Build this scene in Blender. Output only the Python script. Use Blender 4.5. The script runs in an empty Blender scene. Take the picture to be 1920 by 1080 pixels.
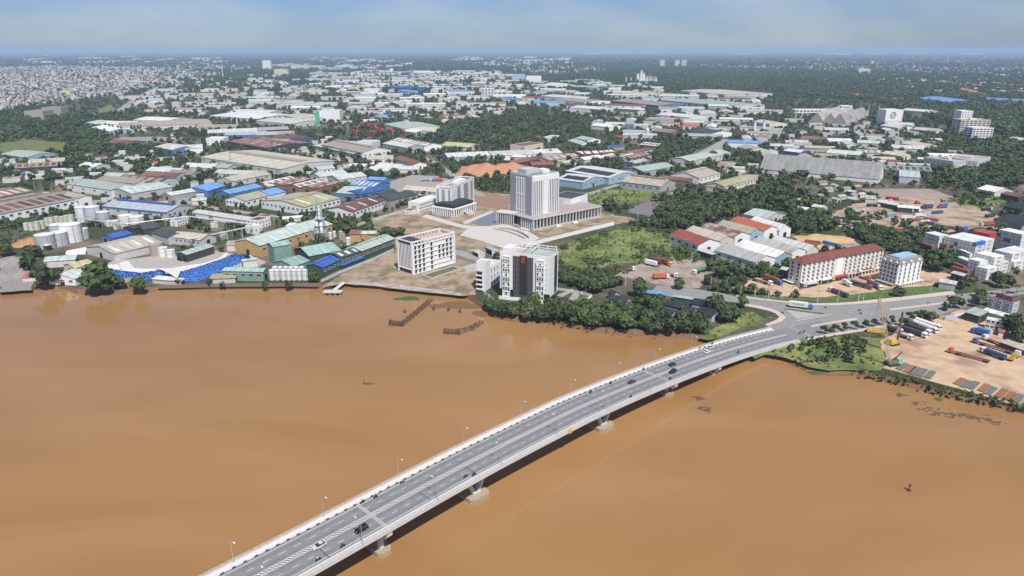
import bpy, bmesh, math, random
from mathutils import Vector, Matrix
from mathutils.geometry import tessellate_polygon
R = math.radians
rnd = random.Random(7)
SC = bpy.context.scene
COL = SC.collection

# ------------------------------------------------------------------ camera, sky, sun, exposure
EYE_Z = 150.0                      # drone height above the quay level
FOC = 1307.0                       # focal length in photograph pixels (1920 wide)
PITCH = math.atan((540 - 93) / FOC)
cam_d = bpy.data.cameras.new('camera')
cam_d.sensor_width = 36.0
cam_d.lens = 36.0 * FOC / 1920
cam_d.clip_start = 1.0
cam_d.clip_end = 200000.0
cam = bpy.data.objects.new('camera', cam_d)
COL.objects.link(cam)
cam.location = (0, 0, EYE_Z)
cam.rotation_euler = (R(90) - PITCH, 0, 0)
SC.camera = cam

SUN_AZ, SUN_EL = R(20), R(55)      # azimuth to the right of straight behind the camera
sun_dir = Vector((math.sin(SUN_AZ) * math.cos(SUN_EL), -math.cos(SUN_AZ) * math.cos(SUN_EL), math.sin(SUN_EL)))
wd = bpy.data.worlds.new('World')
SC.world = wd
wd.use_nodes = True
nt = wd.node_tree
nt.nodes.clear()
sky = nt.nodes.new('ShaderNodeTexSky')
sky.sky_type = 'NISHITA'
sky.sun_disc = False
sky.sun_elevation = SUN_EL
sky.sun_rotation = R(180) - SUN_AZ
sky.altitude = 100
sky.air_density = 1.0
sky.dust_density = 0.3
sky.ozone_density = 6.0
tc = nt.nodes.new('ShaderNodeTexCoord')
mp = nt.nodes.new('ShaderNodeMapping')
mp.inputs['Scale'].default_value = (2.2, 2.2, 9.0)
cn = nt.nodes.new('ShaderNodeTexNoise')
cn.inputs['Scale'].default_value = 2.0
cn.inputs['Detail'].default_value = 5.0
cn.inputs['Roughness'].default_value = 0.55
cr = nt.nodes.new('ShaderNodeValToRGB')
cr.color_ramp.elements[0].position = 0.40
cr.color_ramp.elements[0].color = (0, 0, 0, 1)
cr.color_ramp.elements[1].position = 0.74
cr.color_ramp.elements[1].color = (0.40, 0.40, 0.40, 1)
cm = nt.nodes.new('ShaderNodeMixRGB')
cm.inputs['Color2'].default_value = (9.0, 9.2, 9.6, 1)
tint = nt.nodes.new('ShaderNodeMixRGB')
tint.blend_type = 'MULTIPLY'
tint.inputs['Fac'].default_value = 1.0
tint.inputs['Color2'].default_value = (0.715, 0.82, 1.10, 1)
bg = nt.nodes.new('ShaderNodeBackground')
bg.inputs['Strength'].default_value = 0.074
wo = nt.nodes.new('ShaderNodeOutputWorld')
nt.links.new(tc.outputs['Generated'], mp.inputs['Vector'])
nt.links.new(mp.outputs['Vector'], cn.inputs['Vector'])
nt.links.new(cn.outputs['Fac'], cr.inputs['Fac'])
nt.links.new(cr.outputs['Color'], cm.inputs['Fac'])
nt.links.new(sky.outputs['Color'], tint.inputs['Color1'])
nt.links.new(tint.outputs['Color'], cm.inputs['Color1'])
nt.links.new(cm.outputs['Color'], bg.inputs['Color'])
nt.links.new(bg.outputs['Background'], wo.inputs['Surface'])

sun_d = bpy.data.lights.new('sun', 'SUN')
sun_d.energy = 5.0
sun_d.angle = R(0.53)
sun_d.color = (1.0, 0.95, 0.88)
sun = bpy.data.objects.new('sun', sun_d)
COL.objects.link(sun)
sun.rotation_euler = sun_dir.to_track_quat('Z', 'Y').to_euler()
SC.view_settings.view_transform = 'Standard'
SC.view_settings.look = 'None'
SC.view_settings.exposure = 0.13
SC.view_settings.gamma = 1.0
SC.cycles.max_bounces = 6
SC.cycles.diffuse_bounces = 3
SC.cycles.glossy_bounces = 2
SC.cycles.transparent_max_bounces = 6
SC.cycles.volume_bounces = 1
SC.cycles.use_denoising = True

# ------------------------------------------------------------------ helpers
CP, SP = math.cos(PITCH), math.sin(PITCH)
def at(x, y, z=0.0):
    """where the ground (or the level z) is that the photograph shows at (x, y)"""
    u = (x - 960) / FOC
    v = (y - 540) / FOC
    t = (z - EYE_Z) / (-SP - v * CP)
    return Vector((u * t, (CP - v * SP) * t, z))
def shown(p):
    d = p[1] * CP - (p[2] - EYE_Z) * SP
    return (960 + FOC * p[0] / d, 540 - FOC * (p[1] * SP + (p[2] - EYE_Z) * CP) / d)
# crops of the photograph that the measurements were read from: origin and magnification
CROP = {'1': (0, 60, 4), '2': (480, 60, 4), '3': (960, 60, 4), '4': (1440, 60, 4), '5': (0, 310, 4), '6': (480, 310, 4),
        '7': (960, 310, 4), '8': (1440, 310, 4), 'a': (0, 300, 6), 'b': (320, 300, 6), 'c': (640, 240, 6), 'd': (1060, 240, 6),
        'e': (1240, 360, 6), 'g': (1600, 360, 6), 'h': (1440, 440, 6), 'k': (1600, 500, 6), 'm': (700, 300, 4),
        'n': (0, 80, 6), 'o': (320, 80, 6), 'p': (640, 80, 6), 'q': (1360, 500, 6.75), 'r': (720, 410, 9), 's': (890, 450, 7.716), 'w': (0, 0, 1)}
def px(c, X, Y):
    x0, y0, k = CROP[c]
    return (x0 + X / k, y0 + Y / k)
def pt(c, X, Y, z=0.0):
    return at(*px(c, X, Y), z)

class MB:
    def __init__(s):
        s.v = []; s.f = []; s.m = []
    def poly(s, pts, mi=0):
        n = len(s.v); s.v += [tuple(p) for p in pts]; s.f.append(tuple(range(n, n + len(pts)))); s.m.append(mi); return s
    def box(s, x0, x1, y0, y1, z0, z1, mi=0):
        n = len(s.v)
        s.v += [(x0, y0, z0), (x1, y0, z0), (x1, y1, z0), (x0, y1, z0), (x0, y0, z1), (x1, y0, z1), (x1, y1, z1), (x0, y1, z1)]
        for q in ((0, 3, 2, 1), (4, 5, 6, 7), (0, 1, 5, 4), (1, 2, 6, 5), (2, 3, 7, 6), (3, 0, 4, 7)):
            s.f.append(tuple(n + i for i in q)); s.m.append(mi)
        return s
    def bar(s, a, b, w, h=None, mi=0):
        a = Vector(a); b = Vector(b); h = h or w
        d = (b - a).normalized()
        up = Vector((0, 0, 1)) if abs(d.z) < .95 else Vector((0, 1, 0))
        x = d.cross(up).normalized(); y = x.cross(d)
        n = len(s.v)
        for p in (a, b):
            for i, j in ((-1, -1), (1, -1), (1, 1), (-1, 1)):
                s.v.append(tuple(p + x * (i * w / 2) + y * (j * h / 2)))
        for q in ((0, 1, 2, 3), (7, 6, 5, 4), (0, 4, 5, 1), (1, 5, 6, 2), (2, 6, 7, 3), (3, 7, 4, 0)):
            s.f.append(tuple(n + i for i in q)); s.m.append(mi)
        return s
    def tube(s, a, b, r0, r1=None, k=8, cap=True, mi=0):
        a = Vector(a); b = Vector(b); r1 = r0 if r1 is None else r1
        d = (b - a).normalized()
        up = Vector((0, 0, 1)) if abs(d.z) < .95 else Vector((1, 0, 0))
        x = d.cross(up).normalized(); y = d.cross(x)
        n = len(s.v)
        for p, r in ((a, r0), (b, r1)):
            for i in range(k):
                t = 2 * math.pi * i / k
                s.v.append(tuple(p + x * (r * math.cos(t)) + y * (r * math.sin(t))))
        for i in range(k):
            j = (i + 1) % k
            s.f.append((n + i, n + k + i, n + k + j, n + j)); s.m.append(mi)
        if cap:
            s.f.append(tuple(n + i for i in range(k))); s.m.append(mi)
            s.f.append(tuple(n + k + k - 1 - i for i in range(k))); s.m.append(mi)
        return s
    def dome(s, c, r, h, k=12, rings=3, mi=0):
        c = Vector(c); prev = None
        for j in range(rings + 1):
            t = j / rings * math.pi / 2
            n = len(s.v)
            if j == rings:
                s.v.append(tuple(c + Vector((0, 0, h))))
                for i in range(k):
                    s.f.append((prev + i, prev + (i + 1) % k, n)); s.m.append(mi)
            else:
                for i in range(k):
                    a = 2 * math.pi * i / k
                    s.v.append((c.x + r * math.cos(t) * math.cos(a), c.y + r * math.cos(t) * math.sin(a), c.z + h * math.sin(t)))
                if prev is not None:
                    for i in range(k):
                        i2 = (i + 1) % k
                        s.f.append((prev + i, prev + i2, n + i2, n + i)); s.m.append(mi)
            prev = n
        return s
    def loft(s, rows, closed=False, mi=0):
        n0 = len(s.v); k = len(rows[0])
        for r in rows: s.v += [tuple(p) for p in r]
        for i in range(len(rows) - 1):
            for j in range(k if closed else k - 1):
                j2 = (j + 1) % k
                s.f.append((n0 + i * k + j, n0 + (i + 1) * k + j, n0 + (i + 1) * k + j2, n0 + i * k + j2)); s.m.append(mi)
        return s
    def mesh(s, name, mats, smooth=False):
        me = bpy.data.meshes.new(name)
        me.from_pydata(s.v, [], s.f)
        for m in (mats if isinstance(mats, (list, tuple)) else [mats]): me.materials.append(m)
        if any(s.m): me.polygons.foreach_set('material_index', s.m)
        if smooth: me.polygons.foreach_set('use_smooth', [True] * len(me.polygons))
        me.update()
        return me
    def build(s, name, mats, parent=None, loc=None, rz=0, smooth=False):
        return put(name, s.mesh(name, mats, smooth), parent, loc, rz)

def put(name, me, parent=None, loc=None, rz=0):
    o = bpy.data.objects.new(name, me)
    COL.objects.link(o)
    if parent is not None: o.parent = parent
    if loc is not None: o.location = loc
    if rz: o.rotation_euler = (0, 0, rz)
    return o
def tag(o, label, cat, group=None):
    o['label'] = label; o['category'] = cat
    if group: o['group'] = group
    return o
def thing(name, label, cat, loc=(0, 0, 0), rz=0, group=None):
    return tag(put(name, None, None, loc, rz), label, cat, group)
def kind(o, k):
    o['kind'] = k
    return o
def clone(o, loc, rz, label=None, group=None, scale=None):
    c = o.copy(); COL.objects.link(c); c.location = loc; c.rotation_euler = (0, 0, rz)
    if label: c['label'] = label
    if group: c['group'] = group
    if scale: c.scale = scale
    for ch in o.children:
        d = ch.copy(); COL.objects.link(d); d.parent = c
        for g in ch.children:
            e = g.copy(); COL.objects.link(e); e.parent = d
    return c

# ------------------------------------------------------------------ materials
MATS = {}
def M(name, col, rough=.7, var=.18, scale=.15, streak=0.0, rand=.1, spec=.3, fine=0.0, metal=0.0, col2=None, lo=.42, hi=.6, bump=0.0, bscale=1.0):
    if name in MATS: return MATS[name]
    m = bpy.data.materials.new(name); m.use_nodes = True
    t = m.node_tree; N = t.nodes; L = t.links
    b = N['Principled BSDF']
    b.inputs['Roughness'].default_value = rough
    b.inputs['Specular IOR Level'].default_value = spec
    b.inputs['Metallic'].default_value = metal
    tcd = N.new('ShaderNodeTexCoord')
    nz = N.new('ShaderNodeTexNoise'); nz.inputs['Scale'].default_value = scale; nz.inputs['Detail'].default_value = 6
    L.new(tcd.outputs['Object'], nz.inputs['Vector'])
    cur = None
    if col2:
        ramp = N.new('ShaderNodeValToRGB')
        ramp.color_ramp.elements[0].position = lo; ramp.color_ramp.elements[0].color = (*col, 1)
        ramp.color_ramp.elements[1].position = hi; ramp.color_ramp.elements[1].color = (*col2, 1)
        L.new(nz.outputs['Fac'], ramp.inputs['Fac'])
        cur = ramp.outputs['Color']
    def mul(prev, valsock, a0, a1):
        mr = N.new('ShaderNodeMapRange'); mr.inputs['From Min'].default_value = .25; mr.inputs['From Max'].default_value = .75
        mr.inputs['To Min'].default_value = a0; mr.inputs['To Max'].default_value = a1
        L.new(valsock, mr.inputs['Value'])
        mx = N.new('ShaderNodeMixRGB'); mx.blend_type = 'MULTIPLY'; mx.inputs['Fac'].default_value = 1
        if prev is None: mx.inputs['Color1'].default_value = (*col, 1)
        else: L.new(prev, mx.inputs['Color1'])
        L.new(mr.outputs['Result'], mx.inputs['Color2'])
        return mx.outputs['Color']
    n2 = N.new('ShaderNodeTexNoise'); n2.inputs['Scale'].default_value = scale * 3.7; n2.inputs['Detail'].default_value = 5
    L.new(tcd.outputs['Object'], n2.inputs['Vector'])
    cur = mul(cur, n2.outputs['Fac'], 1 - var, 1 + var)
    if streak:
        mpn = N.new('ShaderNodeMapping'); mpn.inputs['Scale'].default_value = (.9, .03, .03)
        L.new(tcd.outputs['Object'], mpn.inputs['Vector'])
        ns = N.new('ShaderNodeTexNoise'); ns.inputs['Scale'].default_value = 1.0; ns.inputs['Detail'].default_value = 4
        L.new(mpn.outputs['Vector'], ns.inputs['Vector'])
        cur = mul(cur, ns.outputs['Fac'], 1 - streak, 1 + streak)
    if fine:
        nf = N.new('ShaderNodeTexNoise'); nf.inputs['Scale'].default_value = 2.2; nf.inputs['Detail'].default_value = 3
        L.new(tcd.outputs['Object'], nf.inputs['Vector'])
        cur = mul(cur, nf.outputs['Fac'], 1 - fine, 1 + fine)
    if rand:
        oi = N.new('ShaderNodeObjectInfo')
        mr = N.new('ShaderNodeMapRange'); mr.inputs['To Min'].default_value = 1 - rand; mr.inputs['To Max'].default_value = 1 + rand
        L.new(oi.outputs['Random'], mr.inputs['Value'])
        mx = N.new('ShaderNodeMixRGB'); mx.blend_type = 'MULTIPLY'; mx.inputs['Fac'].default_value = 1
        L.new(cur, mx.inputs['Color1']); L.new(mr.outputs['Result'], mx.inputs['Color2'])
        cur = mx.outputs['Color']
    L.new(cur, b.inputs['Base Color'])
    if bump:
        nb = N.new('ShaderNodeTexNoise'); nb.inputs['Scale'].default_value = bscale; nb.inputs['Detail'].default_value = 4
        L.new(tcd.outputs['Object'], nb.inputs['Vector'])
        bp = N.new('ShaderNodeBump'); bp.inputs['Strength'].default_value = bump; bp.inputs['Distance'].default_value = .3
        L.new(nb.outputs['Fac'], bp.inputs['Height']); L.new(bp.outputs['Normal'], b.inputs['Normal'])
    MATS[name] = m
    return m
def roof_mat(n, c, **k):
    k.setdefault('streak', .26); k.setdefault('var', .2); k.setdefault('rough', .6); k.setdefault('scale', .06); k.setdefault('rand', .2)
    return M('roof_' + n, c, **k)
ROOF = {
    'white': roof_mat('white', (.56, .56, .54)), 'mint': roof_mat('mint', (.36, .43, .39)), 'pale': roof_mat('pale', (.43, .45, .43)),
    'beige': roof_mat('beige', (.42, .39, .31)), 'tan': roof_mat('tan', (.30, .26, .215)), 'grey': roof_mat('grey', (.27, .27, .26)),
    'rust': roof_mat('rust', (.20, .10, .075), streak=.3, col2=(.12, .07, .06)), 'red': roof_mat('red', (.22, .07, .055)),
    'orange': roof_mat('orange', (.44, .13, .07)), 'olive': roof_mat('olive', (.38, .36, .19), col2=(.46, .44, .32), lo=.55, hi=.7),
    'blue': roof_mat('blue', (.12, .26, .48)), 'deepblue': roof_mat('deepblue', (.045, .11, .36)), 'green': roof_mat('green', (.25, .37, .33)),
    'dark': roof_mat('dark', (.055, .065, .065)), 'black': roof_mat('black', (.03, .033, .04)), 'steel': roof_mat('steel', (.40, .43, .49)),
    'patch': roof_mat('patch', (.17, .09, .08), col2=(.42, .33, .28), scale=.12, lo=.45, hi=.62), 'darkgreen': roof_mat('darkgreen', (.06, .09, .07)),
    'stained': roof_mat('stained', (.39, .38, .36), col2=(.27, .21, .17), scale=.05, lo=.5, hi=.66)}
WALL = {
    'white': M('wall_white', (.74, .74, .73), var=.08, rand=.06), 'grey': M('wall_grey', (.36, .37, .37)), 'cream': M('wall_cream', (.62, .58, .46)),
    'blue': M('wall_blue', (.09, .19, .36)), 'lightblue': M('wall_lightblue', (.28, .40, .53)), 'green': M('wall_green', (.20, .30, .27)),
    'darkgreen': M('wall_darkgreen', (.05, .09, .07)), 'ochre': M('wall_ochre', (.45, .30, .13)), 'dark': M('wall_dark', (.06, .06, .06)),
    'brick': M('wall_brick', (.24, .14, .10)), 'steel': M('wall_steel', (.40, .44, .48)), 'offwhite': M('wall_offwhite', (.52, .52, .50), var=.15),
    'concrete': M('wall_concrete', (.33, .32, .30), var=.2), 'deepblue': M('wall_deepblue', (.04, .13, .45)), 'yellow': M('wall_yellow', (.62, .55, .28))}
GLASS = M('window_glass', (.035, .042, .052), rough=.18, spec=.5, var=.3, scale=.6, rand=.4)
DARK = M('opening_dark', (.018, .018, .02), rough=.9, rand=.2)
CONC = M('concrete', (.42, .41, .39), var=.12, scale=.3, fine=.06)
CONCW = M('concrete_pale', (.55, .54, .51), var=.1, scale=.3, fine=.06)
PAINT_W = M('paint_white', (.78, .78, .77), var=.06, rand=.04)
STEEL = M('galvanised_steel', (.45, .46, .47), rough=.45, metal=.3)
RUBBER = M('rubber', (.02, .02, .02), rough=.9)
CHASSIS = M('chassis_dark', (.05, .045, .042), rough=.8, var=.3, scale=2)

# ------------------------------------------------------------------ occupied ground, so that fill-in buildings and trees keep clear
OCC = set()
def mark(cx, cy, rz, L, W, m=1.0):
    c, s = math.cos(rz), math.sin(rz); g = 3.0
    a, b = L / 2 + m, W / 2 + m
    nx, ny = max(1, int(2 * a / 2.5)), max(1, int(2 * b / 2.5))
    for i in range(nx + 1):
        for j in range(ny + 1):
            u = -a + 2 * a * i / nx; v = -b + 2 * b * j / ny
            OCC.add((int((cx + u * c - v * s) // g), int((cy + u * s + v * c) // g)))
def is_free(cx, cy, rz=0, L=0, W=0):
    c, s = math.cos(rz), math.sin(rz); g = 3.0
    nx, ny = max(1, int(L / 6)), max(1, int(W / 6))
    for i in range(nx + 1):
        for j in range(ny + 1):
            u = -L / 2 + L * i / nx; v = -W / 2 + W * j / ny
            if (int((cx + u * c - v * s) // g), int((cy + u * s + v * c) // g)) in OCC: return False
    return True
def inside(p, poly):
    x, y = p[0], p[1]; r = False; j = len(poly) - 1
    for i in range(len(poly)):
        xi, yi = poly[i][0], poly[i][1]; xj, yj = poly[j][0], poly[j][1]
        if (yi > y) != (yj > y) and x < (xj - xi) * (y - yi) / (yj - yi) + xi: r = not r
        j = i
    return r
KEEP = []                           # yards, roads and open fields, as polygons on the ground
SHEET_N = [0]
def sheet(name, pix, z, mat, keep=True, kind_='structure', world=None):
    SHEET_N[0] += 1; z += .004 * SHEET_N[0]
    ps = world or [at(x, y, z) for x, y in pix]
    if not any(w in name for w in ('plaza', 'pool', 'walk', 'road', 'island', 'planting')):   # earth and grass have ragged edges
        out = []
        for i, p in enumerate(ps):
            q = ps[(i + 1) % len(ps)]; L_ = (q - p).length; n = min(40, int(L_ / 5)); nn = Vector((-(q - p).y, (q - p).x, 0)).normalized(); out.append(p)
            for k in range(1, n): out.append(p.lerp(q, k / n) + nn * rnd.uniform(-1.6, 1.6) * min(1.5, p.y / 500))
        ps = out
    tri = tessellate_polygon([[Vector((p[0], p[1], 0)) for p in ps]])
    b = MB(); b.v = [(p[0], p[1], z) for p in ps]
    for t in tri:
        a, c, d = (Vector(b.v[i]) for i in t)
        t = tuple(t) if (c - a).cross(d - a).z > 0 else tuple(reversed(t))
        b.f.append(t); b.m.append(0)
    o = b.build(name, mat)
    kind(o, kind_)
    if keep: KEEP.append(ps)
    return o
def ribbon(name, pts, w, z, mat, keep=True, z1=None):
    SHEET_N[0] += 1; z += .004 * SHEET_N[0]
    pts = [Vector((p[0], p[1], 0)) for p in pts]
    l, r = [], []
    for i, p in enumerate(pts):
        d = (pts[min(i + 1, len(pts) - 1)] - pts[max(i - 1, 0)]).normalized()
        n = Vector((-d.y, d.x, 0)) * (w / 2)
        l.append(p + n); r.append(p - n)
    ps = l + r[::-1]
    b = MB()
    for i in range(len(pts) - 1):
        b.poly([(r[i].x, r[i].y, z), (r[i + 1].x, r[i + 1].y, z), (l[i + 1].x, l[i + 1].y, z), (l[i].x, l[i].y, z)])
    o = kind(b.build(name, mat), 'structure')
    if keep: KEEP.append(ps)
    return o
def open_ground(x, y):
    return any(inside((x, y), k) for k in KEEP)

# ------------------------------------------------------------------ river, land, fields and yards
WATER_Z = -2.5
def water_mat():
    m = bpy.data.materials.new('river_water'); m.use_nodes = True
    t = m.node_tree; N = t.nodes; L = t.links; b = N['Principled BSDF']
    b.inputs['Roughness'].default_value = .16; b.inputs['IOR'].default_value = 1.33; b.inputs['Specular IOR Level'].default_value = .5
    tcd = N.new('ShaderNodeTexCoord')
    mp1 = N.new('ShaderNodeMapping'); mp1.inputs['Rotation'].default_value = (0, 0, R(-28)); mp1.inputs['Scale'].default_value = (.006, .016, 1)
    L.new(tcd.outputs['Object'], mp1.inputs['Vector'])
    n1 = N.new('ShaderNodeTexNoise'); n1.inputs['Scale'].default_value = 1; n1.inputs['Detail'].default_value = 5; n1.inputs['Distortion'].default_value = 1.2
    L.new(mp1.outputs['Vector'], n1.inputs['Vector'])
    rp = N.new('ShaderNodeValToRGB')
    e = rp.color_ramp.elements
    e[0].position = .32; e[0].color = (.278, .149, .053, 1); e[1].position = .68; e[1].color = (.326, .182, .075, 1)
    L.new(n1.outputs['Fac'], rp.inputs['Fac']); L.new(rp.outputs['Color'], b.inputs['Base Color'])
    mp2 = N.new('ShaderNodeMapping'); mp2.inputs['Rotation'].default_value = (0, 0, R(-20)); mp2.inputs['Scale'].default_value = (.25, .6, 1)
    L.new(tcd.outputs['Object'], mp2.inputs['Vector'])
    n2 = N.new('ShaderNodeTexNoise'); n2.inputs['Scale'].default_value = 1; n2.inputs['Detail'].default_value = 4
    L.new(mp2.outputs['Vector'], n2.inputs['Vector'])
    bp = N.new('ShaderNodeBump'); bp.inputs['Strength'].default_value = .07; bp.inputs['Distance'].default_value = .25
    L.new(n2.outputs['Fac'], bp.inputs['Height']); L.new(bp.outputs['Normal'], b.inputs['Normal'])
    n3 = N.new('ShaderNodeTexNoise'); n3.inputs['Scale'].default_value = .02; n3.inputs['Detail'].default_value = 3
    L.new(tcd.outputs['Object'], n3.inputs['Vector'])
    mr = N.new('ShaderNodeMapRange'); mr.inputs['From Min'].default_value = .35; mr.inputs['From Max'].default_value = .65
    mr.inputs['To Min'].default_value = .08; mr.inputs['To Max'].default_value = .16
    L.new(n3.outputs['Fac'], mr.inputs['Value']); L.new(mr.outputs['Result'], b.inputs['Roughness'])
    return m
b = MB(); b.poly([(-9000, -3000, WATER_Z), (9000, -3000, WATER_Z), (9000, 620, WATER_Z), (-9000, 620, WATER_Z)])
kind(b.build('river', water_mat()), 'structure')

SHORE = [(-2600, 640), (-1500, 605), (-700, 575), (-300, 560), (-100, 553), (0, 551), (58, 549), (66, 543), (112, 541), (145, 551), (235, 552), (300, 546),
         (420, 543), (540, 542), (598, 541), (612, 533), (650, 536), (700, 541), (780, 551), (850, 559), (866, 557), (880, 563), (905, 580), (928, 598),
         (960, 604), (1010, 607), (1050, 611), (1100, 622), (1150, 628), (1230, 633), (1290, 637), (1340, 643), (1385, 654), (1420, 668), (1468, 676),
         (1510, 697), (1555, 706), (1600, 703), (1660, 716), (1740, 736), (1830, 757), (1920, 778), (2050, 810), (2300, 872), (2900, 1010), (4200, 1300)]
def land_mat():
    m = bpy.data.materials.new('land'); m.use_nodes = True
    t = m.node_tree; N = t.nodes; L = t.links; b = N['Principled BSDF']
    b.inputs['Roughness'].default_value = .95; b.inputs['Specular IOR Level'].default_value = .1
    tcd = N.new('ShaderNodeTexCoord')
    n1 = N.new('ShaderNodeTexNoise'); n1.inputs['Scale'].default_value = .012; n1.inputs['Detail'].default_value = 9; n1.inputs['Roughness'].default_value = .62
    L.new(tcd.outputs['Object'], n1.inputs['Vector'])
    rp = N.new('ShaderNodeValToRGB'); e = rp.color_ramp.elements
    e[0].position = .38; e[0].color = (.040, .058, .026, 1); e[1].position = .66; e[1].color = (.22, .17, .13, 1)
    k = e.new(.48); k.color = (.055, .070, .032, 1); k = e.new(.55); k.color = (.12, .105, .08, 1)
    L.new(n1.outputs['Fac'], rp.inputs['Fac'])
    n2 = N.new('ShaderNodeTexNoise'); n2.inputs['Scale'].default_value = .35; n2.inputs['Detail'].default_value = 5
    L.new(tcd.outputs['Object'], n2.inputs['Vector'])
    mr = N.new('ShaderNodeMapRange'); mr.inputs['From Min'].default_value = .3; mr.inputs['From Max'].default_value = .7
    mr.inputs['To Min'].default_value = .7; mr.inputs['To Max'].default_value = 1.3
    L.new(n2.outputs['Fac'], mr.inputs['Value'])
    mx = N.new('ShaderNodeMixRGB'); mx.blend_type = 'MULTIPLY'; mx.inputs['Fac'].default_value = 1
    L.new(rp.outputs['Color'], mx.inputs['Color1']); L.new(mr.outputs['Result'], mx.inputs['Color2'])
    # the far plain is woodland and fields with pale towns: a broader pattern that belongs to the land beyond three kilometres
    n3 = N.new('ShaderNodeTexNoise'); n3.inputs['Scale'].default_value = .0016; n3.inputs['Detail'].default_value = 8; n3.inputs['Roughness'].default_value = .6
    L.new(tcd.outputs['Object'], n3.inputs['Vector'])
    r3 = N.new('ShaderNodeValToRGB'); e = r3.color_ramp.elements
    e[0].position = .40; e[0].color = (.022, .036, .018, 1); e[1].position = .72; e[1].color = (.15, .14, .11, 1)
    k = e.new(.58); k.color = (.040, .056, .028, 1)
    L.new(n3.outputs['Fac'], r3.inputs['Fac'])
    sx = N.new('ShaderNodeSeparateXYZ'); L.new(tcd.outputs['Object'], sx.inputs['Vector'])
    m3 = N.new('ShaderNodeMapRange'); m3.inputs['From Min'].default_value = 1500; m3.inputs['From Max'].default_value = 3500
    L.new(sx.outputs['Y'], m3.inputs['Value'])
    mx2 = N.new('ShaderNodeMixRGB')
    L.new(m3.outputs['Result'], mx2.inputs['Fac']); L.new(mx.outputs['Color'], mx2.inputs['Color1']); L.new(r3.outputs['Color'], mx2.inputs['Color2'])
    L.new(mx2.outputs['Color'], b.inputs['Base Color'])
    return m
MUD = M('river_mud', (.17, .095, .05), var=.35, scale=.5, rand=0, rough=.8, fine=.2)
S0 = [at(x, y, WATER_Z) for x, y in SHORE]
SHORE_W = []
for i, p in enumerate(S0):          # finer, slightly ragged shoreline
    SHORE_W.append(p)
    if i < len(S0) - 1:
        n = int((S0[i + 1] - p).length / 7)
        if n < 60:
            for k in range(1, n):
                q = p.lerp(S0[i + 1], k / n); q.y += rnd.uniform(-.7, .7); SHORE_W.append(q)
b = MB()
rings = []
top = []
for i, p in enumerate(SHORE_W):
    d = Vector((p.x, p.y, 0)).normalized()
    q = p + d * rnd.uniform(2.6, 4.2); q.z = 0
    rings.append([p - d * 3 + Vector((0, 0, -1.4)), p, q])
    top.append(q)
b.loft(rings, mi=1)
for rad in (0,):
    rows = []
    for q in top:
        d = Vector((q.x, q.y, 0)).normalized(); l = Vector((q.x, q.y, 0)).length
        row = [q]
        for s in (900, 2500, 8000, 25000, 90000):
            row.append(d * max(l * 1.02 + s * .05, s))
        rows.append(row)
    b.loft(rows)
b.f = [tuple(reversed(f)) if False else f for f in b.f]
land = kind(b.build('land', [land_mat(), MUD]), 'structure')
# the surfaces laid over the land
DIRT = M('bare_earth', (.33, .25, .18), var=.3, scale=.07, rand=0, rough=.95, fine=.2, col2=(.17, .15, .085), lo=.45, hi=.62)
SAND = M('sandy_earth', (.50, .36, .235), var=.18, scale=.05, rand=0, rough=.95, fine=.12, col2=(.29, .19, .13), lo=.50, hi=.66)
YARD = M('gravel_yard', (.33, .27, .23), var=.2, scale=.08, rand=0, rough=.95, fine=.15, col2=(.22, .17, .14), lo=.46, hi=.66)
GRASS = M('meadow_grass', (.105, .145, .042), var=.35, scale=.05, rand=0, rough=.95, fine=.25, col2=(.19, .21, .07), lo=.42, hi=.60)
LAWN = M('lawn_grass', (.08, .14, .035), var=.25, scale=.12, rand=0, rough=.95, fine=.2)
ASPH = M('asphalt', (.245, .242, .238), var=.12, scale=.07, rand=0, rough=.85, fine=.08)
ROADC = M('worn_road', (.30, .285, .265), var=.12, scale=.08, rand=0, rough=.9, fine=.08)
PAVE = M('plaza_paving', (.50, .48, .45), var=.1, scale=.2, rand=0, rough=.8, fine=.08)
FOOT = M('footway_paving', (.52, .43, .38), var=.12, scale=.3, rand=0, rough=.85, fine=.1)
POND = M('pond_water', (.20, .17, .13), var=.1, scale=.05, rand=0, rough=.12, spec=.5)
POOLW = M('fountain_pool', (.16, .18, .185), var=.15, scale=.1, rand=0, rough=.2, spec=.5)
REDEARTH = M('red_earth', (.46, .23, .13), var=.15, scale=.06, rand=0, rough=.95, fine=.1)
W = lambda *q: [(q[i], q[i + 1]) for i in range(0, len(q), 2)]
sheet('building_site_earth', W(603,538, 640,514, 690,492, 742,468, 738,446, 790,432, 862,436, 872,478, 906,500, 893,552, 868,555, 782,546, 700,536, 650,532), .02, DIRT)
sheet('quay_walk', W(646,532, 662,527, 760,535, 862,549, 866,555, 780,545, 700,536), .05, M('weathered_concrete', (.40, .37, .33), var=.25, scale=.2, rand=0, fine=.15, col2=(.24, .22, .15), lo=.5, hi=.68))
sheet('civic_site_earth', W(690,418, 760,392, 832,366, 900,360, 958,364, 962,395, 1130,398, 1200,412, 1140,424, 940,474, 862,472, 800,446, 720,436), .02, DIRT)
sheet('civic_plaza', W(862,441, 884,424, 918,424, 948,420, 990,434, 1012,446, 992,458, 940,464, 905,452), .05, PAVE)
sheet('fountain_pool', W(875,416, 922,398, 948,402, 934,418, 905,424), .06, POOLW)
sheet('pool_walk', W(866,417, 921,395, 927,397, 874,420), .08, PAVE)
sheet('pool_walk', W(800,402, 862,420, 896,426, 890,431, 855,425, 790,406), .05, PAVE)
sheet('meadow', W(1018,474, 1060,456, 1150,432, 1190,424, 1245,436, 1300,474, 1310,494, 1260,492, 1170,494, 1110,512, 1060,516, 1045,500), .02, GRASS, keep=False)
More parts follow.
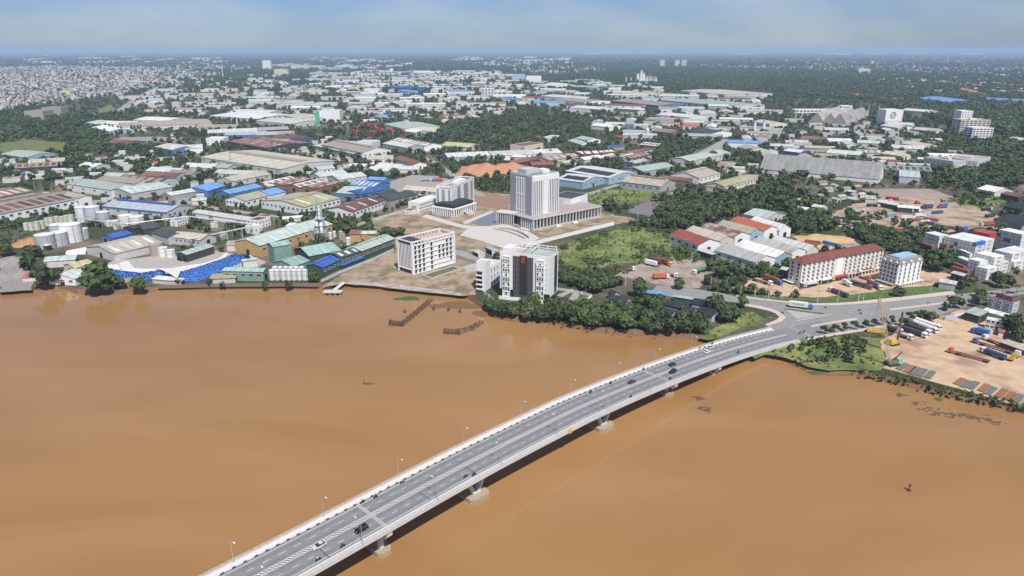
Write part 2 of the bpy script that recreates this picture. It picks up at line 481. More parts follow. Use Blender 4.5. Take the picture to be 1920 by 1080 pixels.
sheet('meadow', W(1080,376, 1120,356, 1230,352, 1275,350, 1296,354, 1240,368, 1200,376, 1160,384, 1110,384), .02, GRASS)
sheet('meadow', W(0,290, 0,268, 60,262, 125,268, 140,280, 80,290), .02, M('dry_grass', (.13,.15,.05), var=.2, scale=.02, rand=0, rough=.95))
sheet('meadow', W(165,216, 205,196, 222,206, 215,212, 180,216), .02, GRASS)
sheet('meadow', W(1760,378, 1850,352, 1900,372, 1850,392, 1790,386), .02, GRASS)
sheet('truck_yard', W(1150,516, 1190,498, 1240,488, 1300,484, 1345,492, 1340,512, 1312,540, 1260,538, 1200,525), .03, YARD)
sheet('settling_pond', W(1176,398, 1200,382, 1228,378, 1262,380, 1250,393, 1232,402, 1218,416, 1205,416, 1214,404), .05, POND)
sheet('haulage_yard', W(1545,420, 1570,395, 1620,376, 1700,366, 1780,372, 1800,384, 1840,392, 1890,410, 1880,432, 1840,426, 1780,436, 1735,432, 1690,436, 1620,434), .03, M('trampled_earth', (.40, .31, .23), var=.25, scale=.06, rand=0, rough=.95, fine=.15, col2=(.24, .18, .13), lo=.46, hi=.62))
sheet('sand_yard', W(1480,452, 1530,438, 1600,446, 1610,462, 1560,468, 1500,466), .03, SAND)
sheet('hotel_yard', W(1372,540, 1420,520, 1480,528, 1500,544, 1650,506, 1640,488, 1670,484, 1740,505, 1800,520, 1720,540, 1640,551, 1560,558, 1470,556, 1420,549), .03, SAND)
sheet('construction_yard', W(1655,690, 1662,668, 1650,640, 1690,618, 1760,596, 1800,580, 1850,590, 1925,640, 2060,690, 2060,800, 1925,766, 1820,735, 1720,707), .03, SAND)
sheet('riverside_lawn', W(1430,664, 1470,648, 1512,634, 1600,630, 1655,634, 1662,672, 1652,694, 1602,694, 1555,695, 1515,688, 1474,671), .02, GRASS, keep=False)
sheet('embankment_grass', W(1310,634, 1350,606, 1380,592, 1412,584, 1438,598, 1428,606, 1375,620, 1330,638), .02, GRASS, keep=False)
sheet('roadside_lawn', W(1062,572, 1080,558, 1108,552, 1098,566, 1084,578), .03, LAWN)
sheet('verge', W(1380,556, 1390,551, 1440,554, 1520,560, 1600,552, 1700,538, 1780,536, 1792,545, 1660,558, 1560,566, 1470,562), .04, LAWN)
sheet('sand_yard', W(820,372, 870,354, 920,362, 958,372, 952,396, 910,388), .03, M('dug_earth', (.26,.17,.12), var=.25, scale=.06, rand=0, rough=.95))
sheet('factory_yard', W(720,345, 770,328, 820,330, 850,338, 836,350, 800,358, 740,360), .03, ROADC)
sheet('storage_yard', W(165,512, 210,490, 330,476, 400,470, 470,478, 500,492, 470,506, 300,516), .03, M('works_concrete', (.36,.34,.32), var=.15, scale=.1, rand=0, rough=.9))
sheet('gravel_heap_yard', W(0,548, 0,500, 40,492, 62,516, 60,544), .03, M('grey_gravel', (.25,.23,.21), var=.2, scale=.1, rand=0, rough=.95))
# roads
def pline(*q): return [at(x, y) for x, y in W(*q)]
ribbon('factory_road', pline(785,292, 806,300, 828,314, 846,326, 858,337, 880,352, 905,368), 9, .05, ROADC)
ribbon('access_road', pline(640,462, 700,438, 760,408, 800,392, 840,376), 6, .04, DIRT)
ribbon('site_road', pline(855,472, 900,487, 935,497, 960,505), 10, .06, ROADC)
ribbon('villa_drive', pline(1048,556, 1072,545, 1080,553, 1066,572, 1050,582), 5, .05, ROADC)
ribbon('lane', pline(1068,371, 1110,362, 1160,346), 8, .05, ROADC)
ribbon('lane', pline(1250,369, 1270,360, 1296,353), 8, .05, ROADC)
ribbon('lane', pline(1290,440, 1320,428, 1380,412, 1440,400), 6, .05, ROADC)
ribbon('district_road', pline(1270,312, 1310,296, 1345,276, 1370,262), 26, .05, ROADC)
ribbon('highway', pline(960,182, 1040,203, 1120,219, 1250,228, 1420,232), 30, .05, ROADC)
ribbon('highway', pline(220,212, 250,190, 280,172, 310,158, 325,150), 24, .05, ROADC)
ribbon('yard_road', pline(320,372, 410,392, 500,404, 560,410), 8, .05, ROADC)
ribbon('lane', pline(300,398, 330,384, 350,372), 8, .05, ROADC)
# the junction at the bridge head and the road along the bank
JZ = .0
sheet('main_road', W(1216,552, 1232,535, 1300,541, 1350,549, 1384,556, 1420,562, 1466,567, 1520,573, 1562,573, 1600,571, 1668,566, 1792,552, 1858,545, 1925,536, 2200,505,
      2240,520, 1925,551, 1850,562, 1806,576, 1762,592, 1700,604, 1640,612, 1575,622, 1510,633, 1470,644, 1440,652, 1415,632, 1440,612, 1466,603, 1474,596, 1464,587, 1448,580, 1424,574, 1390,568, 1300,560), JZ, ASPH)
# ------------------------------------------------------------------ the bridge
CTRL = [(-150, 87), (-108.6, 124.2), (-87.6, 144.6), (-66.6, 165.7), (-45.1, 187.6), (-31.2, 202.0), (-15, 218.3), (1, 233.6), (31.3, 261.8), (54.1, 282.6), (76.8, 302.8),
        (100, 322.3), (120, 337.5), (140, 350.5), (160, 361), (185, 372.5), (215, 383)]
def catmull(P, n):
    out = []
    for i in range(1, len(P) - 2):
        a, b_, c, d = (Vector((*P[j], 0)) for j in (i - 1, i, i + 1, i + 2))
        for k in range(n):
            t = k / n
            out.append(.5 * ((2 * b_) + (c - a) * t + (2 * a - 5 * b_ + 4 * c - d) * t * t + (3 * b_ - a - 3 * c + d) * t ** 3))
    return out
_c = catmull(CTRL, 12)
ARC = [0.0]
for i in range(1, len(_c)): ARC.append(ARC[-1] + (_c[i] - _c[i - 1]).length)
def deck_z(y):
    if y < 255: return 9.0
    if y > 362: return .27
    t = (y - 255) / (362 - 255)
    return 9.0 - 8.73 * (t * t * (3 - 2 * t) * .5 + t * .5)
def br(s, off=0.0, dz=0.0):
    s = max(0, min(s, ARC[-1] - .01))
    lo, hi = 0, len(ARC) - 1
    while hi - lo > 1:
        m = (lo + hi) // 2
        if ARC[m] <= s: lo = m
        else: hi = m
    t = (s - ARC[lo]) / (ARC[hi] - ARC[lo])
    p = _c[lo].lerp(_c[hi], t)
    d = (_c[min(hi + 1, len(_c) - 1)] - _c[max(lo - 1, 0)]).normalized()
    return Vector((p.x + d.y * off, p.y - d.x * off, deck_z(p.y) + dz)), math.atan2(d.y, d.x)
def station(p):
    best = (1e9, 0)
    for i, q in enumerate(_c):
        d = (q.x - p[0]) ** 2 + (q.y - p[1]) ** 2
        if d < best[0]: best = (d, ARC[i])
    return best[1]
S_END = station((152, 356))         # the abutment
bridge = thing('road_bridge', 'long pale concrete road bridge curving over the brown river', 'bridge')
def sweep(name, prof, mat, s0=0, s1=None, step=3.0, parent=bridge, closed=True):
    s1 = s1 or S_END
    n = max(1, int((s1 - s0) / step)); rows = []
    for i in range(n + 1):
        s = s0 + (s1 - s0) * i / n
        rows.append([br(s, o, z)[0] for o, z in prof])
    b = MB().loft(rows, closed=closed)
    if closed:
        b.poly(rows[0]); b.poly(rows[-1][::-1])
    return b.build(name, mat, parent)
DECKA = M('deck_asphalt', (.205, .208, .217), var=.10, scale=.09, rand=0, rough=.8, fine=.07)
DECKA2 = M('road_wear', (.175, .177, .183), var=.12, scale=.09, rand=0, rough=.8, fine=.07)
LINE = M('road_paint', (.62, .62, .61), var=.14, rand=.08, scale=.5)
PINK = M('median_paint', (.62, .47, .45), var=.12, rand=0, scale=.4)
GIRD = M('girder_concrete', (.52, .52, .50), var=.10, rand=0, scale=.2, fine=.05)
RAILM = M('rail_paint', (.50, .50, .50), var=.1, rand=0)
sweep('road_surface', [(-8.1, 0), (-8.1, -.3), (8.1, -.3), (8.1, 0)], DECKA)
for o0, o1 in ((-2.6, -1.3), (-6.2, -5.2), (1.3, 2.5), (5.2, 6.3)):
    sweep('wheel_track', [(o0, .012), (o1, .012)], DECKA2, closed=False)
sweep('girder', [(-9.6, -.35), (9.6, -.35), (9.6, -.7), (8.6, -1.0), (7.4, -2.7), (-7.4, -2.7), (-8.6, -1.0), (-9.6, -.7)], GIRD)  # underside widened beyond the box shape to deepen shade on the water below
for sg in (-1, 1):
    q = lambda a, z: (a * sg, z)
    sweep('footpath', [q(8.1, -.3), q(8.1, .22), q(9.9, .24), q(9.9, -.3)], CONCW)
    sweep('edge_beam', [q(9.9, -.85), q(9.9, .62), q(10.3, .62), q(10.3, -.85)], GIRD)
    b = MB()                        # posts and the two rails
    n = int(S_END / 2.0)
    for i in range(n + 1):
        p, r = br(i * 2.0, 10.1 * sg, 0)
        b.box(p.x - .09, p.x + .09, p.y - .09, p.y + .09, p.z + .6, p.z + 1.45)
    kind(b.build('railing_post', RAILM, bridge), 'stuff')
    for z in (1.0, 1.42):
        sweep('handrail', [q(10.04, z), q(10.16, z), q(10.16, z + .1), q(10.04, z + .1)], RAILM)
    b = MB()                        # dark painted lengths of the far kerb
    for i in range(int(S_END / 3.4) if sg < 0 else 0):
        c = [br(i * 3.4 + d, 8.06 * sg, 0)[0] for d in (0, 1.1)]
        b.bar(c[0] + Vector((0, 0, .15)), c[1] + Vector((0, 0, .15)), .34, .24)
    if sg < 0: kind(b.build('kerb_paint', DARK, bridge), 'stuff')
    sweep('edge_line', [q(6.95, .016), q(7.13, .016)], LINE, closed=False, s1=S_END)
    sweep('median_line', [q(.78, .018), q(.98, .018)], PINK, closed=False)
    for i in range(int(S_END / 5.0)):
        a, b_ = i * 5.0, i * 5.0 + 2.1
        b = MB().poly([br(a, 4.02 * sg - .09, .016)[0], br(b_, 4.02 * sg - .09, .016)[0], br(b_, 4.02 * sg + .09, .016)[0], br(a, 4.02 * sg + .09, .016)[0]][::-1])
        b.build('lane_dash', LINE, bridge)
b = MB()
s = 2.0
S_HATCH = station((62, 290))
while s < S_END:                    # slanted hatching between the two median lines
    b.poly([br(s, -.74, .02)[0], br(s + .95, .74, .02)[0], br(s + 1.3, .74, .02)[0], br(s + .35, -.74, .02)[0]])
    s += 1.1 if s < S_HATCH else 1.0
kind(b.build('median_hatching', LINE, bridge), 'stuff')
for c in (at(696, 966, 9), at(1245, 699, 9), at(1494, 614, 2)):
    s = station(c)
    for d0, d1, m in ((-.55, -.08, CONC), (.08, .55, CONC), (-.08, .08, DARK)):
        MB().loft([[br(s + d0, o, .026)[0] for o in (-8, 8)], [br(s + d1, o, .026)[0] for o in (-8, 8)]]).build('expansion_joint', m, bridge)
for c in ((598, 1025), (795, 928), (880, 880), (1035, 800), (1108, 765)):
    s = station(at(*c, 9))
    MB().loft([[br(s, 1.2, .024)[0], br(s, 7.9, .024)[0]], [br(s + .22, 1.2, .024)[0], br(s + .22, 7.9, .024)[0]]]).build('deck_joint', DARK, bridge)
# piers
CAPM = M('pile_cap_concrete', (.36, .30, .21), var=.2, rand=0, scale=.4, fine=.1)
def pier(c, shape):
    s = station(c)
    p, r = br(s)
    z = p.z - 2.7
    root = put('pier', None, bridge, (p.x, p.y, 0), r)
    pc = MB()
    L_, W_ = (9.0, 8.2) if shape == 'V' else (5.4, 7.6)
    prof = [(-L_ / 2, -W_ + 1.6), (-L_ / 2 + 1.2, -W_), (L_ / 2 - 1.2, -W_), (L_ / 2, -W_ + 1.6), (L_ / 2, W_ - 1.6), (L_ / 2 - 1.2, W_), (-L_ / 2 + 1.2, W_), (-L_ / 2, W_ - 1.6)]
    pc.loft([[(x, y, WATER_Z - 1.5) for x, y in prof], [(x, y, WATER_Z + 1.7) for x, y in prof]], closed=True)
    pc.poly([(x, y, WATER_Z + 1.7) for x, y in prof])
    pc.build('pile_cap', CAPM, root)
    if shape == 'V':
        for y in (-4.6, 4.6):
            for sg in (-1, 1):
                MB().bar((sg * .9, y, WATER_Z + 1.7), (sg * 4.4, y, z + .15), 1.6, 1.3).build('inclined_leg', GIRD, root)
            MB().box(-1.5, 1.5, y - 1.0, y + 1.0, WATER_Z + 1.7, WATER_Z + 2.4).build('leg_foot', GIRD, root)
    else:
        MB().box(-1.1, 1.1, -8.6, 8.6, z - 1.2, z).build('crosshead', GIRD, root)
        MB().box(-1.0, 1.0, -9.8, -7.2, z, z + 1.6).build('crosshead_end', GIRD, root)
        for y in (-4.2, 4.2):
            MB().tube((0, y, WATER_Z + 1.7), (0, y, z - 1.2), 1.1, k=12).build('column', GIRD, root, smooth=False)
for c, sh in ((at(690, 1006, 0), 'I'), (at(884, 913, 0), 'V'), (at(1130, 788, 0), 'V'), (at(1248, 728, 0), 'I'), (at(1340, 690, 0), 'I'), (at(480, 1130, 0), 'V')):
    pier(c, sh)
ab = [br(S_END, o, -.3)[0] for o in (-10.2, 10.2)]
MB().loft([[ab[0], (ab[0].x, ab[0].y, -1)], [ab[1], (ab[1].x, ab[1].y, -1)]]).build('abutment', GIRD, bridge)
# the embankment ramp between the bank and the abutment, and the land-side carriageway with its median
def strip_world(name, offs, s0, s1, dz, mat, base=None, par=None):
    rows = []
    n = int((s1 - s0) / 4) + 1
    for i in range(n + 1):
        s = s0 + (s1 - s0) * i / n
        rows.append([br(s, o, dz)[0] for o in offs])
    return MB().loft(rows).build(name, mat, par)
S_MAX = ARC[-1]
kind(strip_world('approach_road', (-8.1, 8.1), S_END, S_MAX, .0, DECKA), 'structure')
e = MB()
for sg in (-1, 1):
    rows = []
    for i in range(13):
        s = S_END - 40 + (S_MAX - S_END + 38) * i / 12
        p = br(s, 9.7 * sg, -.5)[0]; q = br(s, (10 + max(p.z, 0) * 1.3) * sg, 0)[0]; q.z = .0
        rows.append([p, q])
    e.loft(rows)
kind(e.build('embankment', GRASS), 'structure')
KEEP.append([br(s_, -12)[0] for s_ in range(0, int(S_MAX), 8)] + [br(s_, 12)[0] for s_ in range(int(S_MAX), 0, -8)])
PT = lambda *q: [at(x, y) for x, y in W(*q)]
def kerbed(name, pix, z, h, mat):
    """a raised footway or island: top plus kerb faces"""
    ps = [at(x, y) for x, y in pix]
    tri = tessellate_polygon([[Vector((p.x, p.y, 0)) for p in ps]])
    b = MB(); n = len(ps)
    b.v = [(p.x, p.y, z + h) for p in ps] + [(p.x, p.y, z) for p in ps]
    for t in tri:
        a_, c_, d_ = (Vector(b.v[i]) for i in t)
        b.f.append(tuple(t) if (c_ - a_).cross(d_ - a_).z > 0 else tuple(reversed(t))); b.m.append(0)
    for i in range(n):
        j = (i + 1) % n
        b.f.append((i, j, n + j, n + i)); b.m.append(0)
    KEEP.append(ps)
    return kind(b.build(name, mat), 'structure')
kerbed('footway', W(1380,556, 1420,562, 1466,567, 1520,573, 1562,573, 1600,571, 1668,566, 1792,552, 1786,546, 1700,556, 1640,562, 1597,567, 1558,569, 1517,569, 1464,564, 1419,559, 1382,553), .1, .15, FOOT)
kerbed('footway', W(1390,568, 1424,574, 1448,580, 1464,587, 1474,596, 1466,603, 1440,612, 1434,609, 1456,600, 1461,595, 1454,588, 1440,583, 1418,578, 1388,572), .1, .15, FOOT)
kerbed('footway', W(1512,634, 1575,623, 1640,613, 1700,605, 1700,609, 1640,617.5, 1575,628, 1514,638), .1, .15, FOOT)
kerbed('median', W(1520,611, 1600,597, 1607,598, 1607,600, 1560,606.5, 1522,614), .1, .2, FOOT)
kerbed('median', W(1667,580, 1740,571, 1806,562, 1806,564.5, 1740,574, 1669,582.5), .1, .2, FOOT)
kerbed('median', W(1812,561, 1860,553, 1925,544, 1925,546, 1862,555, 1814,563), .1, .2, LAWN)
kerbed('traffic_island', W(1470,580, 1488,579, 1546,588, 1540,590.5, 1496,598, 1491,597), .1, .18, M('island_concrete', (.36,.36,.34), rand=0))
sheet('island_planting', W(1468,579.4, 1484,578.6, 1546,587.2, 1541,589, 1500,583.6, 1482,581), .34, LAWN)
# give-way chevrons and lane arrows painted beside the island
for i in range(15):
    x = 1494 + i * 4.4; y = 602.5 - i * .86
    MB().poly([at(x, y, .25), at(x + 1.6, y - .3, .25), at(x + 2.2, y - 2.6, .25), at(x + .6, y - 2.3, .25)]).build('chevron_stripe', LINE, kind(put('chevron_paint', None), 'structure') if i == 0 else bpy.data.objects['chevron_paint'])

# ------------------------------------------------------------------ street lamps
LAMP = {}
def lamp(loc, rz, label, group, h=7.8, arm=2.4):
    o = thing('street_lamp', label, 'street lamp', loc, rz, group)
    key = (h, arm)
    if key not in LAMP:
        LAMP[key] = (MB().tube((0, 0, 0), (0, 0, h), .13, .07, k=6).mesh('lamp_pole', STEEL), MB().bar((-.7, 0, h - .25), (0, 0, h - .02), .08).bar((0, 0, h - .05), (arm, 0, h + .45), .09).mesh('lamp_arm', STEEL),
                     MB().box(arm - .1, arm + .75, -.16, .16, h + .40, h + .55).mesh('lamp_head', PAINT_W), MB().box(-.25, .25, -.25, .25, 0, .35).mesh('lamp_base', CONC))
    for n, me in zip(('pole', 'arm', 'lamp_head', 'base'), LAMP[key]): put(n, me, o)
    return o
s_l = station((-80.8, 167.3))
ORD = ['nearest', 'second', 'third', 'fourth', 'fifth', 'sixth', 'seventh', 'eighth', 'ninth', 'tenth', 'eleventh', 'twelfth', 'thirteenth', 'fourteenth', 'fifteenth', 'sixteenth', 'seventeenth', 'eighteenth', 'nineteenth', 'twentieth', 'twenty-first', 'twenty-second', 'twenty-third', 'twenty-fourth', 'twenty-fifth', 'twenty-sixth', 'twenty-seventh', 'twenty-eighth', 'twenty-ninth', 'thirtieth']
k = 0
while True:
    s = s_l + k * 29.6
    if s > S_END - 4: break
    p, r = br(s, -10.1, .3)
    lamp(p, r - math.pi / 2, f'{ORD[k]} street lamp along the far bridge railing, counted from the near end', 'lamps along the far bridge railing')
    p, r = br(s + 1, 10.1, .3)
    lamp(p, r + math.pi / 2, f'{ORD[k]} street lamp along the near railing of the bridge, counted from the near end', 'lamps along the near bridge railing')
    k += 1
for i, (x, y) in enumerate(W(1463,594, 1434,572, 1449,573, 1482,578)):
    lamp(at(x, y, .2), 1.2, f'{ORD[i]} street lamp round the junction, counted from the kerb bend', 'lamps at the junction', 10.5, 2.2)

# ------------------------------------------------------------------ people and vehicles
def rider_mesh(name, mats, pose='ride'):
    me = bpy.data.meshes.new(name)
    bm = bmesh.new()
    bm.verts.layers.skin.verify(); rad = []
    def V(x, y, z, r):
        v = bm.verts.new((x, y, z)); rad.append(r); return v
    pel = V(-.05, 0, .88, .16); ch = V(.05, 0, 1.28, .18); nk = V(.08, 0, 1.46, .07); hd = V(.12, 0, 1.62, .125); tp = V(.12, 0, 1.72, .10)
    bm.edges.new((pel, ch)); bm.edges.new((ch, nk)); bm.edges.new((nk, hd)); bm.edges.new((hd, tp))
    for sg in (-1, 1):
        sh = V(.05, .2 * sg, 1.36, .075); el = V(.22, .27 * sg, 1.12, .055); wr = V(.48, .24 * sg, 1.06, .045); hn = V(.56, .23 * sg, 1.05, .04)
        hp = V(.02, .12 * sg, .86, .11); kn = V(.42, .17 * sg, .78, .085); an = V(.30, .17 * sg, .38, .055); ft = V(.46, .17 * sg, .33, .045)
        for a, c in ((ch, sh), (sh, el), (el, wr), (wr, hn), (pel, hp), (hp, kn), (kn, an), (an, ft)): bm.edges.new((a, c))
    bm.to_mesh(me); bm.free()
    for i, r in enumerate(rad): me.skin_vertices[0].data[i].radius = (r, r); me.skin_vertices[0].data[i].use_root = i == 0
    o = bpy.data.objects.new(name, me); COL.objects.link(o)
    o.modifiers.new('skin', 'SKIN'); o.modifiers.new('sub', 'SUBSURF').levels = 1
    dg = bpy.context.evaluated_depsgraph_get()
    out = bpy.data.meshes.new_from_object(o.evaluated_get(dg))
    bpy.data.objects.remove(o)
    out.materials.clear()
    for m in mats: out.materials.append(m)
    idx = []
    for p in out.polygons:
        c = p.center
        idx.append(2 if c.z > 1.5 else (0 if c.z > .92 else 1))
    out.polygons.foreach_set('material_index', idx)
    return out
TROUS = M('trousers_dark', (.04, .045, .06)); HELM = M('helmet', (.10, .05, .05), rough=.3, rand=.5)
SHIRT = {n: M('shirt_' + n, c, rand=0) for n, c in (('black', (.025, .025, .03)), ('white', (.65, .65, .63)), ('red', (.45, .03, .04)), ('grey', (.2, .21, .22)), ('blue', (.05, .1, .3)))}
RIDER = {n: rider_mesh('rider', [m, TROUS, HELM]) for n, m in SHIRT.items()}
BIKEB = M('scooter_paint', (.05, .05, .06), rough=.3, rand=.5)
BIKE = [('body', MB().box(-.75, .15, -.14, .14, .48, .74).box(.15, .5, -.1, .1, .28, .42).box(.42, .62, -.16, .16, .35, .98).mesh('scooter_body', BIKEB)),
        ('handlebar', MB().bar((.55, -.33, 1.03), (.55, .33, 1.03), .06).bar((.5, 0, .9), (.68, 0, .35), .07).mesh('scooter_handlebar', CHASSIS)),
        ('wheel', MB().tube((.72, -.05, .29), (.72, .05, .29), .29, k=10).mesh('scooter_wheel', RUBBER)),
        ('wheel', MB().tube((-.58, -.06, .29), (-.58, .06, .29), .29, k=10).mesh('scooter_wheel_rear', RUBBER)),
        ('seat', MB().box(-.7, .05, -.13, .13, .74, .80).mesh('scooter_seat', RUBBER))]
def scooter(p, rz, shirt, where):
    o = thing('motorcycle', 'motor scooter ridden ' + where, 'motorcycle', p, rz, 'motor scooters on the road')
    for n, me in BIKE: put(n, me, o)
    r = tag(put('person', RIDER[shirt], None, p, rz), f'rider in {shirt} top on the scooter {where}', 'person', 'scooter riders')
PAINT = {n: M('car_paint_' + n, c, rough=.25, spec=.6, var=.03, rand=0) for n, c in (('black', (.012, .012, .014)), ('white', (.75, .75, .74)), ('silver', (.5, .5, .5)), ('darkgrey', (.05, .052, .056)),
         ('red', (.5, .05, .04)), ('blue', (.06, .16, .48)), ('yellow', (.7, .42, .03)), ('orange', (.62, .15, .05)), ('green', (.03, .28, .10)), ('cream', (.62, .6, .52)), ('brown', (.22, .09, .06)), ('teal', (.10,.36,.32)),
         ('purple', (.16, .07, .09)), ('rust', (.30, .09, .06)), ('navy', (.03, .06, .16)), ('pinkgrey', (.42, .27, .25)))}
CARP = {}
WHEEL = MB().tube((0, -.12, 0), (0, .12, 0), .34, k=12).mesh('tyre', RUBBER)
HUB = MB().tube((0, -.125, 0), (0, .125, 0), .19, k=8).mesh('hub', STEEL)
def car(p, rz, col, label, suv=False):
    o = thing('car', label, 'car', p, rz, 'cars on the bridge')
    if (col, suv) not in CARP:
        h = .18 if suv else 0
        b = MB()
        def sec(x, w, z0, z1): return [(x, -w, z0), (x, -w - .02, (z0 + z1) / 2), (x, -w * .94, z1), (x, w * .94, z1), (x, w + .02, (z0 + z1) / 2), (x, w, z0)]
        secs = [sec(-2.25, .76, .42, .86), sec(-2.1, .88, .28, 1.0 + h), sec(-1.2, .9, .25, 1.02 + h), sec(.9, .9, .25, .98 + h), sec(1.9, .86, .28, .84 + h), sec(2.25, .7, .4, .66 + h)]
        b.loft(secs, closed=True); b.poly(secs[0][::-1]); b.poly(secs[-1])
        body = b.mesh('car_body', PAINT[col])
        c = MB(); z0 = .98 + h; z1 = 1.45 + h * 1.6
        x0, x1, x2, x3 = (-2.0, -1.75, .15, .95) if suv else (-1.85, -1.1, .15, 1.05)
        c.loft([[(x0, -.80, z0), (x0, .80, z0)], [(x1, -.66, z1 - .02), (x1, .66, z1 - .02)], [(x2, -.66, z1 - .02), (x2, .66, z1 - .02)], [(x3, -.80, z0), (x3, .80, z0)]])
        for y, w in ((-.80, -.66), (.80, .66)): c.poly([(x0, y, z0), (x1, w, z1 - .02), (x2, w, z1 - .02), (x3, y, z0)])
        gl = c.mesh('car_glasshouse', GLASS)
        rf = MB().box(x1, x2, -.665, .665, z1 - .015, z1 + .03).mesh('car_roof', PAINT[col])
        hl = MB().box(2.02, 2.2, -.72, -.42, .6 + h, .74 + h).mesh('car_headlight', PAINT_W)
        CARP[(col, suv)] = (body, gl, rf, hl)
    bd, gl, rf, hl = CARP[(col, suv)]
    put('body', bd, o); put('windows', gl, o); put('roof', rf, o); put('headlight', hl, o); put('headlight', hl, o, (0, 1.14, 0))
    for x in (-1.38, 1.4):
        for y in (-.8, .8):
            w = put('wheel', WHEEL, o, (x, y, .34)); put('rim', HUB, w)
    return o
def on_deck(x, y):
    z = 9.0
    for _ in range(20):
        q = at(x, y, z); z = .5 * z + .5 * deck_z(br(station(q))[0].y)
    s = station(q); r = br(s)[1]
    q = at(x, y, z); q.z = br(s)[0].z + .03
    return q, r
for x, y, col, suv, fwd, lab in ((678, 995, 'black', True, 0, 'black SUV in the near lane of the bridge, closest to the camera'), (599, 1026, 'silver', False, 0, 'silver hatchback beside the median at the near end of the bridge'),
        (1185, 718, 'darkgrey', False, 1, 'dark grey saloon alone in the far lanes of the bridge'), (1261, 685, 'black', False, 1, 'black saloon in the far lanes level with another black car'),
        (1261, 699, 'black', True, 0, 'black car in the near lanes at the expansion joint'), (1326, 661, 'white', False, 1, 'white saloon leading where the bridge bends'), (1333, 653, 'silver', True, 1, 'silver car just behind the white saloon on the bend')):
    p, r = on_deck(x, y); car(p, r + (math.pi if fwd == 0 else 0), col, lab, suv)
for x, y, c, fwd, w in ((597, 1051, 'white', 0, 'at the near end of the bridge, near edge'), (643, 1026, 'black', 0, 'behind the first one on the near edge'),
        (679, 944, 'red', 1, 'nearest along the far kerb'), (704, 934, 'black', 1, 'in the far lane ahead of a red rider'), (754, 906, 'white', 1, 'by the fourth far lamp'),
        (873, 895, 'grey', 0, 'above the first V pier, left of two'), (889, 892, 'black', 0, 'above the first V pier, right of two'), (1107, 737, 'black', 1, 'past the seventh far lamp'),
        (1145, 720, 'red', 1, 'behind the dark grey saloon'), (1206, 694, 'grey', 1, 'ahead of the dark grey saloon'), (1257, 712, 'black', 0, 'beside the expansion joint, near edge'),
        (1183, 746, 'black', 0, 'past the second V pier, near edge'), (1312, 655, 'grey', 1, 'beside the white saloon, left of two'), (1321, 653, 'white', 1, 'beside the white saloon, right of two'),
        (1335, 646, 'black', 1, 'ahead of the silver car'), (1384, 662, 'black', 0, 'where the bridge meets the bank')):
    p, r = on_deck(x, y); scooter(p, r + (math.pi if fwd == 0 else 0), c, w)
for x, y, rz, c, w in ((1467, 588, 2.2, 'black', 'round the kerb bend at the junction'), (1611, 583, .3, 'black', 'past the traffic island, left of two'), (1613.5, 589, .3, 'grey', 'past the traffic island, nearer of two'),
        (1803, 555, .3, 'black', 'far along the main road'), (1776, 557, .3, 'red', 'short of the median end'), (1547, 578, .3, 'black', 'beside the tip of the traffic island'),
        (1500, 625, .45, 'grey', 'coming off the bridge, left of two'), (1507, 624, .45, 'black', 'coming off the bridge, right of two')):
    scooter(at(x, y, .2) if y < 600 or x < 1 else at(x, y, 1.0), rz, c, w)
# ------------------------------------------------------------------ building helpers
def height_from(base, top_y):
    """height of something standing at the photograph point base whose top shows at row top_y"""
    p = at(*base); lo, hi = 0.0, 140.0
    for _ in range(40):
        m = (lo + hi) / 2
        if shown((p.x, p.y, m))[1] > top_y: lo = m
        else: hi = m
    return lo
def rect3(a, b_, c):
    """a-b one eave, c the far corner at b's end -> centre, angle, length, width; local -y is the a-b side"""
    d = (b_ - a); d.z = 0; L_ = d.length; d /= L_
    n = Vector((-d.y, d.x, 0)); w = (c - b_).dot(n)
    if w < 0:
        a, b_ = b_, a; d = -d; n = -n; w = -w
    ctr = (a + b_) / 2 + n * (w / 2)
    return ctr.x, ctr.y, math.atan2(d.y, d.x), L_, w
def corner3(near, right, left):
    """near, right and left corners -> centre, angle, length (near to right), width (near to left)"""
    d = right - near; d.z = 0; L_ = d.length; d /= L_
    n = Vector((-d.y, d.x, 0)); w = max(3.0, (left - near).dot(n))
    ctr = near + d * (L_ / 2) + n * (w / 2)
    return ctr.x, ctr.y, math.atan2(d.y, d.x), L_, w
SHARED = {}
def shared(key, f):
    if key not in SHARED: SHARED[key] = f()
    return SHARED[key]
def face_box(L_, W_, side, u0, u1, z0, z1, d0, d1):
    if side == 'y': return (-L_ / 2 + u0 * L_, -L_ / 2 + u1 * L_, -W_ / 2 - d1, -W_ / 2 - d0, z0, z1)
    if side == 'x': return (-L_ / 2 - d1, -L_ / 2 - d0, -W_ / 2 + u0 * W_, -W_ / 2 + u1 * W_, z0, z1)
    if side == 'X': return (L_ / 2 + d0, L_ / 2 + d1, -W_ / 2 + u0 * W_, -W_ / 2 + u1 * W_, z0, z1)
    return (-L_ / 2 + u0 * L_, -L_ / 2 + u1 * L_, W_ / 2 + d0, W_ / 2 + d1, z0, z1)
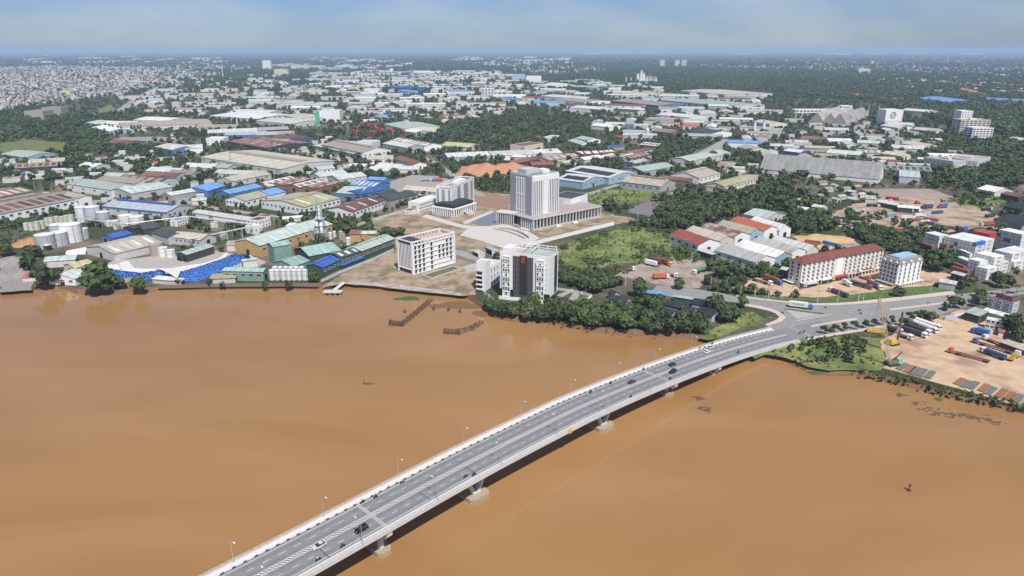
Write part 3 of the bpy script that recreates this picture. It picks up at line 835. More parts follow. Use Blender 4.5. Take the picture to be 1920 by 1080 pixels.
def window_mesh(w, h, side, frame=WALL['white']):
    def f():
        b = MB(); t = .1; d = .16
        if side in 'yY':
            s = -1 if side == 'y' else 1
            o = lambda x0, x1, z0, z1, dd, mi: b.box(x0, x1, min(0, s * dd), max(0, s * dd), z0, z1, mi)
        else:
            s = -1 if side == 'x' else 1
            o = lambda x0, x1, z0, z1, dd, mi: b.box(min(0, s * dd), max(0, s * dd), x0, x1, z0, z1, mi)
        o(-w / 2, w / 2, -h / 2, h / 2, .03, 0)
        o(-w / 2 - t, w / 2 + t, h / 2, h / 2 + t, d, 1); o(-w / 2 - t, w / 2 + t, -h / 2 - t * 1.6, -h / 2, d * 1.6, 1)
        o(-w / 2 - t, -w / 2, -h / 2, h / 2, d, 1); o(w / 2, w / 2 + t, -h / 2, h / 2, d, 1)
        if w > 1.3: o(-.04, .04, -h / 2, h / 2, .07, 1)
        return b.mesh('window', [GLASS, frame])
    return shared(('win', round(w, 1), round(h, 1), side, frame.name), f)
def window_at(root, L_, W_, side, u, z, w, h, frame=WALL['white'], name='window'):
    x0, x1, y0, y1, _, _ = face_box(L_, W_, side, u, u, 0, 1, 0, 0)
    put(name, window_mesh(w, h, side, frame), root, (x0, y0, z))
def fpart(root, L_, W_, side, u0, u1, z0, z1, d0, d1, mat, name):
    return MB().box(*face_box(L_, W_, side, u0, u1, z0, z1, d0, d1)).build(name, mat, root)

def shed(a, b_, c, h, label, roof='pale', wall='white', rise=None, vent=0, sky=0, win=0, gwin=0, door=1, name='warehouse', cat='warehouse', group=None, skym=None, lean=False, eave=.5, band=None, geo=None):
    cx, cy, rz, L_, W_ = geo or rect3(a, b_, c)
    if geo is None and cy > 900 and W_ > L_ * .75:      # far off, a reading one row out is metres deep
        cut = W_ - L_ * .75; W_ = L_ * .75; cx += math.sin(rz) * cut / 2; cy -= math.cos(rz) * cut / 2
    mark(cx, cy, rz, L_, W_)
    o = thing(name, label, cat, (cx, cy, 0), rz, group)
    r = rise if rise is not None else (min(W_ * .13, 3.4) if not lean else min(W_ * .08, 2.0))
    x, y = L_ / 2, W_ / 2
    wb = MB()
    if lean:
        za, zb = h, h + r
        wb.poly([(-x, -y, 0), (x, -y, 0), (x, -y, za), (-x, -y, za)]); wb.poly([(x, y, 0), (-x, y, 0), (-x, y, zb), (x, y, zb)])
        wb.poly([(x, -y, 0), (x, y, 0), (x, y, zb), (x, -y, za)]); wb.poly([(-x, y, 0), (-x, -y, 0), (-x, -y, za), (-x, y, zb)])
    else:
        wb.poly([(-x, -y, 0), (x, -y, 0), (x, -y, h), (-x, -y, h)]); wb.poly([(x, y, 0), (-x, y, 0), (-x, y, h), (x, y, h)])
        wb.poly([(x, -y, 0), (x, y, 0), (x, y, h), (x, 0, h + r), (x, -y, h)]); wb.poly([(-x, y, 0), (-x, -y, 0), (-x, -y, h), (-x, 0, h + r), (-x, y, h)])
    wb.build('wall', WALL[wall], o)
    rb = MB(); t = .14; e = eave; sl = r / y if not lean else r / W_
    if lean:
        lo, hi = h - e * sl + .03, h + r + e * sl + .03
        pts = [(-x - e, -y - e, lo), (x + e, -y - e, lo), (x + e, y + e, hi), (-x - e, y + e, hi)]
        rb.loft([[pts[0], pts[1], (pts[1][0], pts[1][1], lo + t), (pts[0][0], pts[0][1], lo + t)], [pts[3], pts[2], (pts[2][0], pts[2][1], hi + t), (pts[3][0], pts[3][1], hi + t)]], closed=True)
        rb.poly([(-x - e, -y - e, lo), (-x - e, -y - e, lo + t), (-x - e, y + e, hi + t), (-x - e, y + e, hi)]); rb.poly([(x + e, y + e, hi), (x + e, y + e, hi + t), (x + e, -y - e, lo + t), (x + e, -y - e, lo)])
    else:
        lo = h - e * sl + .03; top = h + r + .03
        prof = [(-y - e, lo), (0, top), (y + e, lo), (y + e, lo + t), (0, top + t), (-y - e, lo + t)]
        rb.loft([[(-x - e, p, z) for p, z in prof], [(x + e, p, z) for p, z in prof]], closed=True)
        for xx in (-x - e, x + e):
            rb.poly([(xx, *prof[0]), (xx, *prof[1]), (xx, *prof[4]), (xx, *prof[5])]); rb.poly([(xx, *prof[1]), (xx, *prof[2]), (xx, *prof[3]), (xx, *prof[4])])
    ro = rb.build('roof', ROOF[roof], o)
    slope = lambda yy: h + r * (1 - abs(yy) / y) + .03 + t if not lean else h + r * (yy + y) / W_ + .03 + t
    if vent:
        v = MB(); vw = max(1.2, W_ * .07); vl = L_ * .44
        z0 = h + r - .2; z1 = h + r + .9
        prof = [(-vw, z0), (-vw, z1), (0, z1 + .5), (vw, z1), (vw, z0)]
        v.loft([[(-vl, p, z) for p, z in prof], [(vl, p, z) for p, z in prof]]); v.poly([(-vl, p, z) for p, z in prof]); v.poly([(vl, p, z) for p, z in prof][::-1])
        v.build('ridge_vent', ROOF[vent if isinstance(vent, str) else roof], ro)
    for i in range(sky):
        u = -x + L_ * (i + .5) / sky; ww = min(1.4, L_ / sky * .3) if not skym else L_ / sky * .33
        for sg in ((-1,) if lean else (-1, 1)):
            y0, y1 = (sg * y * .18, sg * y * .85)
            MB().poly([(u - ww, y0, slope(y0) + .03), (u + ww, y0, slope(y0) + .03), (u + ww, y1, slope(y1) + .03), (u - ww, y1, slope(y1) + .03)][::(-1 if sg < 0 else 1)]).build('skylight' if not skym else 'roof_panel', ROOF[skym or 'white'], ro)
    wh = min(1.8, h * .24)
    for i in range(win):
        window_at(o, L_, W_, 'y', (i + .5) / win, h * .62, min(3.2, L_ / win * .55), wh, WALL['offwhite'])
    for i in range(gwin):
        for sd in 'xX':
            window_at(o, L_, W_, sd, (i + .5) / gwin, h * .62, min(2.6, W_ / gwin * .55), wh, WALL['offwhite'])
    for i in range(door):
        for sd in 'xX':
            fpart(o, L_, W_, sd, (i + .5) / door - 1.8 / W_, (i + .5) / door + 1.8 / W_, 0, min(4.2, h * .7), .0, .06, DARK, 'door')
    if band:
        fpart(o, L_, W_, 'y', 0.0, 1.0, h * .72, h * .92, .0, .05, WALL[band], 'wall_band')
    return o
def block(near, right, left, h, label, wall='white', roofm='grey', floors=3, n1=6, n2=4, ww=1.6, wh=1.4, name='office_building', cat='building', group=None, parapet=.9, frame='white', plant=True, geo=None):
    cx, cy, rz, L_, W_ = geo or corner3(near, right, left)
    mark(cx, cy, rz, L_, W_)
    o = thing(name, label, cat, (cx, cy, 0), rz, group)
    x, y = L_ / 2, W_ / 2
    MB().box(-x, x, -y, y, 0, h).build('wall', WALL[wall], o)
    rf = MB().box(-x + .3, x - .3, -y + .3, y - .3, h, h + .06).build('roof', ROOF[roofm], o)
    if parapet:
        p = MB()
        for q in ((-x, x, -y, -y + .3), (-x, x, y - .3, y), (-x, -x + .3, -y + .3, y - .3), (x - .3, x, -y + .3, y - .3)): p.box(*q, h, h + parapet)
        p.build('parapet', WALL[wall], o)
    if plant and L_ > 8 and W_ > 8:
        MB().box(-x * .2, x * .25, -y * .3, y * .35, h + .06, h + 2.6).build('stair_housing', WALL[wall], o)
    fh = h / floors
    for f in range(floors):
        for i in range(n1): window_at(o, L_, W_, 'y', (i + .5) / n1, fh * (f + .55), min(ww, L_ / n1 * .7), wh, WALL[frame])
        for i in range(n2): window_at(o, L_, W_, 'x', (i + .5) / n2, fh * (f + .55), min(ww, W_ / n2 * .7), wh, WALL[frame])
    return o, L_, W_

# ------------------------------------------------------------------ the seven-storey white block on the building site
c = 'r'
geo = corner3(pt(c, 490, 950), pt(c, 1210, 745), pt(c, 215, 872))
h7 = height_from(px(c, 490, 950), px(c, 490, 398)[1])
cx, cy, rz, L_, W_ = geo; mark(cx, cy, rz, L_, W_, 2)
o = thing('office_building', 'seven-storey white block with open roof frame on the riverside building site', 'building', (cx, cy, 0), rz)
hb = h7 * .885
MB().box(-L_ / 2 + .9, L_ / 2 - .9, -W_ / 2 + .9, W_ / 2 - .9, 0, hb).build('wall', WALL['white'], o)
MB().box(-L_ / 2 + 1.2, L_ / 2 - 1.2, -W_ / 2 + 1.2, W_ / 2 - 1.2, hb, hb + .08).build('roof', M('roof_screed', (.45, .32, .29), var=.2, scale=.2), o)
MB().box(-L_ / 2 + 1.5, -L_ / 2 + L_ * .27, -W_ / 2 + 1.3, W_ / 2 - 1.5, hb + .1, h7 - .5).build('roof_slab', ROOF['dark'], o)
for x0, x1, y0, y1 in ((-L_ / 2, -L_ / 2 + 1.4, -W_ / 2, -W_ / 2 + 1.4), (L_ / 2 - 1.4, L_ / 2, -W_ / 2, -W_ / 2 + 1.4), (-L_ / 2, -L_ / 2 + 1.4, W_ / 2 - 1.4, W_ / 2), (L_ / 2 - 1.4, L_ / 2, W_ / 2 - 1.4, W_ / 2)):
    MB().box(x0, x1, y0, y1, 0, h7).build('corner_pier', WALL['white'], o)
for q in ((-L_ / 2 + 1.4, L_ / 2 - 1.4, -W_ / 2, -W_ / 2 + .7), (-L_ / 2 + 1.4, L_ / 2 - 1.4, W_ / 2 - .7, W_ / 2), (-L_ / 2, -L_ / 2 + .7, -W_ / 2 + 1.4, W_ / 2 - 1.4), (L_ / 2 - .7, L_ / 2, -W_ / 2 + 1.4, W_ / 2 - 1.4)):
    MB().box(*q, h7 - .8, h7).build('roof_beam', WALL['white'], o)
for i in range(13):
    for yy in (-W_ / 2, W_ / 2 - .6):
        u = -L_ / 2 + 1.4 + (L_ - 2.8) * (i + .5) / 13
        MB().box(u - .25, u + .25, yy, yy + .6, hb, h7 - .8).build('roof_post', WALL['white'], o)
nf = 6; fh = (hb - .6) / nf
blank = {(r_, k_) for r_ in range(nf) for k_ in (3, 5)} | {(0, 7), (0, 8), (0, 9), (1, 7), (1, 8), (1, 6), (0, 6), (5, 3), (5, 6), (5, 7)}
for k_ in range(11):
    u = .045 + .91 * k_ / 10
    fpart(o, L_, W_, 'y', u - .006, u + .006, 0, hb, -.9, -.05, WALL['white'], 'facade_fin')
for f in range(nf + 1):
    fpart(o, L_, W_, 'y', .045, .955, f * fh + (.0 if f == 0 else -.12), f * fh + .26, -.9, -.25, WALL['white'], 'floor_ledge')
for f in range(nf):
    for k_ in range(10):
        if (f, k_) in blank: continue
        u = .045 + .91 * (k_ + .5) / 10
        fpart(o, L_, W_, 'y', u - .036, u + .024, f * fh + .32, f * fh + fh * .9, -.9, -.84, GLASS, 'window')
fpart(o, L_, W_, 'x', .06, .94, h7 * .14, hb, -.9, -.7, GLASS, 'curtain_glazing')
fpart(o, L_, W_, 'x', .06, .94, 0, h7 * .12, -.9, -.75, WALL['dark'], 'plinth_opening')
fpart(o, L_, W_, 'x', .06, .94, hb, h7 - .8, -.9, -.6, WALL['dark'], 'roof_screen')
fpart(o, L_, W_, 'x', .05, .95, h7 * .12, h7 * .14, -.9, -.1, WALL['white'], 'floor_ledge')
for i in range(10):
    u = .08 + .84 * i / 9
    fpart(o, L_, W_, 'x', u - .011, u + .011, h7 * .14, hb, -.7, -.3, WALL['white'], 'vertical_fin')
# a walled basin and a small site hut beside it
q = [pt(c, 650, 960), pt(c, 810, 1015), pt(c, 1290, 850), pt(c, 1170, 810)]
o = thing('lily_basin', 'shallow green rectangular basin in front of the seven-storey block', 'basin', (q[0].x, q[0].y, 0))
b = MB(); b.poly([v - q[0] + Vector((0, 0, .35)) for v in q][::1]); b.build('water', M('green_water', (.10, .12, .05), var=.2, rand=0, rough=.4), o)
b = MB()
for i in range(4): b.bar(q[i] - q[0] + Vector((0, 0, .3)), q[(i + 1) % 4] - q[0] + Vector((0, 0, .3)), .8, .7)
b.build('rim', CONC, o)
block(pt('r', 1385, 920), pt('r', 1590, 850), pt('r', 1330, 900), 3.4, 'low grey hut beside the green basin', 'offwhite', 'pale', 1, 3, 1, 1, .8, 'site_hut', 'hut', parapet=.2, plant=False)

# ------------------------------------------------------------------ the eight-storey office with the emblem
c = 's'
cx, cy, rz, L_, W_ = corner3(pt(c, 1085, 915), pt(c, 1197, 812), pt(c, 383, 800))
L_ = max(L_, 14.0); n = Vector((math.cos(rz), math.sin(rz), 0)); wdir = Vector((-math.sin(rz), math.cos(rz), 0))
ctr = pt(c, 1085, 915) + n * (L_ / 2) + wdir * (W_ / 2); cx, cy = ctr.x, ctr.y
mark(cx, cy, rz, L_, W_, 2)
h8 = height_from(px(c, 1085, 915), px(c, 1075, 262)[1])
o = thing('office_building', 'eight-storey white office with dark glass centre and red emblem by the river', 'building', (cx, cy, 0), rz)
MB().box(-L_ / 2, L_ / 2, -W_ / 2, W_ / 2, 0, h8).build('wall', WALL['white'], o)
U = lambda f: 1 - f                 # fraction from the left end of the front
def fr(a, b_, z0, z1, d0, d1, m, n_): return fpart(o, L_, W_, 'x', U(b_), U(a), z0 * h8, z1 * h8, d0, d1, m, n_)
BLK = M('black_cladding', (.02, .021, .024), rough=.35, spec=.5, rand=0)
fr(0, 1, 0, .19, 0, .12, BLK, 'plinth'); fpart(o, L_, W_, 'y', 0, 1, 0, .13 * h8, 0, .12, BLK, 'plinth')
fr(.275, .665, .02, .955, .0, .35, M('office_glass', (.10, .105, .115), rough=.25, rand=0, spec=.5, var=.3, scale=.4), 'curtain_glazing'); fr(.405, .55, .12, .985, .35, .6, M('emblem_panel', (.035, .037, .042), rough=.3, rand=0), 'glass_panel')
for i in range(9):
    u = .275 + .39 * i / 8; fr(u - .0025, u + .0025, .02, .955, .35, .5, CHASSIS, 'mullion')
for i in range(9):
    z = .02 + .935 * i / 8; fr(.275, .665, z - .002, z + .002, .35, .46, CHASSIS, 'transom')
for a, b_ in ((.07, .21), (.745, .885)):
    fr(a, b_, .03, .93, .12, 1.0, WALL['white'], 'window_bay')
    for i in range(8):
        z = .06 + .105 * i
        for k_ in range(3):
            u = a + (b_ - a) * (k_ + .5) / 3
            if (i * 3 + k_ * 2 + int(a * 10)) % 4 == 0: continue
            fr(u - .016, u + .010, z, z + .068, 1.0, 1.05, GLASS, 'window')
    for k_ in range(4):
        u = a + (b_ - a) * k_ / 3; fr(u - .004, u + .004, .03, .93, 1.0, 1.35, WALL['white'], 'bay_fin')
    for i in range(9):
        z = .03 + .9 * i / 8; fr(a, b_, z - .004, z + .004, 1.0, 1.35, WALL['white'], 'bay_ledge')
for i in range(6): fr(.915, .925, .27 + .11 * i, .30 + .11 * i, .0, .05, GLASS, 'window')
fpart(o, L_, W_, 'y', .52, .86, .15 * h8, .97 * h8, 0, .12, GLASS, 'side_glazing')
ER = M('emblem_red', (.62, .06, .02), rand=0, var=.02)
b = MB(); xo = -L_ / 2 - .75; yo = -W_ / 2 + U(.475) * W_; zc = .895 * h8
for cz, r_ in ((.9, .75), (-.35, .95)):
    for i in range(14):
        a0, a1 = 2 * math.pi * i / 14, 2 * math.pi * (i + 1) / 14
        b.bar((xo, yo + r_ * math.cos(a0), zc + cz + r_ * math.sin(a0)), (xo, yo + r_ * math.cos(a1), zc + cz + r_ * math.sin(a1)), .34)
b.box(xo - .15, xo + .15, yo - 1.5, yo + 1.5, zc - 1.75, zc - 1.3); b.box(xo - .15, xo + .15, yo - .2, yo + .2, zc - .6, zc + 1.3)
b.build('emblem', ER, o)
p = MB()
for q in ((-L_ / 2, L_ / 2, -W_ / 2, -W_ / 2 + .3), (-L_ / 2, L_ / 2, W_ / 2 - .3, W_ / 2), (-L_ / 2, -L_ / 2 + .3, -W_ / 2 + .3, W_ / 2 - .3), (L_ / 2 - .3, L_ / 2, -W_ / 2 + .3, W_ / 2 - .3)): p.box(*q, h8, h8 + .7)
p.build('parapet', WALL['white'], o)
MB().box(-L_ / 2 + 1, L_ / 2 - 1, W_ * .08, W_ / 2 - 1, h8, h8 + .1).build('roof', M('roof_terrace', (.42, .36, .34)), o)
MB().poly([(-L_ / 2 + .4, -W_ / 2 + .4, h8 + .5), (L_ / 2 - .4, -W_ / 2 + .4, h8 + .9), (L_ / 2 - .4, W_ * .06, h8 + .9), (-L_ / 2 + .4, W_ * .06, h8 + .5)]).build('roof_sheet', ROOF['mint'], o)
MB().box(-L_ / 2 + 2, L_ / 2 - 3, W_ * .30, W_ * .47, h8, h8 + 2.6).build('stair_housing', WALL['white'], o)
for i in range(5):
    yy = -W_ / 2 + 1 + W_ * .7 * i / 4
    MB().box(L_ / 2 - 1.1, L_ / 2 - .6, yy - .25, yy + .25, h8, h8 + 3.4).build('roof_post', WALL['white'], o)
for zz in (1.6, 3.2): MB().box(L_ / 2 - 1.05, L_ / 2 - .65, -W_ / 2 + 1, -W_ / 2 + 1 + W_ * .7, h8 + zz, h8 + zz + .4).build('roof_beam', WALL['white'], o)
for i in (2, 3):
    yy = -W_ / 2 + 1 + W_ * .7 * i / 4
    MB().box(-L_ / 2 + 1.5, L_ / 2 - 1.1, yy - .2, yy + .2, h8 + 2.9, h8 + 3.3).build('roof_beam', WALL['white'], o)
# its three-storey annexe
h3 = height_from(px(c, 155, 745), px(c, 155, 345)[1])
o, L_, W_ = block(pt(c, 155, 745), pt(c, 228, 690), pt(c, 15, 738), h3, 'white four-level annexe end with balconies beside the emblem office', 'white', 'pale', 4, 0, 0, name='annexe_building')
for i in range(4):
    z = h3 * (.06 + .165 * i)
    fpart(o, L_, W_, 'x', .30, 1.0, z, z + .45, 0, 1.2, WALL['white'], 'balcony'); fpart(o, L_, W_, 'x', .34, .96, z + .5, z + h3 * .15, 0, .06, GLASS, 'window')
h4 = height_from(px(c, 228, 690), px(c, 222, 405)[1])
near = pt(c, 228, 690); right = pt(c, 385, 592); d = (right - near).normalized(); left = near + Vector((-d.y, d.x, 0)) * 10
o, L_, W_ = block(near, right, left, h4, 'three-storey white wing between the annexe and the emblem office', 'white', 'pale', 3, 4, 0, 1.3, 2.6, name='office_wing')
# boundary wall of that compound
def wall_run(name, label, pts, h, w, mat, cap=None, posts=0, group=None):
    o = thing(name, label, 'wall' if 'wall' in name else 'fence', (pts[0].x, pts[0].y, pts[0].z), 0, group)
    p0 = pts[0]; L0 = 0
    for a_, b_ in zip(pts, pts[1:]):
        a_ = a_ - p0; b_ = b_ - p0
        MB().bar(a_ + Vector((0, 0, h / 2)), b_ + Vector((0, 0, h / 2)), w, h).build('wall_length' if 'wall' in name else 'panel', mat, o)
        if posts:
            n = max(1, int((b_ - a_).length / posts))
            for i in range(n):
                q = a_.lerp(b_, i / n); MB().box(q.x - .25, q.x + .25, q.y - .25, q.y + .25, 0, h + .35).build('post', WALL['white'], o)
        mid = (a_ + b_) / 2 + p0; dd = b_ - a_
        mark(mid.x, mid.y, math.atan2(dd.y, dd.x), dd.length, .5, .5)
    return o
wall_run('boundary_wall', 'white river-side wall below the emblem office', [pt('s', 350, 850), pt('s', 480, 868), pt('s', 640, 880), pt('s', 860, 925), pt('s', 1090, 965)], 2.2, .3, WALL['white'])
wall_run('compound_fence', 'white railed fence along the drive of the emblem office', [pt('7', 340, 935), pt('7', 450, 950), pt('7', 600, 985)], 1.6, .15, WALL['offwhite'], posts=6)
wall_run('compound_fence', 'short white fence climbing beside the roadside lawn', [pt('7', 545, 1030), pt('7', 600, 985)], 1.6, .2, WALL['white'], posts=4)
wall_run('compound_fence', 'white stepped fence running down to the water below the annexe', [pt('s', 150, 790), pt('s', 270, 880)], 1.8, .2, WALL['offwhite'], posts=5)
wall_run('boundary_wall', 'long white perimeter wall between the civic site and the meadow', [pt('m', 1805, 488), pt('m', 1640, 528), pt('m', 1400, 588), pt('m', 1150, 652)], 3.0, .4, WALL['white'])
wall_run('boundary_wall', 'grey wall along the lane behind the seven-storey block', [pt('m', 625, 740), pt('m', 760, 775), pt('m', 800, 785)], 2.6, .3, WALL['concrete'])
wall_run('boundary_wall', 'pale wall of the west edge of the civic site', [at(840, 366), at(760, 396), at(700, 414), at(660, 428)], 2.4, .3, WALL['offwhite'])

# ------------------------------------------------------------------ the civic centre: tower, podium, hall, offices
c = 'm'
PK = pt(c, 1200, 532); PR = pt(c, 1702, 428)
d = (PR - PK); PL = d.length; d.normalize(); nrm = Vector((-d.y, d.x, 0)); PRZ = math.atan2(d.y, d.x)
hp = height_from(px(c, 1200, 532), px(c, 1200, 442)[1])
PW = 30.0
ctr = PK + d * (PL / 2) + nrm * (PW / 2); mark(ctr.x, ctr.y, PRZ, PL, PW, 3)
def local(p): v = p - ctr; return v.dot(d), v.dot(nrm)
o = thing('civic_tower', 'tall grey and white civic tower with fins over a colonnaded podium', 'building', (ctr.x, ctr.y, 0), PRZ)
x, y = PL / 2, PW / 2
MB().box(-x + 1.5, x - 1.5, -y + 2.0, y, 1.2, hp - 1.0).build('podium_wall', GLASS, o)
MB().box(-x - .5, x + .5, -y - .5, y, 0, 1.2).build('podium_base', CONC, o)
MB().box(-x - .8, x + .8, -y - .8, y, hp - 1.0, hp).build('podium_roof', WALL['offwhite'], o)
MB().box(-x, x, -y, y - 1, hp, hp + .08).build('podium_terrace', M('pink_terrace', (.40, .33, .305), var=.2), o)
for i in range(22):
    u = -x + PL * i / 21
    MB().box(u - .45, u + .45, -y - .3, -y + 1.0, 1.2, hp - 1.0).build('colonnade_fin', WALL['offwhite'], o)
for i in range(7):
    yy = -y + PW * .55 * i / 6
    MB().box(-x - .3, -x + 1.0, yy - .35, yy + .35, 1.2, hp - 1.0).build('colonnade_fin', WALL['offwhite'], o)
MB().box(-x + .6, -x + .75, -y + 1.2, -y + PW * .55, 1.3, hp - 1.1).build('entrance_glass', M('blue_glass', (.05, .13, .17), rough=.1, spec=.6, rand=0), o)
MB().box(-x - 6, -x - .9, -y + 3, -y + PW * .45, 0, 1.0).build('entrance_steps', PAVE, o)
for u in (.3, .55): MB().poly([(-x + PL * u, -y - 4, .15), (-x + PL * u + 6, -y - 4, .15), (-x + PL * u + 6, -y - .5, 1.2), (-x + PL * u, -y - .5, 1.2)]).build('ramp', CONCW, o)
tn = pt(c, 1200, 428, hp); tx, ty = local(tn)
ht = height_from(px(c, 1175, 495), px(c, 1190, 118)[1])
t0 = local(pt(c, 1190, 128, ht))
ox, oy = t0[0], t0[1]
def reach(v, X):                    # how far along v from the near top corner the column X of the photograph lies
    lo, hi = 1.0, 90.0; base = ctr + d * ox + nrm * oy; up = shown((*(base + v * 90).xy, ht))[0] > X0
    for _ in range(40):
        m = (lo + hi) / 2; q = shown((*(base + v * m).xy, ht))[0]
        if (q < X) == up: lo = m
        else: hi = m
    return lo
X0 = px(c, 1190, 128)[0]
TL = reach(d, px(c, 1390, 70)[0]); TW = reach(nrm, px(c, 1030, 92)[0])
def tb(x0, x1, y0, y1, z0, z1, m, n_): return MB().box(ox + x0, ox + x1, oy + y0, oy + y1, z0, z1).build(n_, m, o)
GREYC = M('tower_cladding', (.29, .30, .325), var=.06, rand=0)
tb(0, TL, 0, TW, hp * .2, ht, GREYC, 'tower_wall')
tb(-.12, 0, TW * .30, TW * .72, 0, ht * .955, GLASS, 'tower_glazing')
for i in range(6):
    yy = TW * (.31 + .40 * i / 5); tb(-.7, -.12, yy - .3, yy + .3, 0, ht * .955, WALL['white'], 'tower_mullion')
for z in (.30, .62, .93): tb(-.5, -.12, TW * .30, TW * .72, ht * z, ht * z + .8, WALL['white'], 'tower_transom')
tb(-.5, 0, 0, TW * .28, 0, ht, GREYC, 'tower_pier'); tb(-.5, 0, TW * .74, TW, 0, ht, GREYC, 'tower_pier')
tb(.02 * TL, .98 * TL, -.15, 0, hp, ht * .9, GLASS, 'tower_glazing')
for i in range(15):
    u = .02 + .96 * i / 14
    if .40 < u < .60: continue
    tb(TL * u - .42, TL * u + .42, -1.1, -.15, hp, ht * .91, WALL['white'], 'tower_fin')
tb(.40 * TL, .60 * TL, -.9, -.15, hp, ht * .93, WALL['white'], 'tower_panel')
tb(0, TL, -.9, 0, ht * .91, ht, WALL['white'], 'tower_cornice')
tb(.4, TL - .4, .4, TW - .4, ht, ht + .1, ROOF['grey'], 'tower_roof')
for q in ((0, TL, 0, .4), (0, TL, TW - .4, TW), (0, .4, .4, TW - .4), (TL - .4, TL, .4, TW - .4)): tb(*q, ht, ht + 1.3, WALL['offwhite'], 'tower_parapet')
tb(TL * .15, TL * .62, TW * .45, TW * .85, ht, ht + 4.2, WALL['offwhite'], 'plant_room'); tb(TL * .66, TL * .9, TW * .3, TW * .6, ht, ht + 3, WALL['white'], 'plant_room')
for i in range(4): tb(TL * (.2 + .1 * i), TL * (.24 + .1 * i), TW * .15, TW * .3, ht, ht + 1.6, STEEL, 'rooftop_unit')
# portico on the left of the tower
pn = pt(c, 1050, 494); pl = pt(c, 922, 478); ph = height_from(px(c, 1050, 494), px(c, 1050, 402)[1])
dd = (pn - pl).normalized(); nn = Vector((-dd.y, dd.x, 0)); pc_ = (pn + pl) / 2 + nn * 5; Lp = (pn - pl).length
o = thing('portico', 'open white-columned portico left of the civic tower', 'portico', (pc_.x, pc_.y, 0), math.atan2(dd.y, dd.x)); mark(pc_.x, pc_.y, math.atan2(dd.y, dd.x), Lp, 10, 2)
MB().box(-Lp / 2 - .5, Lp / 2 + .5, -5.5, 5, ph - .9, ph).build('roof', WALL['offwhite'], o); MB().box(-Lp / 2 + 1, Lp / 2 - 1, -3.2, 4.8, .3, ph - .9).build('glazed_wall', GLASS, o)
MB().box(-Lp / 2, Lp / 2, -5, 5, 0, .3).build('base', CONC, o)
for i in range(9):
    u = -Lp / 2 + Lp * i / 8; MB().box(u - .3, u + .3, -5.2, -4.2, .3, ph - .9).build('column', WALL['offwhite'], o)
block(pt(c, 1480, 392, 3), pt(c, 1605, 350, 3), pt(c, 1390, 345, 3), hp + 5, 'white auditorium box with dark flat roof behind the podium', 'white', 'dark', 1, 0, 0, name='auditorium', plant=False, parapet=.2)
# the hall with the black roof
hn = pt(c, 607, 432); hr = pt(c, 775, 378); hl = pt(c, 430, 408)
hh = height_from(px(c, 607, 432), px(c, 610, 370)[1])
cx, cy, rz, L_, W_ = corner3(hn, hr, hl); mark(cx, cy, rz, L_, W_, 2)
o = thing('assembly_hall', 'square colonnaded hall with broad black flat roof', 'building', (cx, cy, 0), rz)
x, y = L_ / 2, W_ / 2
MB().box(-x + 2, x - 2, -y + 2, y - 2, 0, hh).build('wall', WALL['grey'], o)
MB().box(-x, x, -y, y, hh - 1.2, hh).build('cornice', WALL['white'], o)
MB().box(-x * .82, x * .82, -y * .82, y * .82, hh, hh + 1.2).build('roof_step', WALL['dark'], o)
rb_ = MB().box(-x * .86, x * .86, -y * .86, y * .86, hh + 1.2, hh + 2.6); rb_.loft([[(-x * .86, -y * .86, hh + 2.6), (-x * .86, 0, hh + 3.4), (-x * .86, y * .86, hh + 2.6)], [(x * .86, -y * .86, hh + 2.6), (x * .86, 0, hh + 3.4), (x * .86, y * .86, hh + 2.6)]])
rb_.build('roof', ROOF['black'], o)
for sd, n in (('y', 11), ('x', 11)):
    for i in range(n):
        u = (i + .03) / (n - 1) * .94 + .02; w2 = .5 / (L_ if sd == 'y' else W_)
        fpart(o, L_, W_, sd, u - w2, u + w2, 0, hh - 1.2, -.9, -.1, WALL['white'], 'column')
fpart(o, L_, W_, 'y', .06, .36, hh * .12, hh * .8, -2, -1.9, GLASS, 'window_row'); fpart(o, L_, W_, 'y', .68, .95, hh * .12, hh * .8, -2, -1.9, GLASS, 'window_row')
for i in range(3):
    u = .42 + .1 * i
    q = face_box(L_, W_, 'y', u, u + .055, 0, 0, 0, 7)
    MB().loft([[(q[0], q[2], .05), (q[1], q[2], .05)], [(q[0], -y + .5, hh * .45), (q[1], -y + .5, hh * .45)]]).build('stair', CONCW, o)
# nine-storey office behind the hall
h9 = height_from(px(c, 752, 304), px(c, 754, 126)[1])
cx, cy, rz, L_, W_ = corner3(pt(c, 585, 202, h9), pt(c, 755, 126, h9), pt(c, 485, 186, h9)); mark(cx, cy, rz, L_, W_, 2)
o = thing('office_building', 'nine-storey white office slab behind the black-roofed hall', 'building', (cx, cy, 0), rz)
MB().box(-L_ / 2, L_ / 2, -W_ / 2, W_ / 2, 0, h9 - 2.5).build('wall', WALL['white'], o)
for a0, a1 in ((.24, .37), (.52, .72), (.82, .92)): fpart(o, L_, W_, 'y', a0, a1, h9 * .12, h9 * .9, 0, .2, M('grey_louvre', (.27, .28, .29), var=.15, scale=1.0), 'louvre_panel')
for u in (.10, .17, .44, .77, .96):
    for i in range(7): window_at(o, L_, W_, 'y', u, h9 * (.2 + .1 * i), 1.2, 1.5)
for a0, a1 in ((.08, .2), (.42, .62), (.8, .92)): fpart(o, L_, W_, 'x', a0, a1, h9 * .05, h9 * .88, 0, .2, M('grey_louvre', (.27, .28, .29)), 'louvre_panel')
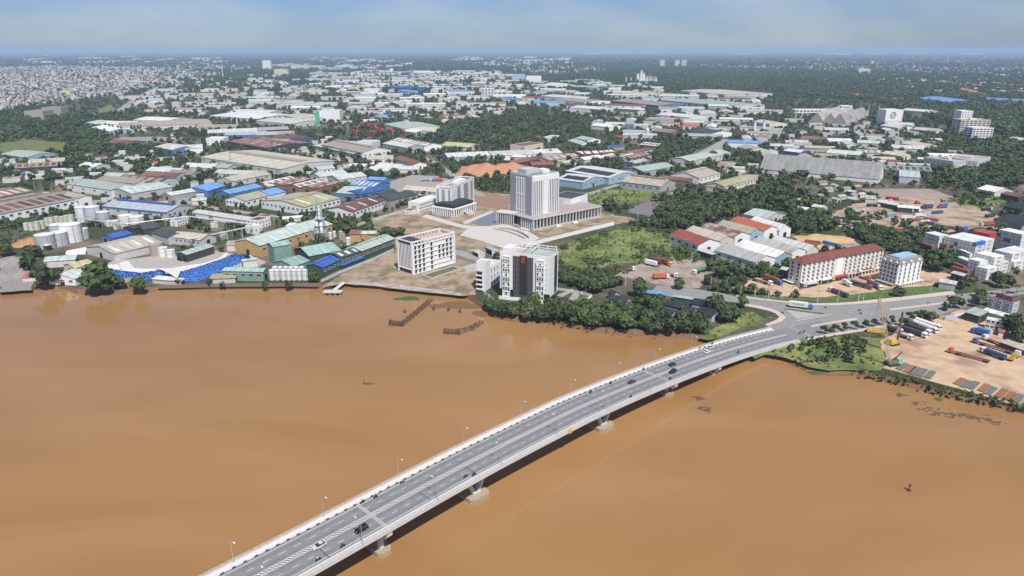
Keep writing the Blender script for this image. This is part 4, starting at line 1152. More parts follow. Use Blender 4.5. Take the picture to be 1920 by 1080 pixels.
for q in ((-L_ / 2, L_ / 2, -W_ / 2, -W_ / 2 + .6), (-L_ / 2, L_ / 2, W_ / 2 - .6, W_ / 2), (-L_ / 2, -L_ / 2 + .6, -W_ / 2, W_ / 2), (L_ / 2 - .6, L_ / 2, -W_ / 2, W_ / 2)): MB().box(*q, h9 - .9, h9 + (.002 if q[2] == q[3] else 0)).build('roof_beam', WALL['white'], o)
for i in range(8):
    for yy in (-W_ / 2, W_ / 2 - .5):
        u = -L_ / 2 + (L_ - .6) * i / 7; MB().box(u, u + .6, yy, yy + .5, h9 - 2.5, h9 - .9).build('roof_post', WALL['white'], o)
MB().box(-L_ / 2 + 1, L_ / 2 - 1, -W_ / 2 + 1.5, W_ / 2 - 1.5, h9 - 2.5, h9 - 2.4).build('roof', ROOF['grey'], o); MB().box(0, L_ * .3, -W_ * .2, W_ * .2, h9 - 2.4, h9 + .2).build('stair_housing', WALL['white'], o)
hw = height_from(px(c, 345, 402), px(c, 345, 328)[1])
o, L_, W_ = block(pt(c, 345, 402), pt(c, 508, 350), pt(c, 280, 386), hw, 'three-storey white wing with ribbon windows left of the hall', 'white', 'white', 3, 14, 0, 2.2, 1.7, name='office_wing')
fpart(o, L_, W_, 'x', .25, .7, 1, hw * .75, 0, .1, WALL['grey'], 'end_panel')
block(pt(c, 280, 412), pt(c, 318, 400), pt(c, 240, 404), 4, 'small red-roofed gatehouse beside the three-storey wing', 'white', 'red', 1, 2, 1, 1, 1, 'gatehouse', 'hut', plant=False, parapet=0)
# swooping entrance canopy on the plaza
o = thing('plaza_canopy', 'white arched ramp frame in front of the civic tower', 'canopy', (*pt(c, 1000, 530).xy, 0))
base = pt(c, 1000, 530)
for k_, (A, B, Cc) in enumerate((((900, 505), (1060, 492), (1170, 575)), ((905, 515), (1030, 525), (1140, 585)))):
    pts = []
    for i in range(11):
        t = i / 10; X = (1 - t) ** 2 * A[0] + 2 * t * (1 - t) * B[0] + t * t * Cc[0]; Y = (1 - t) ** 2 * A[1] + 2 * t * (1 - t) * B[1] + t * t * Cc[1]
        pts.append(pt(c, X, Y, 1.5 - k_ * .6) - base)
    b = MB()
    for p_, q_ in zip(pts, pts[1:]): b.bar(p_, q_, 1.6, .8)
    b.build('arched_rail', PAVE, o)
# ------------------------------------------------------------------ factories and warehouses read from the photograph
def S(c, q, h, label, roof='pale', wall='white', **k):
    P = [pt(c, q[i], q[i + 1], h) for i in (0, 2, 4)]
    return shed(*P, h, label, roof, wall, **k)
def B(c, q, base, label, wall='white', roofm='grey', **k):
    """q: near, right and left top corners; base: ground row under the near corner, or the height itself"""
    h = base[0] if isinstance(base, tuple) else height_from(px(c, q[0], base), px(c, q[0], q[1])[1])
    P = [pt(c, q[i], q[i + 1], h) for i in (0, 2, 4)]
    return block(*P, h, label, wall, roofm, **k)
def FB(c, xl, xr, base, top, deep, label, wall='white', roofm='white', ang=0.0, **k):
    """a far block facing the camera: left, right, base and top of its front, and how deep it is"""
    a_, b_ = pt(c, xl, base), pt(c, xr, base); d_ = b_ - a_; m_ = (a_ + b_) / 2; rz = math.atan2(d_.y, d_.x) + ang; w_ = d_.length
    q = m_ + Vector((-math.sin(rz), math.cos(rz), 0)) * (deep / 2)
    return block(None, None, None, height_from(px(c, (xl + xr) / 2, base), px(c, xl, top)[1]), label, wall, roofm, geo=(q.x, q.y, rz, w_, deep), **k)
# west bank works
S('a', (-420,690, 1000,412, 640,338), 8, 'long tan-roofed factory with brown roof panels and white loading front at the far left', 'tan', 'white', win=16, sky=12, skym='rust', door=2)
S('a', (-420,505, 390,352, 190,290), 9, 'brown-roofed factory hall behind the tan-roofed factory', 'rust', 'cream', sky=8, skym='beige')
S('a', (480,368, 610,412, 780,440), 9.5, 'teal-green roof bay joined to the tan-roofed factory', 'green', 'white', door=0)
S('a', (700,392, 880,430, 1000,400), 10, 'raised cream roof house at the right end of the tan-roofed factory', 'beige', 'white', win=6)
S('5', (765,305, 1250,352, 1402,300), 8, 'blue-grey warehouse with blue ridge strip and white office end', 'steel', 'offwhite', band='blue', vent='deepblue', win=6, gwin=5)
S('5', (500,138, 835,186, 1010,148), 8, 'long pale mint warehouse beside the tree-lined road', 'mint', 'white', win=4)
S('5', (985,213, 1290,160, 1140,128), 7, 'pale green warehouse right of the long mint one', 'mint', 'offwhite', sky=5)
S('5', (720,108, 1010,138, 1110,108), 8, 'tan-roofed bay behind the long mint warehouse', 'tan', 'offwhite')
S('5', (860,105, 1180,132, 1195,88), 8, 'rust-brown workshop roof behind the tan bay', 'rust', 'offwhite', sky=5, skym='tan')
S('5', (1560,192, 1690,152, 1590,122), 6, 'bright blue double shed at the head of the paved yard', 'blue', 'blue', door=2)
S('b', (665,382, 1030,302, 915,276), 6.5, 'long bright blue shed with a row of windows under the eave', 'blue', 'blue', win=12)
S('b', (840,462, 1100,398, 980,350), 7, 'white workshop with cream roof in front of the long blue shed', 'beige', 'white', gwin=6, win=4)
S('b', (1125,396, 1290,356, 1150,318), 7, 'square light blue roof right of the white workshop', 'blue', 'white')
S('b', (1500,530, 1905,432, 1480,354), 8, 'broad olive-yellow roofed mill with white gable and window band', 'olive', 'white', gwin=10, win=8, sky=2, vent='tan')
S('6', (720,350, 962,266, 850,224), 7, 'rust-brown roofed mill with white walls near the civic site', 'rust', 'white', sky=3, win=9, gwin=5)
S('b', (240,590, 900,688, 935,645), 5, 'long low white roof in the middle of the chemical works', 'white', 'white')
B('b', (985,690, 1120,650, 880,668), (7,), 'small white two-storey office with red-brown flat roof in the works', 'white', 'rust', floors=2, n1=4, n2=3, plant=False)
B('b', (935,760, 1025,735, 880,735), (6,), 'small white block by the pipe rack', 'white', 'white', floors=1, n1=2, n2=2, plant=False)
S('b', (-10,862, 330,900, 572,850), 6, 'beige and white roofed works building with ribbed wall', 'beige', 'offwhite', win=7)
S('5', (1135,505, 1260,540, 1340,500), 6.5, 'dark slate roof adjoining the beige works building', 'dark', 'offwhite')
S('5', (850,545, 988,512, 930,490), 6, 'small deep blue shed among the pipes', 'deepblue', 'blue', door=2)
S('5', (1075,482, 1200,462, 1110,440), 5.5, 'dark teal shed right of the deep blue one', 'dark', 'dark')
S('5', (1000,478, 1075,460, 1010,445), 5.5, 'narrow dark shed behind the deep blue one', 'dark', 'dark')
S('5', (860,665, 1212,580, 985,535), 6, 'faded beige-green roofed open shed near the blue tarpaulins', 'beige', 'offwhite', sky=4, win=0)
S('5', (1400,670, 1602,607, 1530,594), 6, 'open pale mint canopy roof near the white tanks', 'mint', 'dark', door=2)
S('5', (330,722, 560,705, 520,675), 5, 'low pale green roof at the river-side trees', 'mint', 'offwhite')
S('5', (560,770, 702,735, 645,705), 5, 'yellow-green roofed hut row above the river house', 'olive', 'cream', win=4)
S('5', (560,850, 665,805, 510,780), 5, 'white river house with pale roof under the trees', 'pale', 'white', win=3, gwin=3)
S('5', (905,882, 1050,868, 1015,840), 3.6, 'low rust-red shelter at the water edge', 'tan', 'brick')
S('5', (165,842, 262,836, 250,806), 3.2, 'small orange-roofed pavilion by the gravel heap', 'orange', 'offwhite')
S('5', (1140,852, 1250,862, 1255,840), 3.2, 'low white shelter below the blue tarpaulins, left of two', 'white', 'offwhite', lean=True)
S('5', (1250,862, 1355,868, 1358,852), 3.2, 'low white shelter below the blue tarpaulins, right of two', 'white', 'offwhite', lean=True)
S('5', (285,590, 350,605, 355,590), 4, 'small pale canopy in front of the largest tank', 'white', 'dark', lean=True)
wl = [('w',) + tuple(px('5', 1670, 790)), ('w',) + tuple(px('6', 50, 798)), ('w',) + tuple(px('6', 130, 772))]
shed(*[at(q[1], q[2], 7) for q in wl], 7, 'green gabled riverside warehouse right of the blue tarpaulins', 'green', 'green', win=5)
S('5', (1575,852, 1762,845, 1755,818), 3.5, 'low yellow-green lean-to in front of the green riverside warehouse', 'olive', 'offwhite', lean=True)
S('5', (1820,720, 1930,705, 1935,690), 5, 'small pale shed above the green riverside warehouse', 'mint', 'offwhite')
S('5', (1700,600, 1880,590, 1850,560), 5, 'tan and pale canopy above the blue tarpaulins', 'tan', 'offwhite')
# green plant with the distillation tower
S('b', (1000,965, 1815,722, 1600,666), 9, 'very long mint-roofed hall with ochre wall beside the distillation tower', 'mint', 'ochre', vent=0, win=9)
S('6', (130,612, 262,590, 175,570), 14, 'tall narrow green gabled block of the distillation plant', 'green', 'green', door=0)
S('6', (280,757, 402,716, 290,672), 7, 'green lean annexe in front of the tall green block', 'green', 'green')
S('6', (400,680, 632,636, 480,588), 7, 'broad green roof in the middle of the distillation plant', 'green', 'darkgreen')
S('6', (795,642, 1040,548, 955,520), 7.5, 'long mint-roofed dark green shed reaching toward the building site', 'mint', 'darkgreen', vent='mint', win=10)
S('6', (632,692, 790,645, 700,618), 7, 'dark-roofed middle length of the riverside green shed', 'darkgreen', 'darkgreen', sky=3, win=6)
S('6', (500,766, 632,706, 535,680), 7, 'bright blue roofed river end of the green shed', 'deepblue', 'darkgreen', vent='deepblue', win=4)
S('6', (650,752, 815,692, 810,680), 3.2, 'thin blue awning along the dark-roofed shed', 'deepblue', 'dark', lean=True, door=0)
S('6', (700,515, 890,520, 880,488), 7, 'rust and ochre low building behind the distillation tower', 'rust', 'ochre')
S('6', (790,515, 900,512, 890,492), 7.6, 'small mint roof beside the rust and ochre building', 'mint', 'ochre')
S('6', (225,455, 330,470, 350,440), 5, 'small white roof among the trees left of the mint-roofed hall', 'white', 'white')
B('b', (70,690, 205,650, 50,665), (5,), 'small white utility block beside the warehouse with the blue strip', 'white', 'grey', floors=2, n1=5, n2=1, plant=False)
# blue sheds and yards behind
S('6', (680,145, 880,166, 978,130), 7, 'blue warehouse with skylight strips behind the rust-brown mill', 'blue', 'blue', sky=6)
S('6', (830,104, 960,113, 988,96), 7, 'small blue roof behind the skylit blue warehouse', 'blue', 'blue')
S('6', (770,220, 967,182, 870,162), 6, 'deep blue lean roof left of the dark sheds', 'deepblue', 'blue')
S('6', (600,206, 770,216, 880,164), 6, 'pale mint roof joined to the deep blue lean roof', 'mint', 'blue')
S('6', (1000,266, 1212,216, 1095,196), 5, 'dark grey shed row beside the civic site wall', 'dark', 'concrete')
S('6', (960,240, 1090,215, 1020,190), 5, 'small charcoal roof behind the dark grey shed row', 'dark', 'concrete')
S('6', (1100,182, 1372,202, 1372,172), 5, 'long low beige roof beside the nine-storey office', 'beige', 'offwhite', win=6)
for i, (a0, b0) in enumerate(((200,150), (330,165), (430,175), (100,150))):
    S('6', (a0, b0, a0 + 210, b0 - 48, a0 + 150, b0 - 66), 6, ['rust and white workshop row, second from left', 'rust and white workshop row, third from left', 'rust and white workshop row, rightmost', 'rust and white workshop row, leftmost'][i], ['patch', 'white', 'patch', 'white'][i], 'brick', sky=4, skym='patch')
S('6', (480,88, 690,60, 620,40), 6, 'pale long shed above the rust workshop row', 'pale', 'offwhite', win=5)
S('6', (620,108, 830,80, 750,58), 6, 'pale green long shed right of it, above the blue warehouse', 'pale', 'offwhite')
S('6', (470,32, 592,20, 540,0), 6, 'small mint gabled house beside the grey factory', 'mint', 'white', win=4)
S('b', (690,240, 1130,160, 1080,118), 6, 'beige long shed behind the two blue sheds', 'beige', 'offwhite', win=4)
S('b', (1110,300, 1260,262, 1200,240), 5, 'small white shed right of the beige long shed', 'white', 'brick')
S('b', (0,400, 280,352, 180,335), 6, 'grey-white shed at the corner of the paved yard', 'pale', 'grey')
S('b', (240,460, 400,450, 390,425), 4.5, 'low white canopy below the double blue shed', 'white', 'offwhite')
# centre left, behind
S('2', (490,845, 800,905, 1000,880), 10, 'very large tan-grey roofed warehouse with white ribbed gable', 'tan', 'white', rise=5, gwin=6, vent='tan')
S('2', (420,850, 785,925, 830,905), 6, 'pale green lean-to along the tan-grey warehouse', 'mint', 'green', lean=True)
S('2', (950,836, 1130,868, 1235,852), 9, 'pale roofed factory bay with grey wall right of the tan-grey warehouse', 'pale', 'grey', win=5)
S('2', (1010,812, 1260,858, 1420,850), 8, 'broken rust and white factory roof with ribs', 'patch', 'white', sky=8, skym='white')
S('2', (1385,850, 1600,865, 1500,820), 6, 'pale olive roof right of the broken factory roof', 'olive', 'offwhite')
S('2', (1030,945, 1180,995, 1212,965), 7, 'rust-red gabled warehouse by the factory road', 'rust', 'white', sky=4, skym='red')
S('2', (845,955, 1030,950, 1080,918), 7, 'beige-roofed white office left of the rust-red gable', 'beige', 'white', gwin=3, win=5)
S('2', (830,1035, 985,1045, 1000,1020), 5, 'small mint hut by the blue warehouse yard, left', 'pale', 'green')
S('2', (880,1010, 1060,1025, 1090,995), 5, 'white roof strip behind the mint hut', 'white', 'offwhite')
S('2', (1060,1030, 1220,1030, 1230,1005), 5, 'white roof strip right of the mint hut', 'white', 'offwhite')
S('2', (690,1005, 815,1010, 820,985), 5, 'small white roof near the trees left of the mint hut', 'white', 'offwhite')
shed(pt('1', 1500, 938, 8), pt('2', 190, 1030, 8), pt('2', 520, 955, 8), 8, 'sprawling grey-beige factory roof with long skylight ridges', 'beige', 'offwhite', sky=9, win=10, vent='tan')
S('2', (1440,940, 1760,925, 1900,890), 7, 'long white shed behind the red earth mound, left length', 'white', 'steel', win=5)
S('2', (1780,930, 2100,915, 2060,880), 7, 'white shed with ribbed wall behind the red earth mound', 'white', 'white', win=6)
B('2', (860,835, 930,815, 810,810), (9,), 'small white boxy building behind the tan-grey warehouse', 'white', 'white', floors=2, n1=2, n2=2, plant=False)
FB('2', 480, 632, 678, 592, 30, 'big pale windowless white block with green slab edge', 'white', 'pale', floors=1, n1=0, n2=0, name='cold_store', plant=False)
fp = at(*px('2', 466, 708)); o = thing('green_pylon_sign', 'tall narrow green slab standing beside the windowless white block', 'sign', (fp.x, fp.y, 0)); MB().box(-4, 4, -1.5, 1.5, 0, 30).build('slab', M('green_panel', (.10, .42, .25), rand=0), o); MB().box(-4.4, 4.4, -1.9, 1.9, 0, 1).build('base', CONC, o); MB().box(-4.2, 4.2, -1.7, 1.7, 30, 30.6).build('cap', M('green_panel', (.10, .42, .25)), o)
S('2', (960,690, 1110,726, 1392,682), 9, 'wide pale mint warehouse behind the red containers', 'mint', 'cream')
S('2', (1110,742, 1200,755, 1310,715), 6, 'white lean roof in front of the wide mint warehouse', 'white', 'steel')
S('2', (0,665, 260,690, 380,655), 8, 'pale green warehouse left of the windowless white block', 'pale', 'offwhite')
S('2', (210,625, 330,655, 460,625), 9, 'beige gable warehouse next to the windowless white block', 'beige', 'offwhite')
S('2', (0,740, 250,728, 240,712), 7, 'grey rusted shed roof left of the red containers, front', 'grey', 'dark')
S('2', (0,775, 290,765, 270,748), 7, 'blue-walled long shed left of the red containers', 'stained', 'blue')
S('2', (130,800, 350,805, 330,775), 7, 'blue-walled shed with orange roof strip', 'rust', 'blue')
S('2', (0,835, 245,830, 190,795), 7, 'white gabled open shed in front of the blue-walled sheds', 'tan', 'white', door=3)
# left
S('1', (5,915, 190,942, 388,908), 6, 'light blue walled shed with mint roof at the left edge', 'mint', 'lightblue', win=4)
S('1', (110,1022, 425,1004, 600,958), 6, 'tan patched factory roof below the light blue shed', 'tan', 'dark', sky=6, skym='rust')
S('1', (210,985, 480,970, 600,945), 6, 'cream roof strip behind the tan patched roof', 'beige', 'offwhite')
S('1', (1160,860, 1290,885, 1370,845), 8, 'white roof of the works with the striped chimney, left half', 'white', 'blue')
S('1', (1290,880, 1520,868, 1470,830), 8, 'pale roof of the works with the striped chimney, right half', 'pale', 'white', gwin=3, door=3)
S('1', (900,716, 1590,684, 1500,652), 9, 'very long tan-grey shed behind the cypress trees', 'tan', 'offwhite', sky=0)
S('1', (770,690, 1005,688, 935,650), 8, 'white roof left of the very long tan-grey shed', 'white', 'white')
S('1', (640,680, 765,695, 800,660), 7, 'pale roof at the grove edge left of the white roof', 'mint', 'white')
S('1', (1000,657, 1250,668, 1155,630), 8, 'white roof behind the very long tan-grey shed', 'white', 'white')
S('1', (690,715, 820,745, 900,710), 6, 'small white house row beside the grove', 'white', 'lightblue', win=5)
S('1', (790,830, 960,840, 990,800), 5, 'rust-brown house roof with blue gable in the grove', 'rust', 'blue')
S('1', (1570,628, 1930,652, 1940,600), 7, 'sprawling white low roofs at the mid left, front', 'white', 'offwhite', sky=6)
S('1', (1700,600, 2000,610, 2000,560), 7, 'sprawling white low roofs at the mid left, back', 'white', 'offwhite')
S('1', (1460,720, 1770,715, 1720,695), 6, 'grey strip roof behind the trees near the lamp mast', 'tan', 'offwhite')
S('1', (1560,760, 1930,745, 1900,722), 7, 'pale long roof above the blue-walled sheds', 'pale', 'blue')
S('1', (1680,775, 1990,768, 1960,745), 7, 'steel-blue long roof above the blue-walled sheds', 'steel', 'blue')
S('1', (1700,820, 1990,872, 2130,800), 7, 'wide rust-striped roof of the blue-walled shed group', 'rust', 'dark', sky=7, skym='patch')
FB('1', 1550, 1682, 850, 800, 22, 'small white two-storey office near the blue-walled sheds', 'white', 'white', floors=2, n1=4, n2=4, plant=False)
FB('1', 1295, 1352, 582, 528, 14, 'cream four-storey building on the left midground', 'cream', 'tan', floors=4, n1=4, n2=1, plant=False)
FB('1', 190, 330, 655, 596, 40, 'unfinished grey concrete shell in the left grove, front', 'concrete', 'tan', floors=3, n1=5, n2=3, name='concrete_shell', plant=False)
FB('1', 320, 465, 625, 568, 30, 'unfinished grey concrete shell in the left grove, back', 'concrete', 'tan', floors=3, n1=6, n2=2, name='concrete_shell', plant=False)
FB('1', 455, 528, 472, 442, 30, 'pale yellow cube house standing out in the left town', 'yellow', 'beige', floors=2, n1=0, n2=0, plant=False, name='town_house', cat='house')
for i, (x0, y0, w0, rf) in enumerate(((1360,1010,230,'white'), (1540,1010,160,'beige'), (1090,1040,240,'pale'), (1250,1060,180,'tan'), (590,1000,120,'white'), (1050,1075,260,'rust'), (1600,1060,300,'pale'), (760,1080,210,'mint'))):
    S('1', (x0, y0, x0 + w0, y0 + 12, x0 + w0 + 30, y0 - 14), 5, f'{rf} low roof, {ORD[i]} of the scrap yard roofs from the right'.replace('pale', 'pale grey'), rf, 'offwhite')
# centre right, behind the tower
def solar(o_, u0, u1, v0, v1, h, r, W_):
    ro = [x_ for x_ in o_.children if x_.name.startswith('roof')][0]
    y = W_ / 2; z = lambda yy: h + r * (1 - abs(yy) / y) + .26
    n = 12
    for i in range(n):
        a0 = u0 + (u1 - u0) * i / n; a1 = u0 + (u1 - u0) * (i + .94) / n
        MB().poly([(a0, -y * v1, z(y * v1)), (a1, -y * v1, z(y * v1)), (a1, -y * v0, z(y * v0)), (a0, -y * v0, z(y * v0))]).build('solar_panel', ROOF['black'], ro)
for q, lab in (((-100,572, 200,612, 492,560), 'light blue walled warehouse with solar panels beside the civic tower, nearer'), ((0,482, 490,562, 832,506), 'light blue walled warehouse with solar panels beside the civic tower, farther')):
    P = [pt('d', q[i], q[i + 1], 8) for i in (0, 2, 4)]
    g = rect3(*P); s_ = shed(*P, 8, lab, 'white', 'lightblue', rise=3.2, gwin=4); solar(s_, -g[3] * .38, g[3] * .42, .22, .80, 8, 3.2, g[4])
S('d', (625,602, 1075,657, 1282,608), 8, 'cream barrel-roofed warehouse with grey wall and white rounded gable', 'beige', 'grey', rise=5, vent='tan', win=6)
S('d', (880,490, 1235,432, 1030,394), 7, 'mint-roofed warehouse behind the cream barrel roof', 'mint', 'steel', gwin=6)
S('d', (1510,566, 1742,510, 1555,440), 7, 'white warehouse with stepped beige roof', 'beige', 'white', rise=5, win=5, vent='beige')
S('7', (1592,160, 1832,96, 1735,70), 7, 'grey-olive roofed warehouse above the palm grove', 'olive', 'cream', gwin=8, win=10)
S('d', (1040,566, 1392,602, 1402,570), 4, 'long low rust-red roof behind the cream barrel roof', 'rust', 'brick')
S('d', (1412,376, 1862,278, 1722,234), 8, 'long white and mint shed beside the district road', 'mint', 'cream', win=9)
S('d', (770,402, 942,366, 862,344), 6, 'blue-fronted shed with grey roof in the lane', 'stained', 'blue')
S('d', (740,346, 972,300, 905,268), 6, 'rust-red long roof above the blue-fronted shed, nearer', 'rust', 'offwhite', sky=5, skym='tan')
S('d', (720,292, 992,236, 932,214), 6, 'rust-red long roof above the blue-fronted shed, farther', 'rust', 'offwhite')
S('d', (680,340, 800,300, 740,275), 6, 'white lean roof left of the rust-red long roofs', 'white', 'offwhite')
S('d', (840,185, 1025,205, 1100,170), 6, 'white shed with brown roof slots beside the big grove', 'white', 'dark', sky=5, skym='rust')
S('d', (485,222, 662,205, 640,190), 5, 'low house covered with bright blue sheet near the smoke', 'deepblue', 'ochre')
S('d', (550,100, 650,108, 640,84), 6, 'small orange roof in the trees near the smoke', 'orange', 'offwhite')
for i, (q, rf, w_) in enumerate((((0,330, 150,310, 110,280), 'tan', 'offwhite'), ((140,300, 400,290, 350,255), 'rust', 'brick'), ((220,360, 430,330, 380,305), 'white', 'offwhite'), ((400,280, 560,265, 540,245), 'patch', 'brick'), ((0,400, 130,370, 80,350), 'beige', 'cream'), ((420,330, 560,300, 540,280), 'white', 'offwhite'))):
    S('d', q, 5.5, ORD[i] + ' of the crowded rust and white lane roofs behind the solar warehouses, from the left', rf, w_, sky=3, skym='white', group='lane roofs behind the solar warehouses')
S('d', (30,140, 160,180, 260,165), 6, 'white and mint clinic roof in the trees, front', 'mint', 'white', win=3)
S('d', (110,115, 250,140, 350,105), 6, 'white and mint clinic roof in the trees, back', 'mint', 'white')
S('3', (20,985, 260,945, 230,925), 6, 'dark rust open shed left of the civic tower top', 'rust', 'dark')
S('3', (150,1000, 320,995, 300,960), 6, 'rust-red roof right of the dark rust open shed', 'red', 'dark')
S('3', (280,965, 495,935, 450,905), 6, 'tan roof with white strips behind the civic tower', 'tan', 'offwhite', sky=4)
S('3', (100,920, 380,905, 400,870), 6, 'white roof row behind the tan strip roof', 'white', 'offwhite', sky=3)
S('3', (0,935, 95,940, 90,890), 6, 'white roof above the red earth mound', 'white', 'offwhite')
B('3', (95,860, 235,835, 40,840), (8,), 'pink-walled two-storey house with brown roof', 'cream', 'rust', floors=2, n1=7, n2=2, plant=False, name='house', cat='house')
B('3', (300,795, 360,780, 240,790), (7,), 'small white flat-roofed house in the trees', 'white', 'white', floors=2, n1=3, n2=3, plant=False, name='house', cat='house')
# right: the big grey hall and the factory with the round sign
shed(pt('8', -60, 26, 5), pt('8', 832, 104, 5), pt('8', 905, 70, 5), 5, 'huge grey steep-roofed storage hall with white gable', 'grey', 'white', rise=17, sky=0, geo=None)
big = bpy.data.objects['warehouse'] if False else None
S('8', (990,82, 1142,92, 1292,55), 8, 'mint-roofed warehouse with blue-grey front right of the huge grey hall', 'mint', 'steel')
S('4', (880,1030, 1230,1045, 1310,1025), 6, 'grey roof strip with slots behind the mint-roofed warehouse', 'grey', 'brick', sky=7, skym='dark')
S('4', (1000,835, 1170,862, 1360,825), 8, 'beige gabled factory with long front', 'beige', 'offwhite', win=6, sky=2)
S('4', (930,870, 1180,882, 1200,858), 6, 'long white strip roof in front of the beige gabled factory', 'white', 'offwhite')
S('4', (670,905, 860,910, 880,880), 6, 'grey-beige roof row left of the long white strip', 'tan', 'offwhite', sky=4)
S('4', (850,910, 1000,930, 1010,900), 6, 'pale yellow roof in front of the grey-beige row', 'beige', 'cream')
S('4', (440,905, 690,925, 700,890), 6, 'mint fronted shed behind the huge grey hall', 'pale', 'green')
S('4', (120,890, 240,905, 260,870), 6, 'white shed with blue front behind the huge grey hall', 'white', 'deepblue')
S('4', (670,830, 840,838, 845,818), 6, 'pale mint strip roof right of the villa trees', 'mint', 'offwhite')
S('4', (430,735, 610,740, 600,715), 6, 'pale villa-style roof in the trees by the pyramid roofs', 'pale', 'offwhite', win=4)
S('4', (160,845, 330,850, 330,820), 6, 'grey hipped shed behind the huge grey hall', 'grey', 'white')
S('4', (460,820, 640,822, 650,800), 6, 'white strip roof behind the red-brown rows', 'white', 'offwhite')
S('4', (240,800, 480,815, 480,785), 5, 'dark red row-house roof in the trees', 'rust', 'brick')
B('4', (1390,975, 1500,965, 1250,935), (13,), 'white concrete apartment block at the right, front', 'offwhite', 'stained', floors=3, n1=5, n2=6, name='apartment_block')
B('4', (1570,975, 1672,940, 1400,925), (13,), 'white concrete apartment block at the right, back', 'offwhite', 'stained', floors=3, n1=5, n2=7, name='apartment_block')
FB('4', 1518, 1672, 822, 722, 24, 'white six-storey office with blue window bands at the right', floors=6, n1=6, n2=2, ww=8, wh=2, plant=False)
FB('4', 1430, 1648, 770, 662, 26, 'tan eight-storey block with dark window bands at the right', 'cream', 'tan', floors=7, n1=7, n2=2, ww=9, wh=2)
FB('4', 1425, 1510, 742, 595, 24, 'tall white tower block behind the tan block', floors=9, n1=4, n2=1, wh=1.8, plant=False)
FB('4', 200, 620, 640, 585, 26, 'long white three-storey factory office with blue glazing, front', floors=3, n1=15, n2=2, ww=14, wh=3, plant=False)
FB('4', 540, 626, 620, 556, 20, 'white raised end block of the blue glazed office', floors=4, n1=4, n2=1, ww=8, wh=2.5, plant=False)
cpo, L_, W_ = FB('4', 865, 1003, 698, 586, 28, 'large plain white factory block with round green emblem', ang=.12, floors=1, n1=0, n2=0, plant=False, name='feed_mill', cat='factory')
GRN = M('emblem_green', (.02, .22, .13), rand=0, var=.02)
hc = height_from(px('4', 934, 698), px('4', 934, 586)[1])
b = MB(); r0 = L_ * .15; zc = hc * .68; yo = -W_ / 2 - .3; xo = -L_ * .06
for i in range(20):
    a0, a1 = 2 * math.pi * i / 20, 2 * math.pi * (i + 1) / 20
    b.bar((xo + r0 * math.cos(a0), yo, zc + r0 * math.sin(a0)), (xo + r0 * math.cos(a1), yo, zc + r0 * math.sin(a1)), r0 * .18)
b.build('emblem_ring', GRN, cpo)
def lettering(parent, text, size, loc, rot, mat, depth=.05, name='lettering'):
    cu = bpy.data.curves.new('lettering', 'FONT'); cu.body = text; cu.size = size; cu.extrude = depth; cu.align_x = 'CENTER'; cu.align_y = 'CENTER'
    to = bpy.data.objects.new('t', cu); COL.objects.link(to)
    me = bpy.data.meshes.new_from_object(to.evaluated_get(bpy.context.evaluated_depsgraph_get())); bpy.data.objects.remove(to)
    me.materials.clear(); me.materials.append(mat)
    o_ = put(name, me, parent, loc); o_.rotation_euler = rot
    return o_
lettering(cpo, 'cp', r0 * 1.5, (xo, yo, zc + r0 * .1), (R(90), 0, 0), GRN)
fpart(cpo, L_, W_, 'y', .05, .95, .5, hc * .3, 0, .3, WALL['offwhite'], 'ribbed_panel')
# zigzag pyramid roofs of the mill
for k_, (xa, ya, xb, yb) in enumerate(((300, 690, 470, 640), (400, 695, 560, 645), (470, 700, 650, 650))):
    P0 = pt('4', xa, ya); P1 = pt('4', xb, yb - 5)
    P2 = pt('4', xa + 120, ya + 5)
    shed(P0 + Vector((0, 0, 6)), P1 + Vector((0, 0, 6)), P2 + Vector((0, 0, 6)), 5, ['left', 'middle', 'right'][k_] + ' bay of the zigzag steep-roofed mill beside the blue glazed office', 'stained', 'concrete', rise=20, name='mill_bay', cat='factory', group='zigzag mill bays', door=0)
S('4', (840,700, 980,720, 1100,690), 7, 'white roof below the round green emblem', 'white', 'white')
S('4', (1080,730, 1260,745, 1430,705), 8, 'wide grey-white roof right of the round green emblem', 'stained', 'offwhite')
S('4', (900,690, 1080,700, 1180,670), 8, 'wide white roof between the emblem block and the towers', 'white', 'offwhite')
S('4', (1000,585, 1200,600, 1215,590), 14, 'pale elevated gallery roof behind the emblem block', 'white', 'cream')
S('4', (1740,830, 1830,845, 1840,810), 6, 'small brown-roofed house at the right edge', 'rust', 'offwhite')
S('4', (1800,800, 1930,815, 1940,770), 7, 'mint and beige roof at the right edge', 'mint', 'cream')
S('4', (1110,495, 1330,528, 1530,515), 10, 'huge bright blue roof in the right forest, left one', 'blue', 'blue', rise=6)
S('4', (1600,508, 1930,524, 1960,505), 10, 'huge bright blue roof in the right forest, right one', 'blue', 'blue', rise=5)
S('4', (600,470, 700,478, 710,460), 8, 'orange tiled roof alone in the right forest', 'orange', 'cream')
for i, q in enumerate(((1370,390, 1460,395, 1470,378), (1460,392, 1550,398, 1555,380), (1400,425, 1500,445, 1520,430), (1500,450, 1595,470, 1600,455), (1675,448, 1760,455, 1765,435), (1780,440, 1895,450, 1900,430), (900,500, 985,508, 985,492))):
    S('4', q, 9, ORD[i] + ' orange-roofed villa in the right forest, from the left cluster outward', 'orange', 'cream', name='villa', cat='house', group='orange villas in the right forest')
